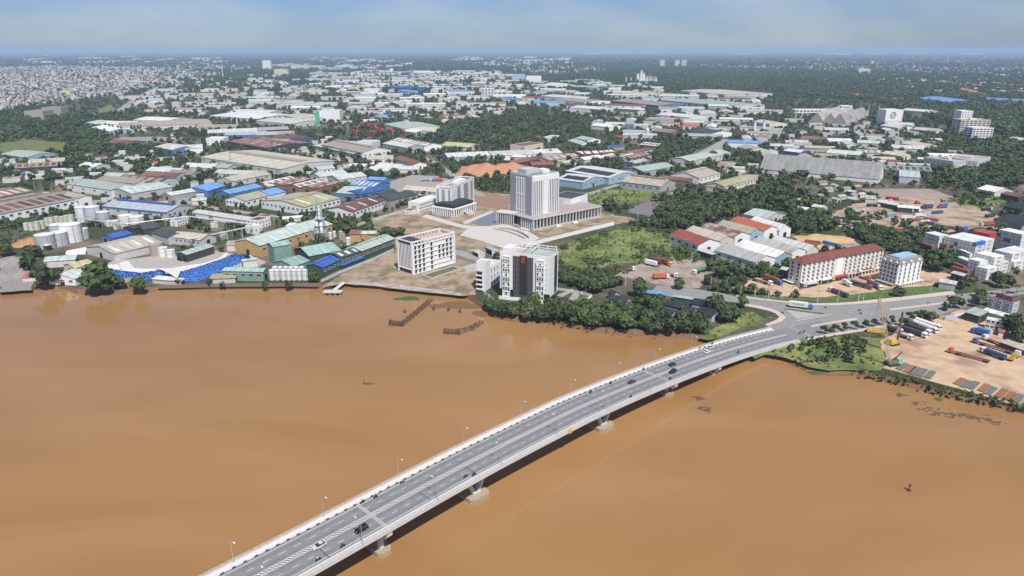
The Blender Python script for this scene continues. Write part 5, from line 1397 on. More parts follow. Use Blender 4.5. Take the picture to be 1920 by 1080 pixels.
# south-east: gabled warehouses above the truck yard
for q, rf, wl_, lab in (((90,480, 415,597, 628,550), 'red', 'white', 'red-brown roofed white warehouse at the left end of the gabled row'), ((262,440, 635,556, 795,512), 'beige', 'cream', 'cream roofed warehouse second in the gabled row'),
        ((432,405, 800,514, 988,474), 'patch', 'white', 'patched dark-red roofed warehouse third in the gabled row'), ((612,376, 988,476, 1145,440), 'beige', 'lightblue', 'cream roofed warehouse fourth in the gabled row'),
        ((772,330, 1150,442, 1328,414), 'orange', 'white', 'bright orange-red roofed warehouse in the gabled row'), ((990,326, 1332,426, 1515,424), 'white', 'white', 'white roofed warehouse right of the orange-red one'),
        ((600,652, 1065,792, 1278,740), 'pale', 'white', 'pale grey roofed warehouse at the front left of the lower row'), ((832,602, 1278,742, 1428,690), 'white', 'lightblue', 'white roofed warehouse second in the lower row'),
        ((1000,562, 1430,697, 1642,660), 'stained', 'white', 'rust-stained roofed warehouse third in the lower row'), ((1222,552, 1642,666, 1805,648), 'white', 'offwhite', 'white roofed warehouse at the right of the lower row')):
    S('e', q, 7, lab, rf, wl_, rise=3.6, win=4)
S('e', (405,655, 570,705, 650,690), 4.5, 'flat white canopy below the red-brown warehouse', 'white', 'dark', lean=True, rise=.3)
S('e', (930,248, 1180,300, 1300,228), 6, 'pale mint depot roof with red sign behind the orange warehouse', 'mint', 'offwhite')
S('e', (1530,185, 1640,200, 1670,180), 4.5, 'small white hut in the trees by the haulage yard', 'white', 'offwhite')
S('e', (1690,160, 1820,180, 1890,165), 5, 'white workshop roof at the edge of the haulage yard', 'white', 'offwhite')
S('e', (1340,865, 1400,880, 1420,850), 4, 'small pale lean-to at the left end of the long hotel', 'pale', 'dark')
S('g', (140,72, 250,80, 260,50), 5, 'small pale hut at the back of the haulage yard', 'mint', 'offwhite')
S('g', (500,170, 740,190, 760,168), 5, 'long white shelter in the middle of the haulage yard', 'white', 'dark')
S('g', (270,110, 480,150, 500,125), 5, 'grey-white shelter left of the long white one', 'pale', 'dark')
S('g', (1690,160, 1900,200, 2000,150), 6, 'black roofed coal shed at the right edge, back', 'black', 'dark')
S('g', (1580,300, 1900,380, 2050,300), 6, 'black roofed coal shed at the right edge, front', 'black', 'concrete')
S('g', (970,1010, 1150,1040, 1250,1020), 4.5, 'white tent-like roof beside the main road', 'white', 'grey')
S('g', (1105,910, 1235,945, 1280,925), 4.5, 'pale open canopy in front of the red containers', 'pale', 'dark')
S('g', (1660,15, 1860,60, 1930,40), 6, 'red-brown long roof at the right edge of the meadow', 'rust', 'dark')
S('8', (1570,175, 1700,200, 1740,170), 5, 'white low roofs at the edge of the right meadow', 'white', 'offwhite')
# small houses north of the haulage yard
for i in range(26):
    x = 1480 + rnd.uniform(0, 150); y = 342 + rnd.uniform(0, 40)
    p = at(x, y); rz = .5 + rnd.choice((0, math.pi / 2)) + rnd.uniform(-.15, .15); L_ = rnd.uniform(7, 13); W_ = rnd.uniform(5.5, 8)
    if is_free(p.x, p.y, rz, L_, W_):
        shed(None, None, None, 3.4, 'small house in the rusty-roofed cluster below the huge grey hall', rnd.choice(('rust', 'patch', 'red', 'stained', 'mint', 'tan')), rnd.choice(('offwhite', 'brick', 'cream')), geo=(p.x, p.y, rz, L_, W_), name='house', cat='house', group='house cluster below the huge grey hall', rise=1.4)
# black shade-net roofs of the plant nursery by the bridge head
for i, q in enumerate(((742,240, 860,262, 885,238), (745,290, 820,305, 835,280), (1145,280, 1260,310, 1290,282), (1350,275, 1500,300, 1530,262), (1390,335, 1500,370, 1540,330), (1090,335, 1190,365, 1240,335), (1260,330, 1345,352, 1390,315), (720,195, 755,212, 765,180), (1075,415, 1140,435, 1160,400))):
    P = [pt('3' if False else 'w', 960 + q[j] / 4, 500 + q[j + 1] / 4, 4) for j in (0, 2, 4)]
    shed(*P, 4, ORD[i] + ' black-roofed nursery shelter near the bridge head, from the upper left', 'black', 'grey', name='nursery_shelter', cat='shelter', group='black nursery shelters', rise=1.6)
P = [at(960 + a_ / 4, 500 + b_ / 4, 3) for a_, b_ in ((1210, 225), (1370, 250), (1350, 235))]; shed(*P, 3, 'long low green canopy beside the road to the bridge head', 'green', 'darkgreen', lean=True, name='canopy', cat='canopy', door=0)
P = [at(960 + a_ / 4, 500 + b_ / 4, 3) for a_, b_ in ((1000, 195), (1150, 215), (1150, 198))]; shed(*P, 3, 'long low teal canopy left of the road fork', 'blue', 'darkgreen', lean=True, name='canopy', cat='canopy', door=0)
# the small company house and neighbours in the construction yard
S('k', (1262,512, 1418,556, 1530,520), 5, 'mint-roofed open carport of the company house', 'mint', 'dark', lean=True)
hs = height_from(px('k', 1475, 692), px('k', 1475, 585)[1])
o, L_, W_ = block(pt('k', 1475, 692), pt('k', 1742, 745), pt('k', 1405, 655), hs, 'two-storey white company house with white roof sheet', 'white', 'white', floors=2, n1=5, n2=2, ww=1.8, wh=1.5, plant=False, parapet=.2)
hs = height_from(px('k', 1770, 530), px('k', 1770, 422)[1])
o, L_, W_ = block(pt('k', 1770, 530), pt('k', 1845, 508), pt('k', 1505, 448), hs, 'grey-blue shop house with large red rooftop sign', 'steel', 'red', floors=2, n1=1, n2=3, ww=1.4, plant=False)
SG = M('sign_red', (.26, .02, .04), rand=0); fpart(o, L_, W_, 'x', .1, .75, hs, hs + 4, -.6, -.3, SG, 'roof_sign')
for i, zz in enumerate((.7, 1.9, 3.0)):
    for j in range(9 - i):
        if (i + j) % 4 == 3: continue
        u = .14 + .065 * j; fpart(o, L_, W_, 'x', u, u + .045, hs + zz, hs + zz + .45, -.3, -.24, PAINT['pinkgrey'], 'sign_lettering')
S('k', (1455,495, 1790,588, 1810,560), 5.5, 'long narrow white shed in front of the red-signed shop house', 'white', 'offwhite', lean=True)
S('k', (1640,725, 1695,735, 1700,705), 3, 'tiny kiosk with orange roof in the construction yard', 'orange', 'white', name='kiosk', cat='hut')
S('k', (1660,850, 1925,945, 1945,905), 3, 'long low beige-roofed store along the yard hedge', 'beige', 'dark', lean=True)
wall_run('boundary_wall', 'blue and white painted gate wall of the construction yard', [pt('k', 1025, 600), pt('k', 1150, 582), pt('k', 1255, 565)], 2.6, .3, M('gate_wall_paint', (.35, .45, .6), col2=(.75, .75, .74), scale=.12, lo=.48, hi=.5, rand=0))

# ------------------------------------------------------------------ the two hotels
c = 'h'
hH = height_from(px(c, 400, 580), px(c, 388, 326)[1])
P = [pt(c, 388, 328, hH), pt(c, 1305, 160, hH), pt(c, 226, 288, hH)]
cx, cy, rz, L_, W_ = corner3(*P); mark(cx, cy, rz, L_, W_, 2)
o = thing('hotel', 'long white five-storey hotel with red-brown hipped roof', 'building', (cx, cy, 0), rz)
x, y = L_ / 2, W_ / 2; hg = hH * .17
MB().box(-x, x, -y, y, 0, hH).build('wall', M('hotel_white', (.70, .685, .65), var=.16, scale=.3, rand=0), o)
e = 1.0; rr = 3.4
rb_ = MB()
A_, B_, C_, D_ = (-x - e, -y - e, hH), (x + e, -y - e, hH), (x + e, y + e, hH), (-x - e, y + e, hH); E_, F_ = (-x + y, 0, hH + rr), (x - y, 0, hH + rr)
for f_ in ((A_, B_, F_, E_), (B_, C_, F_), (C_, D_, E_, F_), (D_, A_, E_), (D_, C_, B_, A_)): rb_.poly(f_)
rb_.build('roof', M('roof_hotel', (.18, .062, .05), streak=.2, scale=.1, rand=0), o)
rd = MB(); rd.bar((-x + y, 0, hH + rr + .08), (x - y, 0, hH + rr + .08), .5, .3); rd.build('ridge_cap', M('roof_hotel', (.22, .065, .05)), o)
fpart(o, L_, W_, 'y', 0, 1, hg - .25, hg + .1, 0, 2.2, WALL['offwhite'], 'canopy'); fpart(o, L_, W_, 'y', .02, .98, .2, hg - .3, 0, .05, WALL['concrete'], 'ground_floor')
for i in range(24):
    u = (i + .5) / 24; fpart(o, L_, W_, 'y', u - .006, u + .006, 0, hg - .25, 1.4, 2.0, WALL['offwhite'], 'canopy_column')
    fpart(o, L_, W_, 'y', u - .012, u + .014, .2, hg - .7, .05, .1, DARK, 'shop_opening') if i % 2 else None
fh = (hH - hg) / 5
bal = shared('balcony', lambda: MB().box(-.1, .9, -.6, 0, -.95, -.87).box(-.1, .9, -.6, -.55, -.87, -.35).mesh('balcony', [CHASSIS]))
for f in range(5):
    for i in range(18):
        if i in (7, 8): continue
        u = (i + .5) / 18; z = hg + fh * (f + .52)
        window_at(o, L_, W_, 'y', u, z, 1.5, 1.25, WALL['offwhite'])
        q = face_box(L_, W_, 'y', u, u, 0, 1, 0, 0); put('balcony', bal, o, (q[0] + .2, q[2], z))
    for i in range(2): window_at(o, L_, W_, 'x', (i + .5) / 2, hg + fh * (f + .5), 1.9, 1.4, WALL['offwhite'])
for i in range(19):
    u = min(.997, max(.003, i / 18)); fpart(o, L_, W_, 'y', u - .003, u + .003, hg, hH - .1, 0, .3, WALL['white'], 'pilaster')
fpart(o, L_, W_, 'y', .405, .48, hg, hH - .2, .0, .5, PAINT_W, 'stair_panel')
# smaller hotel with mansard and blue flat roof
hM = height_from(px(c, 1475, 585), px(c, 1480, 335)[1])
P = [pt(c, 1478, 335, hM), pt(c, 1742, 282, hM), pt(c, 1240, 285, hM)]
cx, cy, rz, L_, W_ = corner3(*P); mark(cx, cy, rz, L_, W_, 2)
o = thing('hotel', 'square white five-storey hotel with grey mansard and pale blue roof', 'building', (cx, cy, 0), rz)
x, y = L_ / 2, W_ / 2; hg = hM * .12
MB().box(-x, x, -y, y, 0, hM).build('wall', WALL['white'], o)
MB().loft([[(-x - .5, -y - .5, hM), (x + .5, -y - .5, hM), (x + .5, y + .5, hM), (-x - .5, y + .5, hM)], [(-x + 1, -y + 1, hM + 2.6), (x - 1, -y + 1, hM + 2.6), (x - 1, y - 1, hM + 2.6), (-x + 1, y - 1, hM + 2.6)]], closed=True).build('mansard', M('mansard_slate', (.22, .21, .20), var=.2), o)
MB().box(-x + 1, x - 1, -y + 1, y - 1, hM + 2.5, hM + 2.6).build('roof', ROOF['grey'], o)
MB().box(-x + 3, x - 3, -y + 2.5, y - 2.5, hM + 2.6, hM + 3.6).build('blue_roof', M('roof_paleblue', (.28, .45, .56), streak=.1, rand=0), o)
fh = (hM - hg) / 5
for f in range(5):
    for i in range(5):
        for sd in 'yx':
            u = (i + .5) / 5; z = hg + fh * (f + .5)
            window_at(o, L_, W_, sd, u, z, 1.4, 1.5)
            q = face_box(L_, W_, sd, u, u, 0, 1, 0, 0); k_ = put('balcony', bal, o, (q[0] - (.6 if sd == 'y' else 0), q[2] + (.6 if sd == 'x' else 0), z))
            if sd == 'x': k_.rotation_euler = (0, 0, -math.pi / 2)
dm = shared('dormer', lambda: MB().loft([[(math.cos(t) * 1.1, 0, math.sin(t) * 1.3) for t in [math.pi * i / 8 for i in range(9)]], [(math.cos(t) * 1.1, 2.2, math.sin(t) * 1.3) for t in [math.pi * i / 8 for i in range(9)]]]).poly([(math.cos(math.pi * i / 8) * 1.1, 0, math.sin(math.pi * i / 8) * 1.3) for i in range(9)]).mesh('dormer', WALL['white']))
for i in range(3): put('dormer', dm, o, (-x + L_ * (i + .5) / 3, -y - .55, hM + .3))
for i in range(3): put('dormer', dm, o, (-x - .55, -y + W_ * (i + .5) / 3, hM + .3), -math.pi / 2)
fpart(o, L_, W_, 'y', 0, 1.06, hg - .3, hg, 0, 3.0, WALL['offwhite'], 'terrace'); fpart(o, L_, W_, 'x', 0, 1.0, hg - .3, hg, 0, 3.5, WALL['concrete'], 'terrace')
for i in range(9): fpart(o, L_, W_, 'y', i / 8 * .98, i / 8 * .98 + .03, 0, hg - .3, 2.4, 2.9, WALL['white'], 'terrace_column')
for i in range(9): fpart(o, L_, W_, 'x', i / 8 * .95, i / 8 * .95 + .04, 0, hg - .3, 2.9, 3.4, WALL['concrete'], 'terrace_column')
# ------------------------------------------------------------------ tanks, silos, pipework
TANKM = {'white': M('tank_white', (.66, .66, .65), var=.07, scale=.3, rand=.05), 'grey': M('tank_grey', (.42, .44, .47), var=.14, scale=.25), 'cream': M('tank_cream', (.56, .54, .44), var=.1), 'brown': M('tank_brown', (.36, .31, .26), var=.25, scale=.5)}
def tank(c, X, Y, dia, top, col, label, group, cone=.12):
    k_ = CROP[c][2]; p = at(*px(c, X, Y)); dist = (p - Vector((0, 0, EYE_Z))).length
    r = dia / k_ / 2 * dist / FOC; h = height_from(px(c, X, Y), px(c, X, top)[1])
    q = p + Vector((p.x, p.y, 0)).normalized() * (r * .8)
    mark(q.x, q.y, 0, 2 * r, 2 * r)
    o = thing('storage_tank', label, 'tank', (q.x, q.y, 0), 0, group)
    n = 20
    MB().tube((0, 0, 0), (0, 0, h), r, k=n, cap=False).build('shell', TANKM[col], o, smooth=True)
    MB().tube((0, 0, h), (0, 0, h + r * cone), r, r * .08, k=n).build('roof', TANKM[col if col != 'grey' else 'white'], o)
    MB().tube((0, 0, h - .25), (0, 0, h + .05), r + .12, k=n, cap=False).tube((0, 0, h * .5), (0, 0, h * .5 + .15), r + .08, k=n, cap=False).build('stiffening_ring', STEEL, o)
    MB().bar((r * .75, -r * .75, 0), (r * .75, -r * .75, h), .5, .12).build('ladder', STEEL, o)
    b = MB()
    for i in range(n):
        a0, a1 = 2 * math.pi * i / n, 2 * math.pi * (i + 1) / n
        b.bar((r * math.cos(a0), r * math.sin(a0), h + .9), (r * math.cos(a1), r * math.sin(a1), h + .9), .06)
    b.build('top_rail', STEEL, o)
    return o
for i, (X, Y, d_, t_, cl) in enumerate(((530,1005,172,852,'grey'), (682,968,152,825,'grey'), (820,930,190,738,'white'), (955,892,88,778,'grey'), (660,860,130,735,'grey'))):
    tank('a', X, Y, d_, t_, cl, ['broad grey tank at the left front of the tank farm', 'grey tank second from left at the tank farm front', 'largest white tank of the front row', 'narrow grey tank right of the largest white tank', 'grey tank behind the front row'][i], 'front tanks of the tank farm')
for i, (X, Y, t_) in enumerate(((305,790,715), (365,795,712), (430,790,698), (485,775,690), (540,745,660), (592,740,650), (648,715,640), (702,708,642), (755,705,630), (808,700,622))):
    tank('a', X, Y, 47, t_, 'cream', ORD[i] + ' of the slim cream tanks in a curved row, from the left' if i else 'leftmost of the slim cream tanks in a curved row', 'slim cream tanks')
for i, (X, Y, d_, t_, cl) in enumerate(((942,700,110,535,'white'), (1066,725,140,535,'grey'), (1178,728,115,592,'grey'), (1425,715,140,632,'white'), (1545,725,140,645,'white'), (1230,748,62,690,'white'), (1300,745,80,688,'white'))):
    tank('a', X, Y, d_, t_, cl, ['tall white tank at the left of the rear row', 'tall grey tank of the rear row', 'lower grey tank of the rear row', 'squat white tank, left of a pair by the pipes', 'squat white tank, right of a pair by the pipes', 'small white tank below the rear row, left', 'small white tank below the rear row, right'][i], 'rear tanks of the tank farm')
for i in range(5): tank('a', 1000 + 30 * i, 515 - 3 * i, 34, 462, 'cream', ORD[i] + ' short cream silo behind the tall tanks, from the left', 'short cream silos')
for i, (X, Y, d_, t_, cl) in enumerate(((1175,682,76,598,'brown'), (1230,686,62,622,'white'), (1285,692,58,640,'white'))):
    tank('5', X, Y, d_, t_, cl, ['rusty tank left of the mint canopy', 'white tank next to the rusty one', 'small white tank right of the rusty pair'][i], 'tanks by the mint canopy')
for i in range(13):
    X = (125, 150, 165, 190, 212, 232, 250, 270, 292, 310, 330, 350, 372)[i]; rowb = i % 2
    tank('6', X, 862 - 14 * rowb, 36 if i % 4 else 42, 790 - 24 * rowb, 'white', (ORD[i] + ' white vessel of the riverside cluster, from the left').replace('nearest white', 'leftmost white'), 'white riverside vessels', cone=.4)
# distillation tower
bp_ = at(*px('6', 492, 560)); hd = height_from(px('6', 492, 560), px('6', 468, 245)[1])
o = thing('distillation_tower', 'slender pale green lattice tower with bundled columns', 'tower', (bp_.x, bp_.y, 0))
PGRN = M('tower_green_paint', (.36, .46, .43), rough=.5)
b = MB(); w0, w1 = 5.2, 1.5
lv = [hd * i / 11 for i in range(12)]; wf = lambda z: w0 + (w1 - w0) * min(1, z / (hd * .6))
for i in range(11):
    for sx, sy in ((-1, -1), (1, -1), (1, 1), (-1, 1)):
        a_, c_ = wf(lv[i]), wf(lv[i + 1]); b.bar((sx * a_, sy * a_, lv[i]), (sx * c_, sy * c_, lv[i + 1]), .35)
    for (ax, ay), (bx_, by_) in (((-1, -1), (1, -1)), ((1, -1), (1, 1)), ((1, 1), (-1, 1)), ((-1, 1), (-1, -1))):
        a_, c_ = wf(lv[i]), wf(lv[i + 1]); b.bar((ax * a_, ay * a_, lv[i]), (bx_ * c_, by_ * c_, lv[i + 1]), .2); b.bar((ax * c_, ay * c_, lv[i + 1]), (bx_ * c_, by_ * c_, lv[i + 1]), .2)
b.build('lattice_frame', PGRN, o)
for i, (x, y, r_, z) in enumerate(((-2.2, -2, 1.1, .5), (1.5, -2.6, 1.3, .42), (2.6, 1, .9, .36), (-2.4, 1.6, 1.2, .55), (0, 0, 1.0, .8))): MB().tube((x, y, 0), (x, y, hd * z), r_, k=10).dome((x, y, hd * z), r_, r_ * .6, k=10).build('column_vessel', TANKM['white'], o, smooth=True)
for z in (.2, .36, .52): MB().box(-4.2, 4.2, -4.2, 4.2, hd * z, hd * z + .2).build('platform', STEEL, o)
for i in range(5): MB().bar((-6 - i, -3 - i * .4, 0), (-6 - i, -3 - i * .4, 6 + i), .5).bar((-6 - i, -3 - i * .4, 6 + i), (-2, -2, 6 + i), .4).build('pipe', STEEL, o)
# process vessels next to it
for i, (X, Y, d_, t_) in enumerate(((640,560,34,500), (660,575,26,515), (695,600,40,550), (590,540,26,500), (560,555,30,510))): tank('6', X, Y, d_, t_, 'brown' if i < 2 else 'white', ORD[i + 1] + ' process vessel right of the distillation tower', 'process vessels', cone=.5)
def rack(label, a_, b_, h, w=3.0, pipes=4):
    d_ = (b_ - a_); n = max(2, int(d_.length / 9)); L0 = d_.length
    o_ = thing('pipe_rack', label, 'pipe rack', (a_.x, a_.y, 0), math.atan2(d_.y, d_.x))
    for i in range(n + 1):
        x = L0 * i / n; MB().bar((x, -w / 2, 0), (x, -w / 2, h), .3).bar((x, w / 2, 0), (x, w / 2, h), .3).bar((x, -w / 2, h - .3), (x, w / 2, h - .3), .3).build('trestle', STEEL, o_)
    for i in range(pipes):
        y = -w / 2 + w * (i + .5) / pipes; MB().tube((0, y, h + .15), (L0, y, h + .15), .22, k=6).build('pipe', TANKM['white'] if i % 2 else STEEL, o_)
rack('long pipe rack across the chemical works', pt('5', 1425, 440, 0), pt('5', 1890, 500, 0), 7)
rack('pipe rack rising toward the open canopy', pt('5', 1420, 620, 0), pt('5', 1890, 520, 0), 7)
rack('pipe rack beside the deep blue shed', pt('5', 950, 490, 0), pt('5', 1430, 430, 0), 6, pipes=3)
rack('pipe rack behind the tank farm', pt('a', 860, 720, 0), pt('a', 1420, 800, 0), 6, pipes=3)
# striped chimney, stacks, silos and masts farther off
def mast(c, X, Y, top, r, label, name='chimney', cat='chimney', col='white', stripes=0):
    p = at(*px(c, X, Y)); h = height_from(px(c, X, Y), px(c, X, top)[1])
    o_ = thing(name, label, cat, (p.x, p.y, 0)); n = stripes or 1
    for i in range(n): MB().tube((0, 0, h * i / n), (0, 0, h * (i + 1) / n), r * (1 - .35 * i / n), r * (1 - .35 * (i + 1) / n), k=12).build('band' if stripes else 'shaft', PAINT['red'] if stripes and i % 2 else (TANKM[col]), o_)
    MB().tube((0, 0, h), (0, 0, h + r * .5), r * .75, k=12).build('rim', STEEL, o_); MB().box(-r * 1.5, r * 1.5, -r * 1.5, r * 1.5, 0, r).build('base', CONC, o_)
    return o_
mast('1', 1298, 828, 768, 3.2, 'red and white striped chimney of the works at the left', stripes=5)
mast('o', 592, 408, 252, 3.5, 'tall thin pale chimney left of the far tower block', col='grey')
mast('o', 686, 330, 270, 2.5, 'shorter thin chimney right of the tall pale one', col='grey')
mast('1', 1782, 715, 645, 1.4, 'white lamp mast behind the grey strip roof', 'lamp_mast', 'mast')
mast('4', 745, 640, 545, 2.0, 'dark chimney behind the pyramid roofs, left', col='brown'); mast('4', 822, 640, 552, 2.0, 'dark chimney behind the pyramid roofs, right', col='brown')
mast('4', 733, 660, 590, 2.6, 'curled silver duct stack behind the pyramid roofs', col='grey')
for i, (X, Y, t_, r_) in enumerate(((940,385,315,9), (965,388,292,9), (985,385,312,9), (1010,388,338,10), (1035,388,338,10), (1060,390,342,10), (1075,392,346,9), (855,380,340,5), (890,385,345,5))):
    mast('3', X, Y, t_, r_, ORD[i] + ' silo of the distant grain silo group, from its tall head house', 'grain_silo', 'silo', 'grey' if i > 2 else 'white')
tank('d', 920, 95, 46, 20, 'white', 'white round-topped silo in front of the grey hipped roofs', 'lone silo', cone=1.0)
mast('3', 1880, 598, 550, 4, 'white water tower beside the far long sheds', 'water_tower', 'water tower'); mast('4', -40 + 4, 750, 672, 3.5, 'white cement silo left of the steep grey hall', 'cement_silo', 'silo'); mast('3', 1815, 755, 672, 3.5, 'pair partner of the white cement silo', 'cement_silo', 'silo')
# lattice power pylons
PYL = {}
def pylon(c, X, Y, top, label):
    p = at(*px(c, X, Y)); h = height_from(px(c, X, Y), px(c, X, top)[1]); o_ = thing('power_pylon', label, 'pylon', (p.x, p.y, 0), .5, 'lattice power pylons')
    b = MB(); n = 7; w = lambda t: h * .11 * (1 - t * .85)
    for i in range(n):
        t0, t1 = i / n, (i + 1) / n
        for sx, sy in ((-1, -1), (1, -1), (1, 1), (-1, 1)): b.bar((sx * w(t0), sy * w(t0), h * t0), (sx * w(t1), sy * w(t1), h * t1), .32)
        for (ax, ay), (bx_, by_) in (((-1, -1), (1, -1)), ((1, -1), (1, 1)), ((1, 1), (-1, 1)), ((-1, 1), (-1, -1))): b.bar((ax * w(t0), ay * w(t0), h * t0), (bx_ * w(t1), by_ * w(t1), h * t1), .2)
    b.build('lattice_body', STEEL, o_)
    for t in (.7, .82, .94): MB().bar((-h * .14, 0, h * t), (h * .14, 0, h * t), .4).build('cross_arm', STEEL, o_)
pylon('n', 1288, 705, 500, 'lattice pylon by the highway left of the white depot'); pylon('n', 890, 790, 590, 'lattice pylon at the edge of the left grove'); pylon('o', 500, 380, 285, 'far lattice pylon left of the tall pale chimney')
pylon('3', 280, 650, 545, 'lattice pylon behind the clinic roofs'); pylon('2', 690, 790, 690, 'lattice pylon in front of the red containers'); pylon('2', 1505, 690, 600, 'lattice pylon above the big grove'); pylon('1', 1735, 1010, 905, 'lattice mast in the scrap yard')
# concrete utility poles
POLE = [('shaft', MB().tube((0, 0, 0), (0, 0, 9.5), .2, .13, k=6).mesh('pole_shaft', CONCW)), ('crossarm', MB().bar((-1, 0, 8.9), (1, 0, 8.9), .14).bar((-.8, 0, 8.2), (.8, 0, 8.2), .12).mesh('pole_crossarm', CHASSIS))]
for i, (x, y) in enumerate(W(1388,556, 1415,558, 1440,561, 1464,561, 1484,562, 1532,570, 1570,568, 1609,566, 1618,564, 1688,556, 1744,549, 1784,548, 1735,592, 1742,593, 1361,549, 1332,543, 1172,536, 1300,540, 143,360, 66,354, 300,350, 262,345, 180,348, 381,375, 408,357, 570,332, 515,346, 515,420, 455,448, 378,405, 610,410, 272,405, 228,518, 868,440, 857,516, 1375,418, 1514,387, 1196,410)):
    o_ = thing('utility_pole', 'grey concrete utility pole with two short crossarms', 'utility pole', at(x, y), rnd.uniform(0, 3), 'concrete utility poles')
    for n_, me in POLE: put(n_, me, o_)

# ------------------------------------------------------------------ covered heaps on the quay
def heap_band(label, lo, hi, zlo, zhi, mat, dots):
    o_ = thing('covered_heap', label, 'covered heap'); n = 28
    def along(q, t):
        seg = t * (len(q) - 1); i = min(int(seg), len(q) - 2); f = seg - i
        return (q[i][0] + (q[i + 1][0] - q[i][0]) * f, q[i][1] + (q[i + 1][1] - q[i][1]) * f)
    rows = []
    for i in range(n + 1):
        a_ = pt('5', *along(lo, i / n), zlo); c_ = pt('5', *along(hi, i / n), zhi)
        row = []
        for j in range(7):
            q = a_.lerp(c_, j / 6); q.z = zlo + (zhi - zlo) * math.sin(j / 6 * math.pi / 2) + rnd.uniform(-.12, .12); row.append(q)
        rows.append(row)
    MB().loft(rows).build('sheet', mat, o_)
    if dots:
        b = MB()
        for i in range(n):
            for j in range(6):
                if rnd.random() < .85:
                    q = (rows[i][j] + rows[i + 1][j + 1]) / 2 + Vector((rnd.uniform(-.4, .4), rnd.uniform(-.4, .4), .15)); b.box(q.x - .45, q.x + .45, q.y - .45, q.y + .45, q.z - .3, q.z + .22)
        kind(b.build('weight', M('tyre_weight', (.02, .035, .10), rough=.9, rand=0), o_), 'stuff')
BT = M('blue_tarpaulin', (.045, .14, .43), rough=.5, var=.2, scale=.4, rand=0, bump=.4, bscale=.6); WT = M('white_tarpaulin', (.62, .60, .58), rough=.6, var=.12, scale=.15, rand=0, bump=.3, bscale=.3)
heap_band('blue tarpaulin slope with black weights, left length on the quay', [(672,822), (850,852), (1080,872), (1250,832)], [(700,768), (850,782), (1050,808), (1222,782)], .2, 4.5, BT, True)
heap_band('blue tarpaulin slope with black weights, right length on the quay', [(1330,862), (1480,872), (1640,812), (1755,752), (1880,702)], [(1352,800), (1540,742), (1690,692), (1760,660), (1862,678)], .2, 4.5, BT, True)
heap_band('white sheeted heap behind the left blue tarpaulins', [(700,766), (850,780), (1050,806), (1222,780), (1330,850)], [(860,742), (960,714), (1010,772), (1120,775), (1290,770)], 4.5, 5.2, WT, False)
heap_band('white sheeted heap behind the right blue tarpaulins', [(1330,850), (1352,798), (1540,740), (1690,690), (1715,660)], [(1290,770), (1380,752), (1500,738), (1640,700), (1690,655)], 4.5, 4.8, WT, False)
heap_band('crumpled white sheet beside the faded beige-green shed', [(490,670), (560,672), (640,668)], [(500,640), (580,624), (660,610)], .2, 2.6, WT, False)
def mound(name, label, cen, rx, ry, h, mat, n=26, ang=0):
    p = at(*cen); b = MB(); rows = []
    for i in range(n + 1):
        row = []
        for j in range(n + 1):
            u, v = -1 + 2 * i / n, -1 + 2 * j / n; d_ = math.hypot(u, v)
            z = max(0, 1 - d_ ** 1.6) * h * (1 + .28 * math.sin(u * 7 + v * 3) * math.cos(v * 5 - u)) + (rnd.uniform(-.03, .05) * h if d_ < .95 else 0)
            row.append((u * rx, v * ry, max(z, -.1) + .02))
        rows.append(row)
    o_ = b.loft(rows).build(name, mat, None, (p.x, p.y, 0), ang)
    tag(o_, label, 'mound'); mark(p.x, p.y, ang, rx * 1.7, ry * 1.7)
    return o_
mound('earth_mound', 'broad orange-red earth mound left of the civic tower', (905, 322), 34, 44, 9, REDEARTH); mound('earth_mound', 'orange-red earth mound partly hidden by the civic tower', (955, 318), 30, 36, 8, REDEARTH)
mound('spoil_heap', 'small orange spoil heap left of the tank farm', (56, 455), 11, 16, 3.5, M('ochre_spoil', (.42, .22, .10), var=.25, scale=.2, rand=0))
GRV = M('grey_gravel', (.25, .23, .21)); mound('gravel_heap', 'grey gravel heap at the left river edge, upper', (20, 492), 14, 12, 4, GRV); mound('gravel_heap', 'grey gravel heap at the left river edge, lower', (36, 516), 11, 8, 3.2, GRV); mound('gravel_heap', 'grey mud slope at the left picture edge', (2, 520), 13, 14, 2.6, GRV)
mound('sand_heap', 'yellow sand heap in the yard behind the hotels', (1545, 449), 22, 12, 2, M('yellow_sand', (.52, .36, .16), var=.15, rand=0)); mound('gravel_heap', 'blue-grey gravel heap behind the long hotel', (1597, 464), 12, 8, 3, GRV)
mound('rubble_heap', 'scrap and rubble heap at the back of the haulage yard', (1700, 362), 40, 26, 3, M('scrap_rubble', (.30, .24, .21), var=.4, scale=.5, rand=0, fine=.3)); mound('rubble_heap', 'grey rubble heap by the shredded yard at the left', (270, 262), 60, 40, 4, M('scrap_rubble', (.30, .24, .21)))

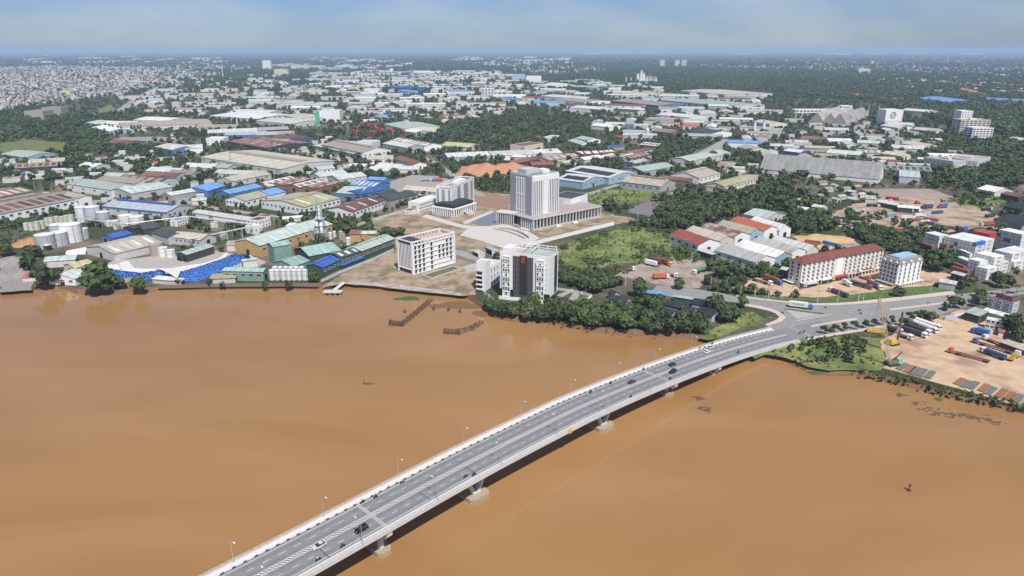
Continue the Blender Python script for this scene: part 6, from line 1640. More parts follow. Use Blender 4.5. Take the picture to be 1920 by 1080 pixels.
# ------------------------------------------------------------------ shipping containers
CL, CW, CH = 12.19, 2.44, 2.75
LEV = ['bottom level', 'level two', 'level three', 'level four', 'level five', 'level six']
def cont_body(col):
    prof = []; n = 22
    for i in range(n + 1):
        x = -CL / 2 + CL * i / n; prof.append((x, -CW / 2 + (.06 if i % 2 else 0)))
    for i in range(n, -1, -1):
        x = -CL / 2 + CL * i / n; prof.append((x, CW / 2 - (.06 if i % 2 else 0)))
    b = MB().loft([[(x, y, .05) for x, y in prof], [(x, y, CH - .05) for x, y in prof]], closed=True)
    b.poly([(-CL / 2, -CW / 2, CH - .04), (CL / 2, -CW / 2, CH - .04), (CL / 2, CW / 2, CH - .04), (-CL / 2, CW / 2, CH - .04)])
    return b.mesh('container_body', CPAINT[col])
CPAINT = {n: M('container_' + n, c_, rough=.5, var=.12, scale=.5, rand=.12) for n, c_ in (('white', (.68, .68, .66)), ('red', (.46, .07, .065)), ('brown', (.27, .10, .07)), ('blue', (.04, .16, .46)), ('grey', (.35, .37, .40)), ('navy', (.05, .08, .18)), ('green', (.04, .28, .12)), ('teal', (.12, .36, .33)), ('orange', (.55, .14, .07)))}
CB = {n: cont_body(n) for n in CPAINT}
def cont_door(col): return MB().box(0, .07, -CW / 2 + .12, -.03, .2, CH - .2).box(0, .07, .03, CW / 2 - .12, .2, CH - .2).mesh('container_door', CPAINT[col])
CD = {n: cont_door(n) for n in CPAINT}
CF = MB()
for x in (-CL / 2, CL / 2):
    for y in (-CW / 2, CW / 2): CF.box(x - .07, x + .07, y - .07, y + .07, 0, CH)
for x in (-CL / 2, CL / 2): CF.box(x - .06, x + .06, -CW / 2, CW / 2, CH - .14, CH).box(x - .06, x + .06, -CW / 2, CW / 2, 0, .14)
CF = CF.mesh('container_frame', M('container_frame_grey', (.24, .24, .24)))
def text_mesh(text, size, mat):
    def f():
        cu = bpy.data.curves.new('lettering', 'FONT'); cu.body = text; cu.size = size; cu.extrude = .02; cu.align_x = 'CENTER'; cu.align_y = 'CENTER'; cu.resolution_u = 2
        to = bpy.data.objects.new('t', cu); COL.objects.link(to)
        me = bpy.data.meshes.new_from_object(to.evaluated_get(bpy.context.evaluated_depsgraph_get())); bpy.data.objects.remove(to)
        me.materials.clear(); me.materials.append(mat); return me
    return shared(('text', text, size), f)
LETM = M('lettering_slate', (.08, .12, .17), rand=0)
def container(p, rz, col, label, group, text=False, end=-1):
    o_ = thing('shipping_container', label, 'container', p, rz, group)
    put('body', CB[col], o_); put('door', CD[col], o_, ((CL / 2 + .0) if end > 0 else -CL / 2 - .07, 0, 0)); put('corner_frame', CF, o_)
    if text:
        t_ = put('lettering', text_mesh('MAERSK', 1.35, LETM), o_, (0, -CW / 2 - .03, CH * .55)); t_.rotation_euler = (R(90), 0, 0)
    return o_
def stack(c, near, lng, acr, lv, col, where, group, hmap=None, text=False, maxn=(9, 4), odd=None):
    z = lv * CH
    N_, A_, B_ = pt(c, *near, z), pt(c, *lng, z), pt(c, *acr, z)
    d_ = A_ - N_; nl = max(1, min(maxn[1], round(d_.length / (CL + .3)))); d_.normalize(); w_ = B_ - N_; n_ = Vector((-d_.y, d_.x, 0))
    if w_.dot(n_) < 0: n_ = -n_
    nw = max(1, min(maxn[0], round(abs(w_.dot(n_)) / (CW + .12)))); rz = math.atan2(d_.y, d_.x)
    flip = n_.dot(Vector((-math.sin(rz), math.cos(rz), 0))) < 0
    N_.z = 0; cn = N_ + d_ * (nl * (CL + .3) / 2) + n_ * (nw * (CW + .12) / 2); mark(cn.x, cn.y, rz, nl * 12.5, nw * 2.56, 1)
    for j in range(nl):
        for i in range(nw):
            top_ = hmap(i, j, lv) if hmap else lv
            for l in range(top_):
                if i > 0 and j > 0 and l < top_ - 1: continue
                p = N_ + d_ * ((j + .5) * (CL + .3)) + n_ * ((i + .5) * (CW + .12)); p.z = l * CH + .05
                cl = odd(i, j, l) if odd and odd(i, j, l) else col
                container(p, rz + (math.pi if flip else 0), cl, f'{cl} container, {ORD[i]} column, {ORD[j]} rank, {LEV[l]}, {where}'.replace('nearest column', 'near column').replace('nearest rank', 'front rank'), group, text and i == 0, end=1 if flip else -1)
stack('g', (1385,575), (1640,514), (1098,470), 6, 'white', 'tallest white block', 'tallest white container block', text=True, odd=lambda i, j, l: 'blue' if (i, j, l) == (0, 0, 5) else ('brown' if (i, j, l) in ((5, 0, 4), (6, 0, 3)) else None))
stack('g', (972,498), (818,458), (1090,480), 6, 'white', 'narrow stack left of tallest block', 'narrow white container stack', text=True, maxn=(4, 1))
stack('g', (1900,480), (2160,440), (1662,415), 6, 'white', 'white block at the right edge', 'right edge white container block', maxn=(9, 1), odd=lambda i, j, l: 'brown' if (i, j, l) in ((6, 0, 4), (4, 0, 3), (3, 0, 3)) else None)
stack('g', (1590,738), (1735,704), (1455,678), 5, 'white', 'middle stepped white stacks', 'stepped white containers, middle', hmap=lambda i, j, l: l, maxn=(5, 1), text=True)
stack('g', (1465,795), (1535,780), (1375,745), 4, 'white', 'left stepped white stacks', 'stepped white containers, left', hmap=lambda i, j, l: max(2, l - (1 if i < 1 else 0)), maxn=(4, 1))
stack('g', (1510,868), (1625,838), (1440,826), 3, 'white', 'lowest white stacks by the roadside trees', 'lowest white containers', maxn=(3, 1), text=True)
stack('g', (1790,700), (1985,660), (1615,648), 5, 'white', 'right stepped white stacks', 'stepped white containers, right', maxn=(6, 2), text=True)
stack('g', (1665,800), (1800,770), (1600,770), 3, 'white', 'white double row before stepped stacks', 'white containers before the stepped stacks', maxn=(3, 1), text=True)
stack('g', (1810,790), (1950,760), (1760,765), 3, 'white', 'white row at lower right', 'white containers at the lower right', maxn=(3, 2), text=True)
stack('g', (1312,695), (1180,640), (1340,682), 4, 'white', 'white pair beside the big tree', 'white containers beside the big tree', maxn=(2, 1), text=True)
stack('g', (1300,780), (1150,722), (1330,765), 3, 'white', 'low white stack behind the big tree', 'low white containers behind the big tree', maxn=(2, 1))
stack('g', (1050,592), (1150,566), (975,562), 4, 'brown', 'brown stack between the white blocks', 'brown containers between the white blocks', maxn=(3, 1))
stack('g', (1112,628), (1152,612), (1060,605), 3, 'brown', 'short brown stack in front', 'short brown container stack', maxn=(2, 1))
stack('g', (890,612), (745,566), (900,604), 3, 'brown', 'brown pair behind the square hotel', 'brown containers behind the square hotel', maxn=(2, 1))
stack('g', (1535,474), (1660,440), (1360,428), 4, 'red', 'red row behind the tallest white block', 'red containers behind the tallest white block', maxn=(6, 1))
stack('g', (1290,888), (1190,858), (1300,884), 2, 'brown', 'brown pair by the open canopy', 'brown containers by the open canopy', maxn=(1, 1)); stack('g', (1245,838), (1160,806), (1255,832), 2, 'brown', 'brown pair below the low white stack', 'brown containers below the low white stack', maxn=(1, 1))
for i, (q, l_, t_) in enumerate((((365, 1005), (175, 965), 4), ((450, 965), (190, 925), 5), ((165, 985), (10, 965), 3), ((570, 985), (395, 935), 5), ((690, 985), (560, 925), 4), ((290, 900), (195, 890), 5), ((370, 915), (320, 905), 5))):
    stack('p', q, l_, (q[0] + 45, q[1] - 14), 3, 'red', ORD[i] + ' distant red stack', 'distant red containers', maxn=(2, 2))
def cont_at(c, X0, Y0, X1, Y1, col, label):
    a_, b_ = pt(c, X0, Y0), pt(c, X1, Y1); m_ = (a_ + b_) / 2; m_.z = .08; rz = math.atan2((b_ - a_).y, (b_ - a_).x); mark(m_.x, m_.y, rz, CL, CW); container(m_, rz, col, label, None)
for q in (((1585, 600, 1740, 615), 'brown', 'dark brown container, nearer of two in the sand yard', 'e'), ((1640, 575, 1760, 590), 'brown', 'dark brown container, farther of two in the sand yard', 'e'), ((1855, 590, 1935, 610), 'blue', 'blue container alone in the sand yard', 'e'), ((620, 330, 740, 330), 'brown', 'brown container left of a white one in the haulage yard', 'g'), ((740, 360, 855, 345), 'white', 'white container beside the brown one in the haulage yard', 'g'),
          ((805, 315, 935, 335), 'brown', 'long brown container behind the white one', 'g'), ((360, 290, 480, 275), 'teal', 'teal container in the haulage yard', 'g'), ((800, 250, 870, 245), 'grey', 'grey-blue container in the row, left', 'g'), ((880, 250, 1000, 240), 'navy', 'navy container in the row, right', 'g'), ((860, 370, 920, 380), 'navy', 'navy container at the yard fence', 'g'),
          ((930, 385, 1050, 410), 'grey', 'grey container at the yard fence', 'g'), ((1060, 410, 1160, 430), 'brown', 'brown container at the yard fence', 'g'), ((1165, 425, 1235, 425), 'blue', 'blue container behind the tallest white block', 'g'), ((205, 405, 280, 395), 'orange', 'orange-red container under the trees', 'g'), ((400, 445, 520, 440), 'red', 'red flat container under the trees', 'g'), ((580, 295, 650, 300), 'white', 'pale container at the middle of the haulage yard', 'g')):
    cont_at(q[3], *q[0], q[1], q[2])

# ------------------------------------------------------------------ trucks
TW_ = shared('truckwheel', lambda: MB().tube((0, -.3, 0), (0, .3, 0), .52, k=10).mesh('truck_wheel', RUBBER))
def truck(c, rear, front, cab, cargo, ccol, label, total=14.5, group='parked trucks and trailers', text=None, nocab=False):
    a_, b_ = pt(c, *rear), pt(c, *front); d_ = (b_ - a_); rz = math.atan2(d_.y, d_.x); m_ = (a_ + b_) / 2
    m_.z = .27 if c == 'h' and 'rolling' in label else .2
    mark(m_.x, m_.y, rz, total, 2.6)
    o_ = thing('truck' if not nocab else 'trailer', label, 'truck' if not nocab else 'trailer', m_, rz, group)
    x1 = total / 2; x0 = -total / 2
    MB().box(x0, x1 - .4, -.5, .5, .75, 1.1).build('chassis', CHASSIS, o_)
    if not nocab:
        m = PAINT[cab]
        prof = [(x1 - 2.5, .6), (x1, .6), (x1, 1.6), (x1 - .25, 2.5), (x1 - .7, 3.0), (x1 - 2.5, 3.1)]
        cb = MB(); cb.loft([[(x, -1.22, z) for x, z in prof], [(x, 1.22, z) for x, z in prof]], closed=True); cb.poly([(x, -1.22, z) for x, z in prof][::-1]); cb.poly([(x, 1.22, z) for x, z in prof])
        cbo = cb.build('cab', m, o_)
        MB().poly([(x1 + .03, -1.1, 1.65), (x1 + .03, 1.1, 1.65), (x1 - .2, 1.1, 2.5), (x1 - .2, -1.1, 2.5)]).build('windscreen', GLASS, cbo)
        for y in (-1.235, 1.235): MB().poly([(x1 - 1.5, y, 1.7), (x1 - .35, y, 1.7), (x1 - .5, y, 2.5), (x1 - 1.5, y, 2.5)]).build('side_window', GLASS, cbo)
    xs = ([x1 - 1.2] if not nocab else []) + [x1 - 4.2, x0 + 1.2, x0 + 2.5] + ([x1 - 5.4] if total > 12 else [])
    for x in xs:
        for y in (-.95, .95): put('wheel', TW_, o_, (x, y, .52))
    ln = total - 2.9; cx_ = x0 + ln / 2
    if cargo == 'box':
        MB().box(x0, x0 + ln, -1.24, 1.24, 1.15, 3.95).build('cargo_box', CPAINT.get(ccol) or PAINT[ccol], o_)
        if text:
            t_ = put('lettering', text_mesh(text, 1.9, LETM), o_, (cx_, -1.27, 2.6)); t_.rotation_euler = (R(90), 0, 0)
    elif cargo == 'tank':
        b = MB().tube((x0 + .3, 0, 2.2), (x0 + ln, 0, 2.2), 1.12, k=12); b.build('tank_barrel', PAINT[ccol], o_, smooth=False)
        for x in (x0 + ln * .3, x0 + ln * .7): MB().tube((x, 0, 3.3), (x, 0, 3.5), .35, k=8).build('hatch', STEEL, o_)
    elif cargo == 'bulk':
        b = MB(); prof = [(-1.24, 1.15), (1.24, 1.15), (1.24, 2.6), (.9, 3.0), (-.9, 3.0), (-1.24, 2.6)]
        b.loft([[(x0, y, z) for y, z in prof], [(x0 + ln, y, z) for y, z in prof]], closed=True); b.poly([(x0, y, z) for y, z in prof]); b.poly([(x0 + ln, y, z) for y, z in prof][::-1]); b.build('sheeted_body', PAINT[ccol], o_)
    elif cargo == 'flat':
        MB().box(x0, x0 + ln, -1.2, 1.2, 1.1, 1.35).build('flatbed', PAINT[ccol], o_)
    elif cargo == 'frame':
        for i in range(9): MB().bar((x0 + ln * i / 8, -1.15, 1.2), (x0 + ln * i / 8, 1.15, 1.2), .3).build('cross_member', PAINT[ccol], o_)
        for y in (-1.0, 1.0): MB().bar((x0, y, 1.2), (x0 + ln, y, 1.2), .25).build('frame_rail', PAINT[ccol], o_)
    return o_
TR = truck
TR('q', (800, 510), (1105, 548), 'blue', 'box', 'white', 'white container truck with blue cab rolling along the junction', 13.5, text='MAERSK')
TR('7', (1005, 745), (1105, 768), 'white', 'box', 'white', 'white box trailer in the truck yard', 12, nocab=True); TR('7', (1050, 730), (1120, 748), 'white', 'box', 'purple', 'purple box trailer behind the white one', 12, nocab=True)
TR('7', (1075, 720), (1205, 765), 'yellow', 'box', 'brown', 'brown box truck with yellow cab in the truck yard', 15); TR('7', (1060, 855), (1180, 850), 'white', 'box', 'orange', 'red container truck with white cab beside the yard gate', 12)
TR('7', (1195, 835), (1232, 842), 'white', 'flat', 'darkgrey', 'white tractor unit alone beside the red container truck', 6); TR('7', (1465, 790), (1340, 825), 'white', 'tank', 'green', 'green tank truck with white cab', 13); TR('7', (780, 800), (930, 790), 'white', 'frame', 'brown', 'white tractor with empty frame trailer at the yard edge', 14)
TR('e', (690, 880), (790, 900), 'white', 'flat', 'silver', 'white low truck by the palms of the truck yard', 11)
TR('q', (490, 165), (715, 245), 'blue', 'box', 'brown', 'brown container truck with blue cab left of the long hotel', 15); TR('q', (345, 175), (585, 245), 'white', 'frame', 'darkgrey', 'white tractor with long empty trailer left of the long hotel', 15); TR('q', (720, 180), (905, 250), 'white', 'flat', 'cream', 'low pale trailer at the hotel end', 12, nocab=True)
for (r_, f_, cb, cc, lab) in (((540, 572), (385, 600), 'silver', 'silver', 'silver tank truck at the near corner of the long hotel'), ((600, 545), (725, 518), 'yellow', 'white', 'white tank truck with yellow cab before the long hotel'), ((755, 512), (872, 492), 'rust', 'red', 'red tank truck before the long hotel'), ((885, 478), (1015, 455), 'brown', 'pinkgrey', 'pinkish tank truck before the long hotel'), ((1060, 440), (1190, 418), 'yellow', 'brown', 'brown tank truck with yellow cab at the far end of the long hotel')): TR('h', r_, f_, cb, 'tank', cc, lab, 12)
TR('h', (880, 712), (690, 640), 'white', 'bulk', 'darkgrey', 'dark sheeted truck with white cab in the hotel yard', 15); TR('h', (940, 560), (1150, 620), 'rust', 'bulk', 'darkgrey', 'dark sheeted trailer truck beside the square hotel, left', 15); TR('h', (1110, 545), (1285, 640), 'white', 'bulk', 'navy', 'slate sheeted truck with white cab beside the square hotel', 15); TR('h', (1040, 490), (1130, 515), 'orange', 'flat', 'rust', 'orange loader truck behind the sheeted trucks', 8)
TR('h', (850, 565), (918, 588), 'white', 'box', 'white', 'small white van in the hotel yard', 6.5)
for (r_, f_, cb, cg, cc, lab) in (((545, 720), (800, 805), 'white', 'bulk', 'darkgrey', 'black sheeted truck nearest in the construction yard row'), ((600, 690), (835, 770), 'white', 'bulk', 'darkgrey', 'black sheeted truck second in the construction yard row'), ((700, 665), (905, 745), 'white', 'tank', 'white', 'white tank truck third in the construction yard row'), ((730, 640), (935, 710), 'white', 'tank', 'white', 'white tank truck farthest in the construction yard row'), ((395, 720), (520, 760), 'silver', 'bulk', 'darkgrey', 'grey bulk truck behind the piling rig')): TR('k', r_, f_, cb, cg, cc, lab, 15 if 'grey' not in lab[:4] else 9)
TR('k', (520, 790), (650, 830), 'white', 'flat', 'darkgrey', 'white tractor unit facing right beside the piling rig', 7.5); TR('k', (1490, 790), (1340, 745), 'blue', 'box', 'blue', 'blue bus-like truck below the company house', 9); TR('k', (1735, 975), (1380, 865), 'blue', 'frame', 'brown', 'blue tractor with brown frame trailer', 19); TR('k', (1770, 935), (1490, 830), 'white', 'flat', 'brown', 'white tractor with brown flat trailer behind the blue tractor', 18)
TR('k', (1680, 1055), (1440, 965), 'white', 'bulk', 'navy', 'white truck with dark sheeted body in the open yard', 13); TR('k', (1480, 1075), (1105, 975), 'orange', 'frame', 'rust', 'orange-red tractor with long rusty frame trailer', 19); TR('k', (1710, 1085), (1885, 985), 'white', 'frame', 'yellow', 'white truck with yellow pile frames at the right edge', 12)
for (r_, f_, cb, cg, cc, lab) in (((1070, 170), (925, 190), 'red', 'box', 'blue', 'blue box truck with red cab in the haulage yard'), ((860, 185), (790, 190), 'navy', 'box', 'navy', 'navy box truck left of the red cab'), ((370, 80), (500, 95), 'red', 'tank', 'red', 'long red tank trailer at the back of the haulage yard'), ((150, 165), (290, 170), 'white', 'tank', 'darkgrey', 'black tank truck with white cab in the haulage yard'), ((310, 115), (420, 120), 'white', 'flat', 'silver', 'white flat truck beside the back shelter'), ((560, 220), (680, 215), 'white', 'box', 'white', 'white box truck under the long white shelter'), ((650, 240), (770, 230), 'white', 'box', 'white', 'white box truck below the long white shelter'), ((680, 290), (800, 280), 'white', 'box', 'white', 'white box truck left of the container row'), ((1590, 380), (1410, 385), 'cream', 'box', 'brown', 'brown box truck with cream cab at the right of the haulage yard'), ((800, 150), (930, 165), 'white', 'bulk', 'silver', 'white tractor group behind the red cab'), ((740, 130), (700, 135), 'red', 'flat', 'red', 'red tractor unit at the back of the yard'), ((20, 235), (100, 225), 'white', 'flat', 'silver', 'white flat truck at the left edge of the haulage yard'), ((0, 130), (90, 120), 'darkgrey', 'bulk', 'darkgrey', 'dark truck under the trees of the haulage yard'), ((440, 310), (480, 305), 'red', 'flat', 'red', 'small red tractor beside the teal container'), ((1440, 215), (1560, 205), 'white', 'bulk', 'darkgrey', 'dark trailer truck by the coal shed'), ((1480, 290), (1590, 275), 'darkgrey', 'bulk', 'darkgrey', 'dark bulk truck in front of the coal shed')): TR('g', r_, f_, cb, cg, cc, lab, 13 if 'tractor' not in lab else 7)
TR('6', (1240, 120), (1320, 118), 'white', 'box', 'grey', 'grey box truck in the paved yard behind the nine-storey office', 13); TR('6', (1400, 120), (1320, 122), 'blue', 'box', 'red', 'red box truck in the paved yard behind the nine-storey office', 13)

# ------------------------------------------------------------------ crane, piling rig and the steel piles in the construction yard
YEL = PAINT['yellow']; YELP = M('boom_cream', (.50, .42, .28), rand=0)
b0 = at(1672, 684); hb_ = height_from((1660, 684), 558)
o = thing('crawler_crane', 'lattice boom crawler crane with turquoise cab at the river edge', 'crane', (b0.x, b0.y, 0), .25); mark(b0.x, b0.y, 0, 8, 8)
for y in (-2.0, 2.0): MB().box(-3.2, 3.2, y - .55, y + .55, 0, 1.1).build('track', CHASSIS, o)
MB().box(-3.4, 2.2, -1.5, 1.5, 1.2, 2.6).build('engine_deck', M('rig_brown', (.20, .16, .11), rand=0), o); MB().box(2.2, 4.6, -1.6, 1.6, 1.2, 3.2).build('cab', M('turquoise_paint', (.20, .45, .38), rand=0), o)
foot = Vector((-2.0, 0, 2.6)); tip = Vector((-12.0, 3.0, hb_)); n = 14
ax = (tip - foot).normalized(); sx = ax.cross(Vector((0, 1, 0))).normalized(); sy = ax.cross(sx)
b = MB(); wid = lambda t: .2 + .62 * min(1, t * 7, (1 - t) * 9 + .1)
pts = [[foot.lerp(tip, i / n) + sx * (wid(i / n) * a_) + sy * (wid(i / n) * c_) for a_, c_ in ((-1, -1), (1, -1), (1, 1), (-1, 1))] for i in range(n + 1)]
for i in range(n):
    for j in range(4):
        b.bar(pts[i][j], pts[i + 1][j], .15); b.bar(pts[i][j], pts[i + 1][(j + 1) % 4], .08); b.bar(pts[i + 1][j], pts[i + 1][(j + 1) % 4], .08)
b.build('boom', YELP, o); MB().bar((1, 0, 2.6), (4.8, 0, 6.5), .3).bar((-1, -.8, 2.6), (4.8, 0, 6.5), .3).build('gantry', CHASSIS, o)
MB().bar((4.8, 0, 6.5), tip, .07).bar(tip, (tip.x - .5, tip.y, 9), .06).build('hoist_cable', CHASSIS, o)
b0 = at(1674, 646); o = thing('piling_rig', 'yellow piling rig with tall rusty leader mast', 'piling rig', (b0.x, b0.y, 0), .4); mark(b0.x, b0.y, 0, 8, 7)
for y in (-1.8, 1.8): MB().box(-3.2, 2.6, y - .5, y + .5, 0, 1.0).build('track', CHASSIS, o)
MB().box(-3.5, 1.5, -1.7, 1.7, 1.0, 2.8).box(-3.3, -1.0, -1.5, 1.5, 2.8, 3.5).build('body', M('rig_yellow', (.55, .36, .06), var=.3, scale=1), o); hm = height_from((1682, 640), 581)
MB().bar((3.0, 0, 0), (3.0, 0, hm), .7, .8).build('leader_mast', M('rusty_mast', (.20, .12, .06)), o)
for y in (-1.2, 1.2): MB().bar((-2, y, 2.9), (3.0, 0, hm * .55), .25).build('stay', STEEL, o)
b0 = at(1643, 624); o = thing('piling_rig', 'second yellow rig lying low behind the street trees', 'piling rig', (b0.x, b0.y, 0), -.3); MB().box(-5, 4, -1.4, 1.4, .5, 2.2).build('body', M('rig_yellow', (.55, .36, .06)), o); MB().box(-4, 3, -1.8, 1.8, 0, .5).build('track', CHASSIS, o); MB().bar((-5, 0, 2.6), (5, 0, 3.2), .7).build('boom', YELP, o)
p0, p1 = at(1612, 641), at(1652, 653); o = thing('steel_pile', 'long rusty steel pile lying on the grass', 'pile', (p0.x, p0.y, .6), 0); MB().tube((0, 0, 0), p1 - p0, .55, k=10).build('tube', M('rust_steel', (.30, .15, .08), var=.3, scale=1), o); MB().tube((p1 - p0) * .99, (p1 - p0) * 1.04, .65, k=10).build('collar', YEL, o)
RS = M('rust_steel', (.30, .15, .08)); OS = M('old_steel', (.17, .18, .16), var=.3, scale=1)
for i, (x0, y0, x1, y1, m) in enumerate(((1700, 683, 1684, 694, OS), (1712, 687, 1698, 699, RS), (1722, 690, 1708, 703, OS), (1735, 693, 1722, 706, OS), (1750, 697, 1738, 710, OS), (1806, 711, 1792, 722, RS), (1818, 715, 1804, 727, OS), (1832, 717, 1818, 730, OS), (1852, 722, 1838, 735, RS), (1865, 727, 1850, 741, OS), (1885, 731, 1870, 745, RS), (1900, 737, 1886, 750, RS), (1915, 741, 1902, 755, OS))):
    a_, c_ = at(x0, y0), at(x1, y1); d_ = c_ - a_; o = thing('beam_stack', ('rusty' if m is RS else 'grey-green') + f' steel beam stack, {ORD[i]} from the crane along the river', 'steel beams', (a_.x, a_.y, 0), math.atan2(d_.y, d_.x), 'steel beam stacks along the river')
    for k_ in range(5): MB().box(0, d_.length, k_ * .62 - 1.5, k_ * .62 - 1.05, .05, .5 + .25 * (k_ % 2)).build('beam', m, o)

# ------------------------------------------------------------------ river edge: walls, jetties, wrecks, weed
PILE = M('timber_pile', (.085, .055, .04), var=.3, rand=.3)
def pile_wall(label, pix, step, h, inland=2.6, name='pile_wall'):
    ps = [at(x, y, WATER_Z) for x, y in pix]; o_ = thing(name, label, 'wall', (ps[0].x, ps[0].y, WATER_Z)); me = shared(('pile', h), lambda: MB().tube((0, 0, -1), (0, 0, h), .28, .24, k=6).mesh('pile', PILE)); mb = MB()
    for a_, c_ in zip(ps, ps[1:]):
        n = int((c_ - a_).length / step)
        for i in range(n):
            q = a_.lerp(c_, i / n) - ps[0]; k_ = put('pile', me, o_, q + Vector((0, 0, rnd.uniform(-.25, .25)))); k_.rotation_euler = (rnd.uniform(-.05, .05), rnd.uniform(-.05, .05), 0)
        mb.bar(a_ - ps[0] + Vector((0, .35, h * .55)), c_ - ps[0] + Vector((0, .35, h * .55)), .25, h * .8)
    mb.build('backing_board', M('rust_board', (.13, .075, .045), var=.3, scale=.5), o_)
pile_wall('dark timber pile wall along the construction yard bank', [(1592, 695), (1660, 712), (1740, 732), (1830, 753), (1925, 776)], 1.25, 2.9)
pile_wall('dark pile and board wall below the riverside walk', [(612, 532), (650, 535), (700, 540), (780, 550), (850, 558), (868, 556)], 2.0, 2.6)
pile_wall('short leaning pile row beneath the bridge end', [(1424, 668), (1470, 676)], 1.6, 2.4); pile_wall('old stone and pile edge at the left picture border', [(-40, 552), (0, 550), (58, 548)], 2.2, 2.2)
wall_run('river_wall', 'low brown river wall below the white tanks', [at(x, y, -.5) for x, y in W(296,541, 420,538, 540,537, 598,537)], 2.4, .4, M('river_wall_brown', (.20, .15, .11), var=.25, scale=.3, rand=0))
wall_run('riverside_fence', 'pale quay fence beside the blue-roofed shed', [at(602, 530), at(640, 512), at(700, 488), at(738, 470)], 2.0, .25, WALL['offwhite'])
j0, j1 = at(606, 549, -.5), at(640, 549, -.5); o = thing('concrete_jetty', 'white concrete landing platform with sloping gangway', 'jetty', ((j0.x + j1.x) / 2, j0.y + 2, -.6)); L_ = j1.x - j0.x
MB().box(-L_ / 2, L_ / 2, -2.6, 2.6, 0, .6).build('deck', CONCW, o)
for x in (-.42, -.15, .15, .42):
    for y in (-2, 2): MB().tube((L_ * x, y, -3), (L_ * x, y, 0), .25, k=6).build('pile', CONC, o)
g0 = at(628, 543, .1) - Vector(o.location); g1 = at(645, 529, .4) - Vector(o.location); g0.z = .7; g1.z = .9; MB().bar(g0, g1, 2.6, .4).build('gangway', CONCW, o)
for t in (.3, .6): q = g0.lerp(g1, t); MB().tube((q.x, q.y, -3), (q.x, q.y, .5), .25, k=6).build('pile', CONC, o)
def wreck(label, pix, w, endw):
    ps = [at(x, y, -.6) for x, y in pix]; o_ = thing('ruined_jetty', label, 'jetty', (ps[0].x, ps[0].y, -.6)); RM = M('ruin_brown', (.12, .075, .05), var=.3, rand=0)
    for a_, c_ in zip(ps, ps[1:]):
        a_ = a_ - ps[0]; c_ = c_ - ps[0]; d_ = (c_ - a_).normalized(); n_ = Vector((-d_.y, d_.x, 0)) * (w / 2)
        for s_ in (-1, 1): MB().bar(a_ + n_ * s_, c_ + n_ * s_, .45).build('beam', RM, o_)
        k_ = max(2, int((c_ - a_).length / 4))
        for i in range(k_ + 1):
            q = a_.lerp(c_, i / k_); MB().bar(q - n_, q + n_, .35).build('cross_beam', RM, o_)
            for s_ in (-1, 1): MB().bar(q + n_ * s_ + Vector((0, 0, .6)), q + n_ * s_ - Vector((0, 0, 2.6)), .4).build('post', RM, o_)
    a_ = Vector((0, 0, 0)); e_ = at(*endw, -.6) - ps[0]
    for y in (-1.5, 1.5): MB().bar(a_ + Vector((0, y, 0)), e_ + Vector((0, y, 0)), .5).build('beam', RM, o_)
    for i in range(5):
        q = a_.lerp(e_, i / 4); MB().box(q.x - .5, q.x + .5, q.y - 1.7, q.y + 1.7, -2.6, .9 if i % 4 == 0 else .2).build('pier_block', RM, o_)
wreck('ruined jetty frame, left of two, running to the riverside walk', [(754, 605), (778, 586), (807, 561)], 2.2, (731, 603)); wreck('ruined jetty frame, right of two, below the emblem office', [(860, 620), (884, 613), (903, 602)], 2.6, (834, 619))
for i, (x, y) in enumerate(((759, 586), (813, 581), (841, 583), (862, 586))):
    p = at(x, y, WATER_Z); o = thing('mooring_dolphin', ORD[i] + ' broken mooring post standing in the shallows, from the left' if i else 'leftmost broken mooring post standing in the shallows', 'mooring post', p, 0, 'broken mooring posts')
    MB().box(-.8, .8, -.7, .7, -1, 1.6).build('block', M('ruin_brown', (.12, .075, .05)), o); MB().bar((0, 0, 1.6), (.3 + i * .3, .2, 3.0), .35).build('stub', M('ruin_brown', (.12, .075, .05)), o)
WEED = M('water_weed', (.05, .11, .03), var=.3, scale=.6, rand=0, rough=.9)
def weed(name, label, cen, rx, ry, h, cat='water plants', mat=None):
    p = at(*cen, WATER_Z); b = MB(); n = 26; rows = []
    for j in range(6):
        f = j / 5; row = []
        for i in range(n):
            a_ = 2 * math.pi * i / n; w_ = 1 + .16 * math.sin(3 * a_ + cen[0]) + .08 * math.sin(7 * a_)
            row.append((math.cos(a_) * rx * w_ * (1 - f * .96), math.sin(a_) * ry * w_ * (1 - f * .96), h * math.sin(f * math.pi / 2) + rnd.uniform(-.1, .1) * h - .05))
        rows.append(row)
    return tag(b.loft(rows, closed=True).build(name, mat or WEED, None, (p.x, p.y, WATER_Z + .03)), label, cat)
weed('floating_weed', 'oval raft of green water hyacinth off the riverside walk', (764, 560), 8.5, 4.2, .7); weed('floating_weed', 'small green weed clump drifting in mid river', (691, 720), 3.0, .7, .6); p = at(684, 720, WATER_Z); MB().bar((0, 0, 0), (.1, 0, 1.6), .4).build('upright_stem', WEED, bpy.data.objects['floating_weed.001'], (-2.0, 0, 0))
weed('mud_bank', 'exposed brown mud flat below the ruined jetties', (852, 573), 16, 7, .4, 'mud bank', MUD); weed('mud_bank', 'muddy shore strip left of the riverbank trees', (905, 588), 7, 5, .8, 'mud bank', MUD)
DW = M('drift_weed', (.10, .075, .045), var=.4, scale=1, rand=0)
b = MB()
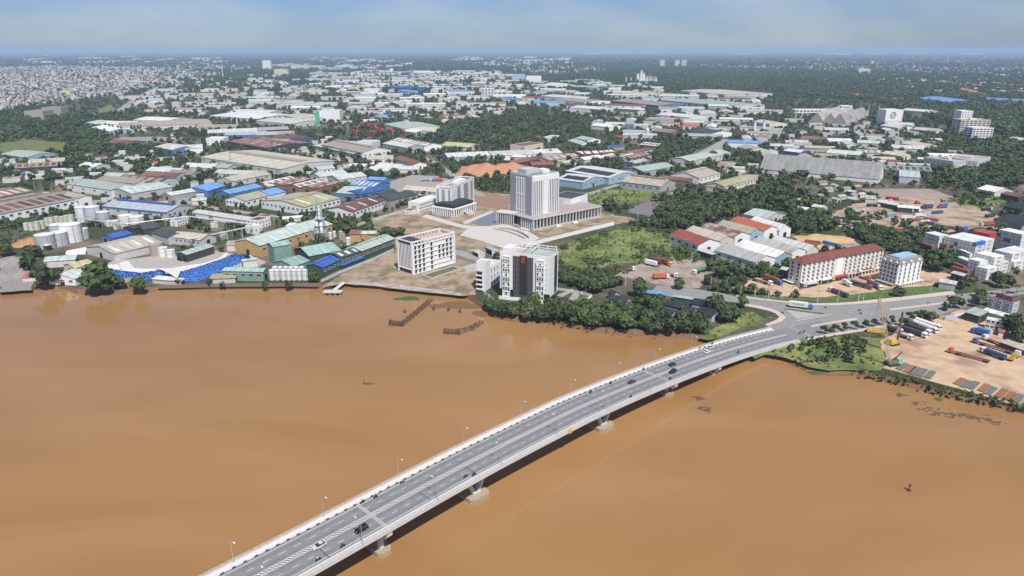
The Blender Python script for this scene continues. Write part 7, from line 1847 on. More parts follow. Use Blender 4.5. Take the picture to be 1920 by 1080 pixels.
for (x, y, n_, sp) in ((1688, 741, 14, 6), (1722, 757, 12, 8), (1742, 768, 16, 9), (1760, 776, 16, 9), (1790, 778, 20, 12), (1815, 780, 26, 12), (1840, 786, 18, 12), (1870, 793, 10, 10), (1310, 746, 12, 4), (1316, 766, 10, 4), (1328, 768, 8, 3)):
    for i in range(n_):
        q = at(x + rnd.gauss(0, sp), y + rnd.gauss(0, 2.2), WATER_Z); r_ = rnd.uniform(.3, 1.2); a_ = rnd.uniform(0, 3)
        b.poly([(q.x + r_ * math.cos(a_ + t) * (1.6 if t in (0, 3.14) else .5), q.y + r_ * math.sin(a_ + t) * .7, WATER_Z + .05 + rnd.uniform(0, .04)) for t in (0, 1.2, 2.2, 3.14, 4.2, 5.2)])
kind(b.build('drift_weed', DW), 'stuff')
weed('floating_weed', 'green weed tuft near the right bank', (1760, 749), 2.2, 1.6, .8); weed('floating_weed', 'green reed bank at the foot of the riverside lawn', (1556, 698), 11, 4.5, 1.4)
p = at(1704, 920, WATER_Z); o = thing('channel_buoy', 'small dark buoy alone on the water at the lower right', 'buoy', p); MB().tube((0, 0, -.2), (0, 0, .6), .8, .6, k=12).build('float', CHASSIS, o); MB().tube((0, 0, .6), (0, 0, 2.0), .28, .15, k=8).build('mast', PAINT['red'], o); MB().box(-.35, .35, -.35, .35, 2.0, 2.5).build('topmark', CHASSIS, o)
s = station(at(1060, 806, 9)); p, r = br(s, 10.5, -.5); o = thing('navigation_sign', 'yellow navigation sign hung on the near bridge fascia', 'sign', p, r); MB().box(-.9, .9, -.1, .1, -.4, 1.4).build('panel', YEL, o); MB().box(-.08, .08, .0, .3, -.9, 1.3).build('bracket', STEEL, o)
# ------------------------------------------------------------------ the far industrial belt, towns and tower blocks
FB('2', 52, 112, 277, 215, 40, 'white tower block standing alone on the far left', floors=12, n1=4, n2=1, name='tower_block', plant=False); FB('2', 138, 238, 318, 280, 40, 'cream office block right of the far white tower block', 'cream', 'white', floors=5, n1=4, n2=3)
for i, (x, y) in enumerate(((1126, 214), (1238, 214), (1290, 214))):
    FB('3', x - 17, x + 19, 255, y - 3, 60, ['leftmost', 'middle', 'rightmost'][i] + ' of three far apartment towers beyond the forest', 'cream', 'white', floors=14, n1=3, n2=2, ww=5, wh=2.5, name='apartment_tower', group='three far apartment towers', plant=False)
FB('3', 107, 220, 385, 332, 60, 'bright white cube factory left of the far forest', 'white', 'white', floors=3, n1=0, n2=0, plant=False); FB('3', 0, 100, 372, 320, 60, 'white and blue striped block left of the cube factory', 'lightblue', 'white', floors=3, n1=4, n2=0, plant=False)
FB('2', 810, 925, 462, 428, 50, 'white two-storey works block in the middle distance', floors=2, n1=0, n2=0, plant=False); FB('2', 1690, 1785, 480, 425, 40, 'white five-storey office with dark bands in the middle distance', 'white', 'white', floors=5, n1=4, n2=0, ww=9, wh=2.4, plant=False)
FB('2', 1003, 1028, 300, 276, 40, 'small bright cube above the far sheds', 'white', 'white', floors=2, n1=0, n2=0, plant=False); FB('4', 676, 760, 306, 276, 40, 'long pale apartment slab beyond the right forest', 'white', 'white', floors=5, n1=7, n2=0, ww=6, wh=2, plant=False, name='apartment_block'); FB('4', 768, 792, 240, 216, 40, 'pink block among the far right towns', 'cream', 'white', floors=5, n1=2, n2=0, plant=False)
S('2', (960,410, 1110,420, 1115,402), 12, 'deep blue fronted shed in the middle distance', 'deepblue', 'deepblue'); S('2', (1060,440, 1140,445, 1140,425), 9, 'turquoise shed below the deep blue one', 'blue', 'lightblue'); S('2', (1600,420, 1695,420, 1700,405), 10, 'orange-red roof in the middle distance', 'orange', 'white')
S('3', (740,515, 1100,552, 1180,528), 9, 'dark blue walled shed with pale yellow gable in the far belt', 'tan', 'blue', win=6); S('3', (1120,512, 1620,556, 1745,530), 9, 'very long pale green roof in the far belt', 'mint', 'cream', win=8); S('3', (1260,440, 1610,470, 1695,436), 10, 'long cream roof at the forest edge of the far belt', 'beige', 'offwhite')
S('3', (1090,470, 1270,480, 1280,448), 9, 'pale yellow-green roof left of the long cream one', 'olive', 'cream'); S('3', (310,508, 540,528, 620,505), 10, 'white walled shed with brown roof in the far belt', 'tan', 'white', win=8); S('3', (210,480, 420,495, 600,465), 10, 'white ribbed shed left of the brown-roofed one', 'white', 'white', win=8)
S('3', (430,565, 650,580, 830,550), 9, 'long white factory beside the highway', 'white', 'white', win=8); S('3', (590,700, 730,715, 750,690), 7, 'white roof right of the big central grove', 'white', 'white'); S('3', (760,590, 930,600, 940,565), 9, 'dark roofed factory beside the highway', 'dark', 'cream', win=5); S('3', (1080,620, 1330,640, 1380,600), 9, 'white roofed factory row right of the highway', 'white', 'white', win=5)
S('3', (1350,735, 1500,760, 1650,715), 8, 'charcoal hipped shed beside the district road', 'dark', 'white'); S('3', (1050,740, 1190,755, 1250,715), 8, 'rust ribbed shed behind the cypress trees', 'tan', 'rust' if False else 'brick', sky=6, skym='rust'); S('3', (1690,860, 1790,885, 1840,850), 8, 'tan roofed two-storey house by the district road', 'tan', 'cream', win=3)
S('3', (1800,670, 1930,690, 1990,660), 9, 'beige roof behind the cement silos', 'beige', 'cream'); S('3', (450,410, 640,418, 720,402), 10, 'wide mint roof at the near side of the far forest', 'mint', 'offwhite'); S('3', (225,395, 330,405, 380,385), 12, 'arched white hall left of the wide mint roof', 'white', 'white', rise=9)

FILL = []
def fill(poly, n, ang, Ls, Ws, hs, pal, zone, gap=4):
    xs = [q[0] for q in poly]; ys = [q[1] for q in poly]
    for _ in range(n):
        x, y = rnd.uniform(min(xs), max(xs)), rnd.uniform(min(ys), max(ys))
        if not inside((x, y), poly): continue
        p = at(x, y)
        if open_ground(p.x, p.y): continue
        L0, W0 = rnd.uniform(*Ls), rnd.uniform(*Ws); rz = ang + rnd.choice((0, 0, math.pi / 2)) + rnd.uniform(-.06, .06)
        if not is_free(p.x, p.y, rz, L0 + gap, W0 + gap): continue
        mark(p.x, p.y, rz, L0, W0, gap * .3)
        FILL.append((p.x, p.y, rz, L0, W0, rnd.uniform(*hs), rnd.choice(pal), zone))
PALW = ['white'] * 6 + ['pale'] * 3 + ['beige'] * 3 + ['mint'] * 2 + ['tan'] * 2 + ['stained', 'steel', 'grey', 'blue', 'rust']
PALM = ['white'] * 3 + ['pale'] * 3 + ['beige'] * 2 + ['mint'] * 2 + ['tan'] * 3 + ['stained'] * 3 + ['grey'] * 2 + ['rust'] * 3 + ['blue', 'patch', 'red', 'orange']
fill(W(600,134, 940,134, 960,168, 560,170), 240, .08, (70, 200), (30, 70), (7, 10), PALW, 'wide roof belt on the middle horizon')
fill(W(560,108, 720,110, 800,124, 640,134, 520,130), 60, .05, (90, 260), (40, 90), (10, 15), PALW, 'white roofs beyond the far tower block')
fill(W(860,108, 1090,108, 1090,122, 900,124), 30, .02, (200, 500), (60, 160), (10, 15), PALW[:9] + ['blue'], 'thin white roofs on the centre horizon')
fill(W(30,98, 420,97, 430,118, 60,120), 45, .02, (120, 400), (40, 90), (9, 14), PALW[:11], 'pale roofs on the left horizon')
fill(W(1080,98, 1500,97, 1900,99, 1900,103, 1100,103), 30, .0, (400, 1300), (150, 300), (12, 18), ['white'], 'white specks on the right horizon')
fill(W(500,150, 960,160, 960,200, 700,215, 480,200), 260, .1, (35, 110), (18, 40), (7, 11), PALW, 'crowded middle-distance factories left of centre')
fill(W(230,150, 520,140, 560,200, 420,225, 300,215, 240,190), 260, .25, (25, 80), (14, 30), (6, 10), PALM, 'scattered works right of the white town')
fill(W(960,160, 1110,150, 1240,170, 1440,180, 1440,215, 1250,225, 1080,215, 960,195), 300, -.25, (45, 130), (20, 45), (7, 11), PALW, 'factories along the far highway')
fill(W(1060,225, 1200,222, 1330,218, 1460,222, 1480,300, 1380,300, 1330,262, 1200,262, 1110,240), 260, -.3, (20, 70), (12, 26), (5, 9), PALM, 'mixed roofs right of the central grove')
fill(W(480,205, 780,190, 960,205, 960,222, 760,232, 640,236, 520,232), 240, .2, (20, 70), (12, 24), (5, 9), PALM, 'mixed roofs above the windowless white block')
fill(W(0,290, 60,300, 280,284, 330,310, 420,330, 440,358, 320,350, 140,350, 0,340), 260, .35, (9, 26), (6, 13), (3.5, 6), PALM, 'small roofs of the left scrap yards')
fill(W(440,262, 640,262, 720,300, 760,318, 640,350, 560,340, 520,300), 220, .35, (9, 28), (6, 13), (3.5, 6), PALM, 'small roofs between the central sheds')
fill(W(1440,225, 1640,235, 1760,260, 1800,300, 1660,330, 1480,310), 200, -.25, (14, 46), (9, 20), (5, 8), PALM, 'small roofs round the factory with the round emblem')
fill(W(1330,300, 1440,310, 1460,345, 1380,335), 60, -.3, (10, 24), (8, 14), (4, 6), PALM, 'small roofs above the palm grove')
fill(W(180,372, 330,360, 560,400, 600,440, 500,470, 330,470, 190,460), 90, .4, (7, 18), (5, 9), (3, 5), PALM, 'small huts inside the chemical works')
fill(W(690,355, 780,340, 830,350, 780,372, 710,385), 40, .4, (9, 20), (6, 10), (3.5, 5), PALM, 'small huts by the paved yard')
fill(W(875,455, 935,470, 930,492, 880,482), 30, .5, (6, 14), (4, 7), (3, 4.5), ['blue', 'pale', 'rust', 'stained'], 'site huts behind the plaza')
fill(W(1640,150, 1920,140, 1920,175, 1700,180), 40, 0, (30, 90), (15, 30), (6, 9), ['white', 'orange', 'beige', 'rust'], 'roofs scattered in the right forest')
FILL.sort(key=lambda s_: (s_[3] * s_[4]) / (s_[0] ** 2 + s_[1] ** 2), reverse=True)
SAME = {}
for s_ in sorted(FILL[:190], key=lambda q: q[0] / q[1]):
    x, y, rz, L0, W0, h, rf, zone = s_
    ad = {'white': 'white', 'pale': 'pale grey', 'beige': 'cream', 'mint': 'mint green', 'tan': 'tan', 'stained': 'stained', 'steel': 'steel blue', 'grey': 'grey', 'blue': 'blue', 'rust': 'rusty', 'patch': 'patched', 'red': 'red', 'orange': 'orange', 'dark': 'dark'}[rf]
    nth = SAME.setdefault((ad, zone), 0); SAME[(ad, zone)] += 1
    shed(None, None, None, h, f'{ad} metal roof, {ORD[min(29, nth)]} from left, {zone}'.replace('nearest', 'first'), rf, rnd.choice(('offwhite', 'white', 'grey', 'cream')), geo=(x, y, rz, L0, W0), group=zone, door=0, name='factory_shed', cat='factory')
b = MB(); MS = [WALL['offwhite']] + list(ROOF.values()); KEYS = list(ROOF)
for x, y, rz, L0, W0, h, rf, zone in FILL[190:]:
    c_, s0 = math.cos(rz), math.sin(rz); T = lambda u, v, z: (x + u * c_ - v * s0, y + u * s0 + v * c_, z)
    a, w = L0 / 2, W0 / 2; r_ = W0 * .1; mi = 1 + KEYS.index(rf)
    b.poly([T(-a, -w, 0), T(a, -w, 0), T(a, -w, h), T(-a, -w, h)]); b.poly([T(a, -w, 0), T(a, w, 0), T(a, w, h), T(a, 0, h + r_), T(a, -w, h)]); b.poly([T(-a, w, 0), T(-a, -w, 0), T(-a, -w, h), T(-a, 0, h + r_), T(-a, w, h)])
    b.poly([T(-a, -w, h), T(a, -w, h), T(a, 0, h + r_), T(-a, 0, h + r_)], mi); b.poly([T(-a, 0, h + r_), T(a, 0, h + r_), T(a, w, h), T(-a, w, h)], mi)
kind(b.build('distant_factory_sheds', MS), 'stuff')

# the white town at the left and the specks of far towns
HM = [M('house_' + n, c_, rand=.12) for n, c_ in (('white', (.54, .53, .52)), ('cream', (.46, .42, .36)), ('grey', (.30, .30, .31)), ('blue', (.36, .42, .46)), ('rust', (.22, .13, .10)), ('pink', (.42, .32, .29)))]
HW = [0] * 7 + [1] * 3 + [2] * 5 + [3] + [4] * 3 + [5] * 2
TOWN = []
def town(poly, n, w, d_, h, ang):
    xs = [q[0] for q in poly]; ys = [q[1] for q in poly]; k_ = 0
    for _ in range(n):
        x, y = rnd.uniform(min(xs), max(xs)), rnd.uniform(min(ys), max(ys))
        if not inside((x, y), poly): continue
        p = at(x, y); a = ang + rnd.choice((0, math.pi / 2)) + rnd.uniform(-.2, .2); W0, D0 = rnd.uniform(*w), rnd.uniform(*d_)
        if not is_free(p.x, p.y, a, W0, D0): continue
        mark(p.x, p.y, a, W0, D0, -1)
        TOWN.append((p.x, p.y, a, W0, D0, rnd.uniform(*h), rnd.choice(HW)))
town(W(0,126, 110,124, 330,128, 420,140, 330,148, 300,160, 230,178, 150,186, 90,196, 0,208), 7500, (5, 9), (9, 16), (4, 12), .3)
town(W(0,118, 420,116, 480,130, 0,132), 450, (10, 20), (12, 26), (5, 11), .2)
town(W(960,118, 1090,122, 1140,132, 1040,138, 960,132), 350, (10, 22), (12, 26), (6, 12), .2)
town(W(1280,122, 1440,118, 1640,116, 1920,122, 1920,140, 1760,138, 1600,132, 1440,130), 900, (8, 16), (10, 20), (5, 11), .1)
town(W(1560,150, 1920,142, 1920,152, 1760,158), 160, (9, 16), (10, 20), (5, 9), .1)
town(W(1460,112, 1920,104, 1920,116, 1500,118), 260, (12, 30), (15, 40), (6, 12), .1)
TOWN.sort(key=lambda s_: s_[3] * s_[5] / (s_[0] ** 2 + s_[1] ** 2), reverse=True)
hb = MB()
NEARH = 230
HP = {}
for t_, (x, y, a, W0, D0, h, ci) in enumerate(TOWN):
    if t_ < NEARH:
        m_ = MB().box(-W0 / 2, W0 / 2, -D0 / 2, D0 / 2, 0, h)
        o_ = thing('town_house', f'{("white", "cream", "grey", "pale blue", "rust-red", "pink")[ci]} flat-roofed house in the dense town at the left', 'house', (x, y, 0), a, 'houses of the dense left town')
        m_.build('wall', HM[ci], o_); MB().box(-W0 * .5 - .15, W0 * .5 + .15, -D0 / 2 - .15, D0 / 2 + .15, h, h + .5).build('roof', rnd.choice((ROOF['stained'], ROOF['pale'], ROOF['rust'], ROOF['white'], HM[ci])), o_)
        if rnd.random() < .6: MB().box(-W0 * .2, W0 * .25, -D0 * .2, D0 * .2, h + .5, h + 2.9).build('roof_room', HM[ci], o_)
        continue
    c_, s0 = math.cos(a), math.sin(a); T = lambda u, v, z: (x + u * c_ - v * s0, y + u * s0 + v * c_, z)
    u, v = W0 / 2, D0 / 2; q = [T(-u, -v, 0), T(u, -v, 0), T(u, v, 0), T(-u, v, 0)]; z = [(p_[0], p_[1], h) for p_ in q]
    for i in range(4): hb.poly([q[i], q[(i + 1) % 4], z[(i + 1) % 4], z[i]], ci)
    hb.poly(z, rnd.choice((ci, ci, 2, 4)))
kind(hb.build('distant_town', HM), 'stuff')
# ------------------------------------------------------------------ trees
def leaf_mat(name, c1, c2):
    m = bpy.data.materials.new(name); m.use_nodes = True; t = m.node_tree; N = t.nodes; L = t.links; b = N['Principled BSDF']
    b.inputs['Roughness'].default_value = .7; b.inputs['Specular IOR Level'].default_value = .25
    g = N.new('ShaderNodeNewGeometry'); oi = N.new('ShaderNodeObjectInfo'); ad = N.new('ShaderNodeMath'); ad.operation = 'ADD'
    ml = N.new('ShaderNodeMath'); ml.operation = 'MULTIPLY'; ml.inputs[1].default_value = .5
    L.new(g.outputs['Random Per Island'], ad.inputs[0]); L.new(oi.outputs['Random'], ad.inputs[1]); L.new(ad.outputs[0], ml.inputs[0])
    r = N.new('ShaderNodeValToRGB'); r.color_ramp.elements[0].color = (*c1, 1); r.color_ramp.elements[1].color = (*c2, 1)
    r.color_ramp.elements[0].position = .2; r.color_ramp.elements[1].position = .85
    L.new(ml.outputs[0], r.inputs['Fac']); L.new(r.outputs['Color'], b.inputs['Base Color'])
    return m
LEAF = [leaf_mat('leaves_dark', (.028, .050, .019), (.070, .106, .036)), leaf_mat('leaves_mid', (.040, .070, .024), (.098, .142, .044)), leaf_mat('leaves_olive', (.046, .062, .026), (.104, .118, .050)), leaf_mat('leaves_bright', (.056, .090, .028), (.125, .162, .052))]
BARK = M('bark', (.13, .10, .075), var=.2)
def crown_mesh(seed, lobes, nleaf, size, mat, flat=.8, core=True, tall=1.0):
    """unit crown: about 1 wide each side, standing on z = .35 and reaching z = 1.9 at tall = 1"""
    g = random.Random(seed); b = MB(); Ls = []
    for i in range(lobes):
        a = g.uniform(0, 6.283); r = math.sqrt(g.random()) * .62; z = g.uniform(.75, 1.45) - r * .35
        Ls.append((Vector((math.cos(a) * r, math.sin(a) * r, z * tall)), g.uniform(.30, .50)))
    Ls.append((Vector((0, 0, 1.2 * tall)), .55))
    for c_, r_ in Ls:
        if core: 
            n0 = len(b.v); k_ = 6
            for j, (zz, rr) in enumerate(((-.62, .2), (-.2, .7), (.3, .66), (.66, .2))):
                for i in range(k_):
                    a = 6.283 * (i + j * .5) / k_; q = g.uniform(.85, 1.1); b.v.append((c_.x + math.cos(a) * r_ * rr * q, c_.y + math.sin(a) * r_ * rr * q, c_.z + r_ * zz * flat))
            for j in range(3):
                for i in range(k_):
                    i2 = (i + 1) % k_; b.f.append((n0 + j * k_ + i, n0 + j * k_ + i2, n0 + (j + 1) * k_ + i2, n0 + (j + 1) * k_ + i)); b.m.append(0)
            b.f.append(tuple(n0 + 3 * k_ + i for i in range(k_))); b.m.append(0)
        for i in range(nleaf // len(Ls)):
            d_ = Vector((g.gauss(0, 1), g.gauss(0, 1), g.gauss(.25, 1))).normalized()
            p = c_ + Vector((d_.x, d_.y, d_.z * flat)) * (r_ * g.uniform(.72, 1.12))
            n = (d_ + Vector((g.uniform(-.9, .9), g.uniform(-.9, .9), g.uniform(-.4, .9)))).normalized()
            u = n.cross(Vector((g.uniform(-1, 1), g.uniform(-1, 1), g.uniform(-1, 1)))).normalized(); v = n.cross(u); s_ = size * g.uniform(.6, 1.3)
            b.poly([p - u * s_ - v * s_ * .4, p + u * s_ * .3 - v * s_, p + u * s_ + v * s_ * .3, p - u * s_ * .2 + v * s_])
    return b.mesh('crown', mat)
def trunk_mesh(seed):
    g = random.Random(seed); b = MB().tube((0, 0, -.02), (0, 0, .8), .075, .045, k=6)
    for i in range(4):
        a = 6.283 * i / 4 + g.uniform(-.4, .4); b.tube((0, 0, .45 + .08 * i), (math.cos(a) * .45, math.sin(a) * .45, 1.0 + g.uniform(0, .25)), .035, .012, k=5)
    return b.mesh('trunk', BARK)
TRUNK = [trunk_mesh(i) for i in range(3)]
NEAR = [crown_mesh(10 + i, 8 + i % 3, 400, .155, LEAF[(0, 1, 2, 0, 1, 3)[i]], flat=(.8, .7, .85, .65, .9, .8)[i], tall=(1, .9, 1.1, .85, 1.15, .9)[i]) for i in range(6)]
FARC = [crown_mesh(40 + i, 5, 64, .24, LEAF[(0, 1, 2, 0)[i]], tall=(1, .9, 1.1, 1.0)[i]) for i in range(4)]
CONE = crown_mesh(77, 9, 260, .13, LEAF[0], tall=2.6)
TREES = []                          # x, y, crown half-width, kind, where
def trees(poly, n, size, where, thin=0, lift=0.0, in_open=False, gap=.55, kinds=(0, 1, 2, 3, 4)):
    ws = poly if isinstance(poly[0], Vector) else None
    xs = [q[0] for q in poly]; ys = [q[1] for q in poly]; made = 0
    for _ in range(n * 3):
        if made >= n: break
        x, y = rnd.uniform(min(xs), max(xs)), rnd.uniform(min(ys), max(ys))
        if not inside((x, y), poly): continue
        p = at(x, y)
        if not is_free(p.x, p.y): continue
        if not in_open and open_ground(p.x, p.y): continue
        r_ = rnd.uniform(*size)
        if p.y < 900 and r_ > 2.2 and not is_free(p.x, p.y, 0, r_ * 1.1, r_ * 1.1): continue
        TREES.append((p.x, p.y, r_, rnd.choice(kinds), where, 0)); made += 1
def tree_at(x, y, r_, where, k_=0):
    p = at(x, y); TREES.append((p.x, p.y, r_, k_, where, 1))
# single trees that stand out
for i, (x, y, r_, w_) in enumerate(((186,546,11.5,'big round tree overhanging the water at the left bank'), (212,545,7.5,'round tree beside the big one at the left bank'), (85,538,8.5,'tree right of the orange pavilion'), (108,532,7,'tree behind the orange pavilion'), (262,546,5.5,'low round bush tree on the left bank'), (60,508,8,'tree beside the grey gravel heap'), (8,470,6,'tree at the left picture edge, upper'), (12,480,6.5,'tree at the left picture edge, lower'),
        (62,484,7.5,'tree below the orange spoil heap'), (540,540,3.6,'tree in front of the white riverside vessels'), (497,540,3.0,'small tree below the green riverside warehouse'), (590,528,5.2,'tree at the corner of the blue-roofed river end'), (336,535,2.6,'small tree on the river wall'), (395,536,3.0,'small tree by the yellow-green lean-to'), (418,538,2.4,'bush on the river wall'),
        (1755,508,10,'largest dark tree between the square hotel and the containers'), (1782,500,8,'dark tree right of the largest one'), (1822,538,4.5,'roadside tree before the white containers, left'), (1880,540,6.5,'roadside tree before the white containers, right'), (1868,536,5,'roadside tree before the white containers, middle'), (1800,541,4,'round bush by the white tent-like roof'),
        (1900,628,8.5,'big tree beside the company house'), (1915,640,7,'big tree at the right picture edge'), (1790,578,5,'dark tree beside the median end'), (1772,582,3.4,'smaller dark tree beside the median end'), (1836,570,5,'dark tree left of the red-signed shop house'), (1735,600,4.2,'round bush behind the truck row'), (1745,604,4,'second round bush behind the truck row'),
        (1120,550,6,'round tree by the roadside lawn'), (1198,556,6,'round tree behind the nursery'), (1272,542,4.5,'bush tree by the truck yard gate'), (1230,583,5.5,'tall tree in the nursery'), (1340,590,7,'tall tree at the bridge head nursery'), (1365,606,6.5,'tall tree beside the bridge head'), (1330,508,5.5,'tree beside the green tank truck'), (1590,412,7,'single round tree in the haulage yard'), (648,358,7,'round tree beside the blue lean roof'), (1335,300,8,'round tree before the mint-roofed warehouse'), (1220,322,7,'round tree in front of the mint-roofed shed'))):
    tree_at(x, y, r_, w_, i % 5)
# rows and groves, nearest first
trees(W(928,584, 1000,584, 1060,584, 1130,584, 1230,597, 1320,612, 1318,628, 1230,626, 1150,620, 1100,612, 1050,604, 1000,600, 940,594), 120, (3.6, 6.0), 'riverbank grove below the emblem office')
trees(W(905,572, 935,570, 945,592, 925,592), 10, (2.2, 3.6), 'riverbank grove below the emblem office')
trees(W(1046,500, 1075,520, 1150,520, 1170,532, 1150,545, 1105,548, 1060,536, 1046,530), 60, (2.8, 5.0), 'shrubby grove right of the emblem office')
trees(W(1160,555, 1230,560, 1320,575, 1420,575, 1400,588, 1340,612, 1250,596, 1160,570), 34, (2.6, 4.6), 'nursery trees near the bridge head', in_open=False)
trees(W(1226,378, 1290,356, 1440,338, 1500,352, 1540,392, 1480,396, 1430,398, 1370,408, 1290,432, 1240,428, 1224,410), 300, (4.0, 6.4), 'palm and broadleaf grove behind the gabled warehouses')
trees(W(1420,505, 1440,490, 1470,520, 1440,528, 1400,520, 1345,512, 1350,500), 24, (2.6, 4.4), 'trees between the truck yard and the long hotel')
trees(W(1120,382, 1160,384, 1180,392, 1170,402, 1140,400), 14, (3.4, 5.2), 'trees beside the settling pond')
trees(W(1140,410, 1230,412, 1245,430, 1190,424, 1150,428), 12, (2.6, 4.4), 'scattered trees at the top of the meadow')
trees(W(1240,436, 1260,440, 1310,478, 1312,492, 1290,490), 18, (2.6, 4.0), 'trees left of the red-brown warehouse')
trees(W(1690,440, 1735,442, 1760,470, 1750,492, 1690,478, 1640,470, 1600,440, 1640,440), 110, (3.6, 6.0), 'trees between the hotels and the haulage yard')
trees(W(1440,410, 1540,398, 1580,420, 1560,440, 1470,440, 1440,425), 70, (3.6, 5.8), 'trees right of the depot roof')
trees(W(1560,416, 1620,398, 1700,404, 1760,424, 1740,436, 1640,436), 44, (2.2, 3.8), 'small trees inside the haulage yard', in_open=True)
trees(W(550,405, 640,395, 700,410, 760,440, 700,455, 640,445, 560,420), 60, (3.2, 5.4), 'trees behind the distillation plant')
trees(W(335,455, 440,470, 480,450, 540,440, 480,478, 420,488, 340,480), 16, (2.4, 4.0), 'trees inside the chemical works')
trees(W(330,390, 460,400, 560,412, 560,424, 440,418, 330,404), 22, (2.6, 4.2), 'trees along the works road')
trees(W(150,345, 320,362, 330,372, 200,372, 110,340, 40,330), 40, (3.2, 5.2), 'tree belt along the road by the mint warehouses')
trees(W(0,405, 150,382, 280,372, 280,380, 150,398, 0,420), 16, (2.6, 4.2), 'hedge behind the slim cream tanks')
trees(W(860,340, 960,335, 960,362, 900,362, 860,352), 34, (3.0, 5.0), 'bushy trees left of the civic tower')
trees(W(790,300, 860,328, 880,340, 850,335, 780,305), 18, (2.8, 4.6), 'trees along the factory road')
trees(W(830,460, 905,470, 950,480, 905,492, 860,470), 10, (2.0, 3.4), 'bushes behind the plaza huts')
trees(W(1480,560, 1440,556, 1380,552, 1380,548, 1440,551, 1490,557), 9, (1.6, 2.4), 'clipped round bushes along the hotel yard', in_open=True)
trees(W(1474,652, 1510,640, 1600,634, 1630,640, 1620,664, 1590,682, 1540,680, 1500,672), 64, (1.3, 2.3), 'young trees planted on the riverside lawn', in_open=True)
trees(W(1780,372, 1850,358, 1880,372, 1850,388, 1800,384), 22, (2.8, 4.6), 'bushes in the right meadow', in_open=True)
trees(W(1690,330, 1920,300, 1920,352, 1800,360, 1720,360), 90, (4.0, 6.5), 'dark wood at the right edge')
trees(W(780,228, 960,228, 1112,222, 1112,262, 1060,270, 960,282, 900,280, 830,258), 240, (4.5, 7.0), 'central grove behind the red containers')
trees(W(1215,262, 1310,250, 1330,262, 1290,300, 1230,312, 1215,295), 90, (4.0, 6.5), 'tall grove beside the district road')
trees(W(0,212, 60,208, 160,220, 205,238, 200,280, 150,288, 60,262, 0,268), 260, (4.5, 7.5), 'left grove below the white town')
trees(W(1115,300, 1180,292, 1200,312, 1150,322), 24, (3.4, 5.0), 'trees above the solar warehouses')
trees(W(300,230, 440,225, 460,240, 400,260, 300,250), 60, (4, 6), 'trees round the striped chimney')
# loose trees everywhere between buildings
trees(W(0,330, 480,330, 900,335, 760,480, 560,470, 300,420, 0,440), 420, (1.8, 4.4), 'loose trees among the western works')
trees(W(1150,330, 1480,320, 1920,360, 1920,520, 1700,560, 1380,560, 1300,540, 1310,440, 1240,430), 420, (1.8, 4.6), 'loose trees among the eastern yards')
trees(W(0,230, 1920,230, 1920,340, 0,340), 3000, (2.8, 6.5), 'far loose trees')
trees(W(0,168, 1920,168, 1920,232, 0,232), 5000, (3.5, 7.5), 'far loose trees')
trees(W(330,120, 1100,120, 1480,165, 1480,172, 240,172), 4000, (5, 10), 'far loose trees')
trees(W(1095,130, 1300,126, 1440,128, 1920,128, 1920,260, 1860,250, 1700,215, 1640,190, 1500,182, 1440,172, 1250,165, 1120,150), 6500, (6, 11), 'far forest')
trees(W(1720,250, 1920,240, 1920,352, 1840,345, 1740,320), 500, (4.5, 7), 'far forest')
trees(W(0,116, 330,112, 330,126, 0,124), 700, (8, 14), 'far forest')
trees(W(0,100, 1920,98, 1920,128, 0,120), 5200, (10, 20), 'far forest')
trees(W(640,112, 1100,112, 1100,135, 700,132), 700, (8, 14), 'far forest')
trees(W(0,126, 330,128, 300,170, 100,190, 0,205), 1300, (3, 7), 'far loose trees')
TREES = [t for t in TREES]
TREES.sort(key=lambda t: t[2] * (1.6 if not t[4].startswith('far') else .8) / math.hypot(t[0], t[1]), reverse=True)
single = [t for t in TREES if not t[4].startswith('far')]
PICK = single[:285]
REST = single[285:] + [t for t in TREES if t[4].startswith('far')]
ADJ = ('dark green', 'mid green', 'olive green', 'dark spreading', 'tall green', 'bright green')
ZX = {}
for t in PICK: ZX.setdefault(t[4], []).append(t)
def part_of(t):
    z = ZX[t[4]]; u = sorted(q[0] / q[1] for q in z); v = sorted(q[1] for q in z)
    return ('left', 'middle', 'right')[min(2, 3 * u.index(t[0] / t[1]) // len(u))] + (' front' if v.index(t[1]) < len(v) / 2 else ' back')
for i, t in enumerate(PICK):
    x, y, r_, k_, w_, lone = t
    grp = None if lone else w_
    o_ = thing('broadleaf_tree', w_ if lone else f'{ADJ[k_]} tree, {part_of(t)} of the {w_}', 'tree', (x, y, 0), rnd.uniform(0, 6.28), grp)
    s_ = r_ * rnd.uniform(.95, 1.1); o_.scale = (r_, r_, s_)
    put('trunk', TRUNK[i % 3], o_); put('crown', NEAR[k_], o_)
# small street trees with layered crowns
STC = crown_mesh(91, 4, 170, .20, LEAF[0], flat=.35, core=False)
for i, (x, y) in enumerate(W(1545,627, 1563,624, 1582,621, 1602,618.5, 1622,616, 1638,613.5, 1655,610.5, 1671,608, 1705,601, 1719,599, 1690,612, 1700,614, 1830,556, 1842,557)):
    p = at(x, y); o_ = thing('street_tree', (ORD[i] + ' young street tree past the bridge head, counted from the bridge').replace('nearest young', 'first young'), 'tree', (p.x, p.y, .1), rnd.uniform(0, 6), 'young street trees'); o_.scale = (2.5, 2.5, 3.6); put('trunk', TRUNK[i % 3], o_); put('crown', STC, o_)
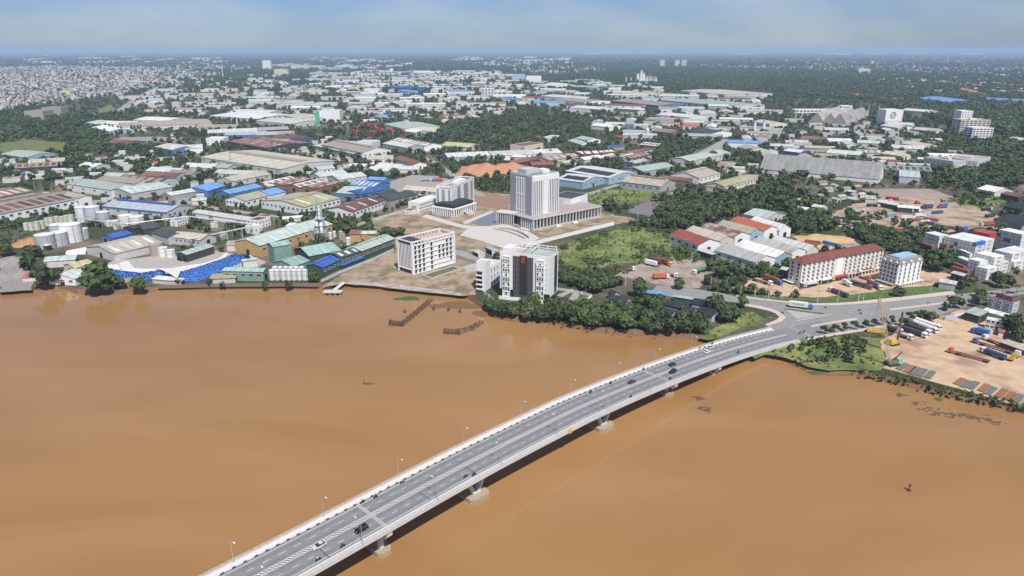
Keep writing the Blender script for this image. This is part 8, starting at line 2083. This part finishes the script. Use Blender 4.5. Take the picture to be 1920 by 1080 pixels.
# palms
def palm_crown():
    g = random.Random(5); b = MB()
    for i in range(18):
        a = 6.283 * i / 18 + g.uniform(-.15, .15); up = g.uniform(.1, .9); L0 = g.uniform(2.6, 3.4); pr = None
        for j in range(6):
            t = j / 5; rr = L0 * t; z = up * rr * .8 - 1.1 * t * t * (1.6 - up * .6); w = .42 * math.sin(math.pi * min(.97, t * .9 + .08)) + .03
            c_ = Vector((math.cos(a) * rr, math.sin(a) * rr, z)); n = Vector((-math.sin(a), math.cos(a), 0)) * w
            if pr: b.poly([pr[0] - pr[1] - Vector((0, 0, .15)), c_ - n - Vector((0, 0, .15)), c_, pr[0]]); b.poly([pr[0], c_, c_ + n - Vector((0, 0, .15)), pr[0] + pr[1] - Vector((0, 0, .15))])
            pr = (c_, n)
    return b.mesh('fronds', LEAF[2])
PC = palm_crown(); PT_ = MB().tube((0, 0, 0), (.15, 0, 3.0), .2, .16, k=7).tube((.15, 0, 3.0), (0, .1, 6.4), .16, .13, k=7).mesh('palm_trunk', BARK)
for i, (x, y) in enumerate(W(1344,522, 1356,516, 1372,519, 1384,512, 1415,516, 1424,508, 1436,512, 1446,520, 1115,512, 1051,586, 1877,556, 1835,578, 1905,552, 1250,400, 1268,404, 1290,398, 1310,404, 1330,396, 1350,394, 1372,390, 1395,384, 1420,384, 1440,378, 985,598, 1090,606, 1080,604)):
    p = at(x, y); o_ = thing('palm_tree', 'feathery palm tree ' + ('by the truck yard and long hotel' if i < 8 else 'rising from the palm grove' if 12 < i < 23 else ['in the meadow shrubs', 'beside the emblem office drive', 'on the main road verge, left', 'near the red-signed shop house', 'on the main road verge, right'][i - 8] if i < 13 else 'in the riverbank grove'), 'palm', (p.x, p.y, 0), rnd.uniform(0, 6), 'palm trees'); s_ = rnd.uniform(.85, 1.25); o_.scale = (s_, s_, s_); put('trunk', PT_, o_); put('fronds', PC, o_, (0, .1, 6.3))
for i, (x, y) in enumerate(W(206,246, 212,247, 222,249, 228,250, 247,247, 253,248, 259,248, 264,247)):
    p = at(x, y); o_ = thing('cypress_tree', (ORD[i] + ' slim dark cypress before the very long tan-grey shed, from the left').replace('nearest', 'leftmost'), 'tree', (p.x, p.y, 0), 0, 'slim dark cypresses'); o_.scale = (3.2, 3.2, 4.0); put('trunk', TRUNK[0], o_); put('crown', CONE, o_)

# everything farther is woodland: instanced crowns
def forest(name, pts, protos, zoff=0.0):
    me = bpy.data.meshes.new(name); me.from_pydata([(p[0], p[1], zoff) for p in pts], [], [])
    sc = me.attributes.new('sc', 'FLOAT', 'POINT'); sc.data.foreach_set('value', [p[2] for p in pts])
    sp = me.attributes.new('sp', 'INT', 'POINT'); sp.data.foreach_set('value', [int(p[3]) % len(protos) for p in pts])
    ro = me.attributes.new('ro', 'FLOAT', 'POINT'); ro.data.foreach_set('value', [rnd.uniform(0, 6.28) for p in pts])
    o_ = kind(put(name, me), 'stuff')
    ng = bpy.data.node_groups.new(name, 'GeometryNodeTree'); ng.interface.new_socket('Geometry', in_out='INPUT', socket_type='NodeSocketGeometry'); ng.interface.new_socket('Geometry', in_out='OUTPUT', socket_type='NodeSocketGeometry')
    N, L = ng.nodes, ng.links; gi = N.new('NodeGroupInput'); go = N.new('NodeGroupOutput'); jn = N.new('GeometryNodeJoinGeometry')
    def attr(n_, t_):
        a_ = N.new('GeometryNodeInputNamedAttribute'); a_.data_type = t_; a_.inputs['Name'].default_value = n_; return a_
    a_sc, a_sp, a_ro = attr('sc', 'FLOAT'), attr('sp', 'INT'), attr('ro', 'FLOAT')
    cx_ = N.new('ShaderNodeCombineXYZ'); L.new([q for q in a_ro.outputs if q.enabled and q.name == 'Attribute'][0], cx_.inputs['Z'])
    for i, pm in enumerate(protos):
        src = bpy.data.objects.new(name + '_leaf_source', pm)
        ob = N.new('GeometryNodeObjectInfo'); ob.inputs['Object'].default_value = src
        io = N.new('GeometryNodeInstanceOnPoints'); cp_ = N.new('FunctionNodeCompare'); cp_.data_type = 'INT'; cp_.operation = 'EQUAL'
        ins = [q for q in cp_.inputs if q.enabled]
        L.new([q for q in a_sp.outputs if q.enabled and q.name == 'Attribute'][0], ins[0]); ins[1].default_value = i
        L.new(gi.outputs[0], io.inputs['Points']); L.new(cp_.outputs[0], io.inputs['Selection']); L.new(ob.outputs['Geometry'], io.inputs['Instance'])
        L.new(cx_.outputs[0], io.inputs['Rotation']); L.new([q for q in a_sc.outputs if q.enabled and q.name == 'Attribute'][0], io.inputs['Scale'])
        L.new(io.outputs[0], jn.inputs[0])
    L.new(jn.outputs[0], go.inputs[0])
    md = o_.modifiers.new('scatter', 'NODES'); md.node_group = ng
    return o_
forest('woodland', REST, FARC)
# undergrowth: low shrubs over the meadow, the banks and the lawn
BUSH = [crown_mesh(60 + i, 4, 40, .30, LEAF[(1, 3, 3)[i]], flat=.7) for i in range(3)]
UG = []
def bushes(poly, n, size, ok_open=True):
    xs = [q[0] for q in poly]; ys = [q[1] for q in poly]
    for _ in range(n):
        x, y = rnd.uniform(min(xs), max(xs)), rnd.uniform(min(ys), max(ys))
        if inside((x, y), poly):
            p = at(x, y)
            if is_free(p.x, p.y) and (ok_open or not open_ground(p.x, p.y)): UG.append((p.x, p.y, rnd.uniform(*size), rnd.randrange(3)))
bushes(W(1018,474, 1060,456, 1150,432, 1190,424, 1245,436, 1300,474, 1312,496, 1260,494, 1170,494, 1110,512, 1060,518, 1045,500), 800, (.3, 1.1))
for _ in range(55):                 # thickets
    x, y = rnd.uniform(1030, 1310), rnd.uniform(426, 516); n = len(UG)
    bushes(W(x - 9,y - 3, x + 9,y - 4, x + 11,y + 3, x - 8,y + 4), 22, (.7, 2.0))
    UG[n:] = [q for q in UG[n:] if inside(q, [at(*w_) for w_ in W(1018,474, 1060,456, 1150,432, 1190,424, 1245,436, 1300,474, 1312,496, 1170,494, 1110,512, 1060,518)])]
bushes(W(1046,505, 1170,500, 1180,512, 1120,530, 1060,530), 220, (.8, 2.0))
bushes(W(1080,376, 1120,356, 1230,352, 1296,354, 1240,368, 1200,376, 1160,384, 1110,384), 300, (.5, 1.6))
bushes(W(1430,664, 1470,648, 1512,634, 1600,630, 1640,634, 1640,672, 1652,692, 1602,692, 1555,695, 1515,688, 1474,671), 150, (.45, 1.1))
bushes(W(1310,634, 1350,606, 1380,592, 1412,584, 1438,598, 1428,606, 1375,620, 1330,638), 90, (.4, 1.1))
bushes(W(1600,690, 1660,702, 1740,720, 1830,740, 1925,760, 1925,772, 1830,751, 1740,731, 1660,712, 1600,700), 900, (.6, 1.3))
bushes(W(1000,596, 1100,614, 1230,628, 1310,636, 1230,631, 1100,621, 1000,606), 160, (.5, 1.2))
bushes(W(860,336, 960,330, 960,364, 870,358), 160, (.8, 2.2)); bushes(W(1760,378, 1850,352, 1900,372, 1850,392, 1790,386), 240, (.6, 2.0)); bushes(W(0,440, 40,432, 60,446, 20,460, 0,462), 60, (.8, 2.0))
bushes(W(1380,556, 1390,551, 1440,554, 1520,560, 1600,552, 1700,538, 1780,536, 1792,545, 1660,558, 1560,566, 1470,562), 120, (.3, .7)); bushes(W(200,380, 560,404, 700,440, 640,452, 300,420), 160, (.5, 1.4), False)
bushes(W(600,180, 1920,200, 1920,330, 0,330, 0,250), 1500, (1.0, 2.6), False)
forest('undergrowth', UG, BUSH, -.3)
# ------------------------------------------------------------------ thin smoke above the lane, and the air itself
def volume_mat(name, col, dens):
    m = bpy.data.materials.new(name); m.use_nodes = True; t = m.node_tree; t.nodes.clear()
    v = t.nodes.new('ShaderNodeVolumePrincipled'); o_ = t.nodes.new('ShaderNodeOutputMaterial')
    v.inputs['Color'].default_value = (*col, 1); v.inputs['Density'].default_value = dens; v.inputs['Anisotropy'].default_value = .0
    t.links.new(v.outputs['Volume'], o_.inputs['Volume'])
    return m
HZ = MB().box(-95000, 95000, -3200, 96000, -5.5, 190)
haze = kind(HZ.build('haze', volume_mat('haze_air', (.55, .76, 1.0), 7e-5)), 'stuff')
sp_ = at(1186, 268); sm = MB()
# a thin blue column of smoke spreading as it rises
rg_ = ([[(sp_.x + dx + r_ * math.cos(a_ * .785), sp_.y + r_ * math.sin(a_ * .785), z) for a_ in range(8)] for r_, z, dx in ((1, 1, 0), (4, 8, -1), (8, 18, -3), (11, 30, -5), (9, 42, -6), (2, 50, -6))])
sm.loft(rg_, closed=True); sm.poly(rg_[0][::-1]); sm.poly(rg_[-1])
sm.f = [q[::-1] for q in sm.f]
kind(sm.build('smoke', volume_mat('smoke_air', (.7, .85, 1.0), .014)), 'stuff')
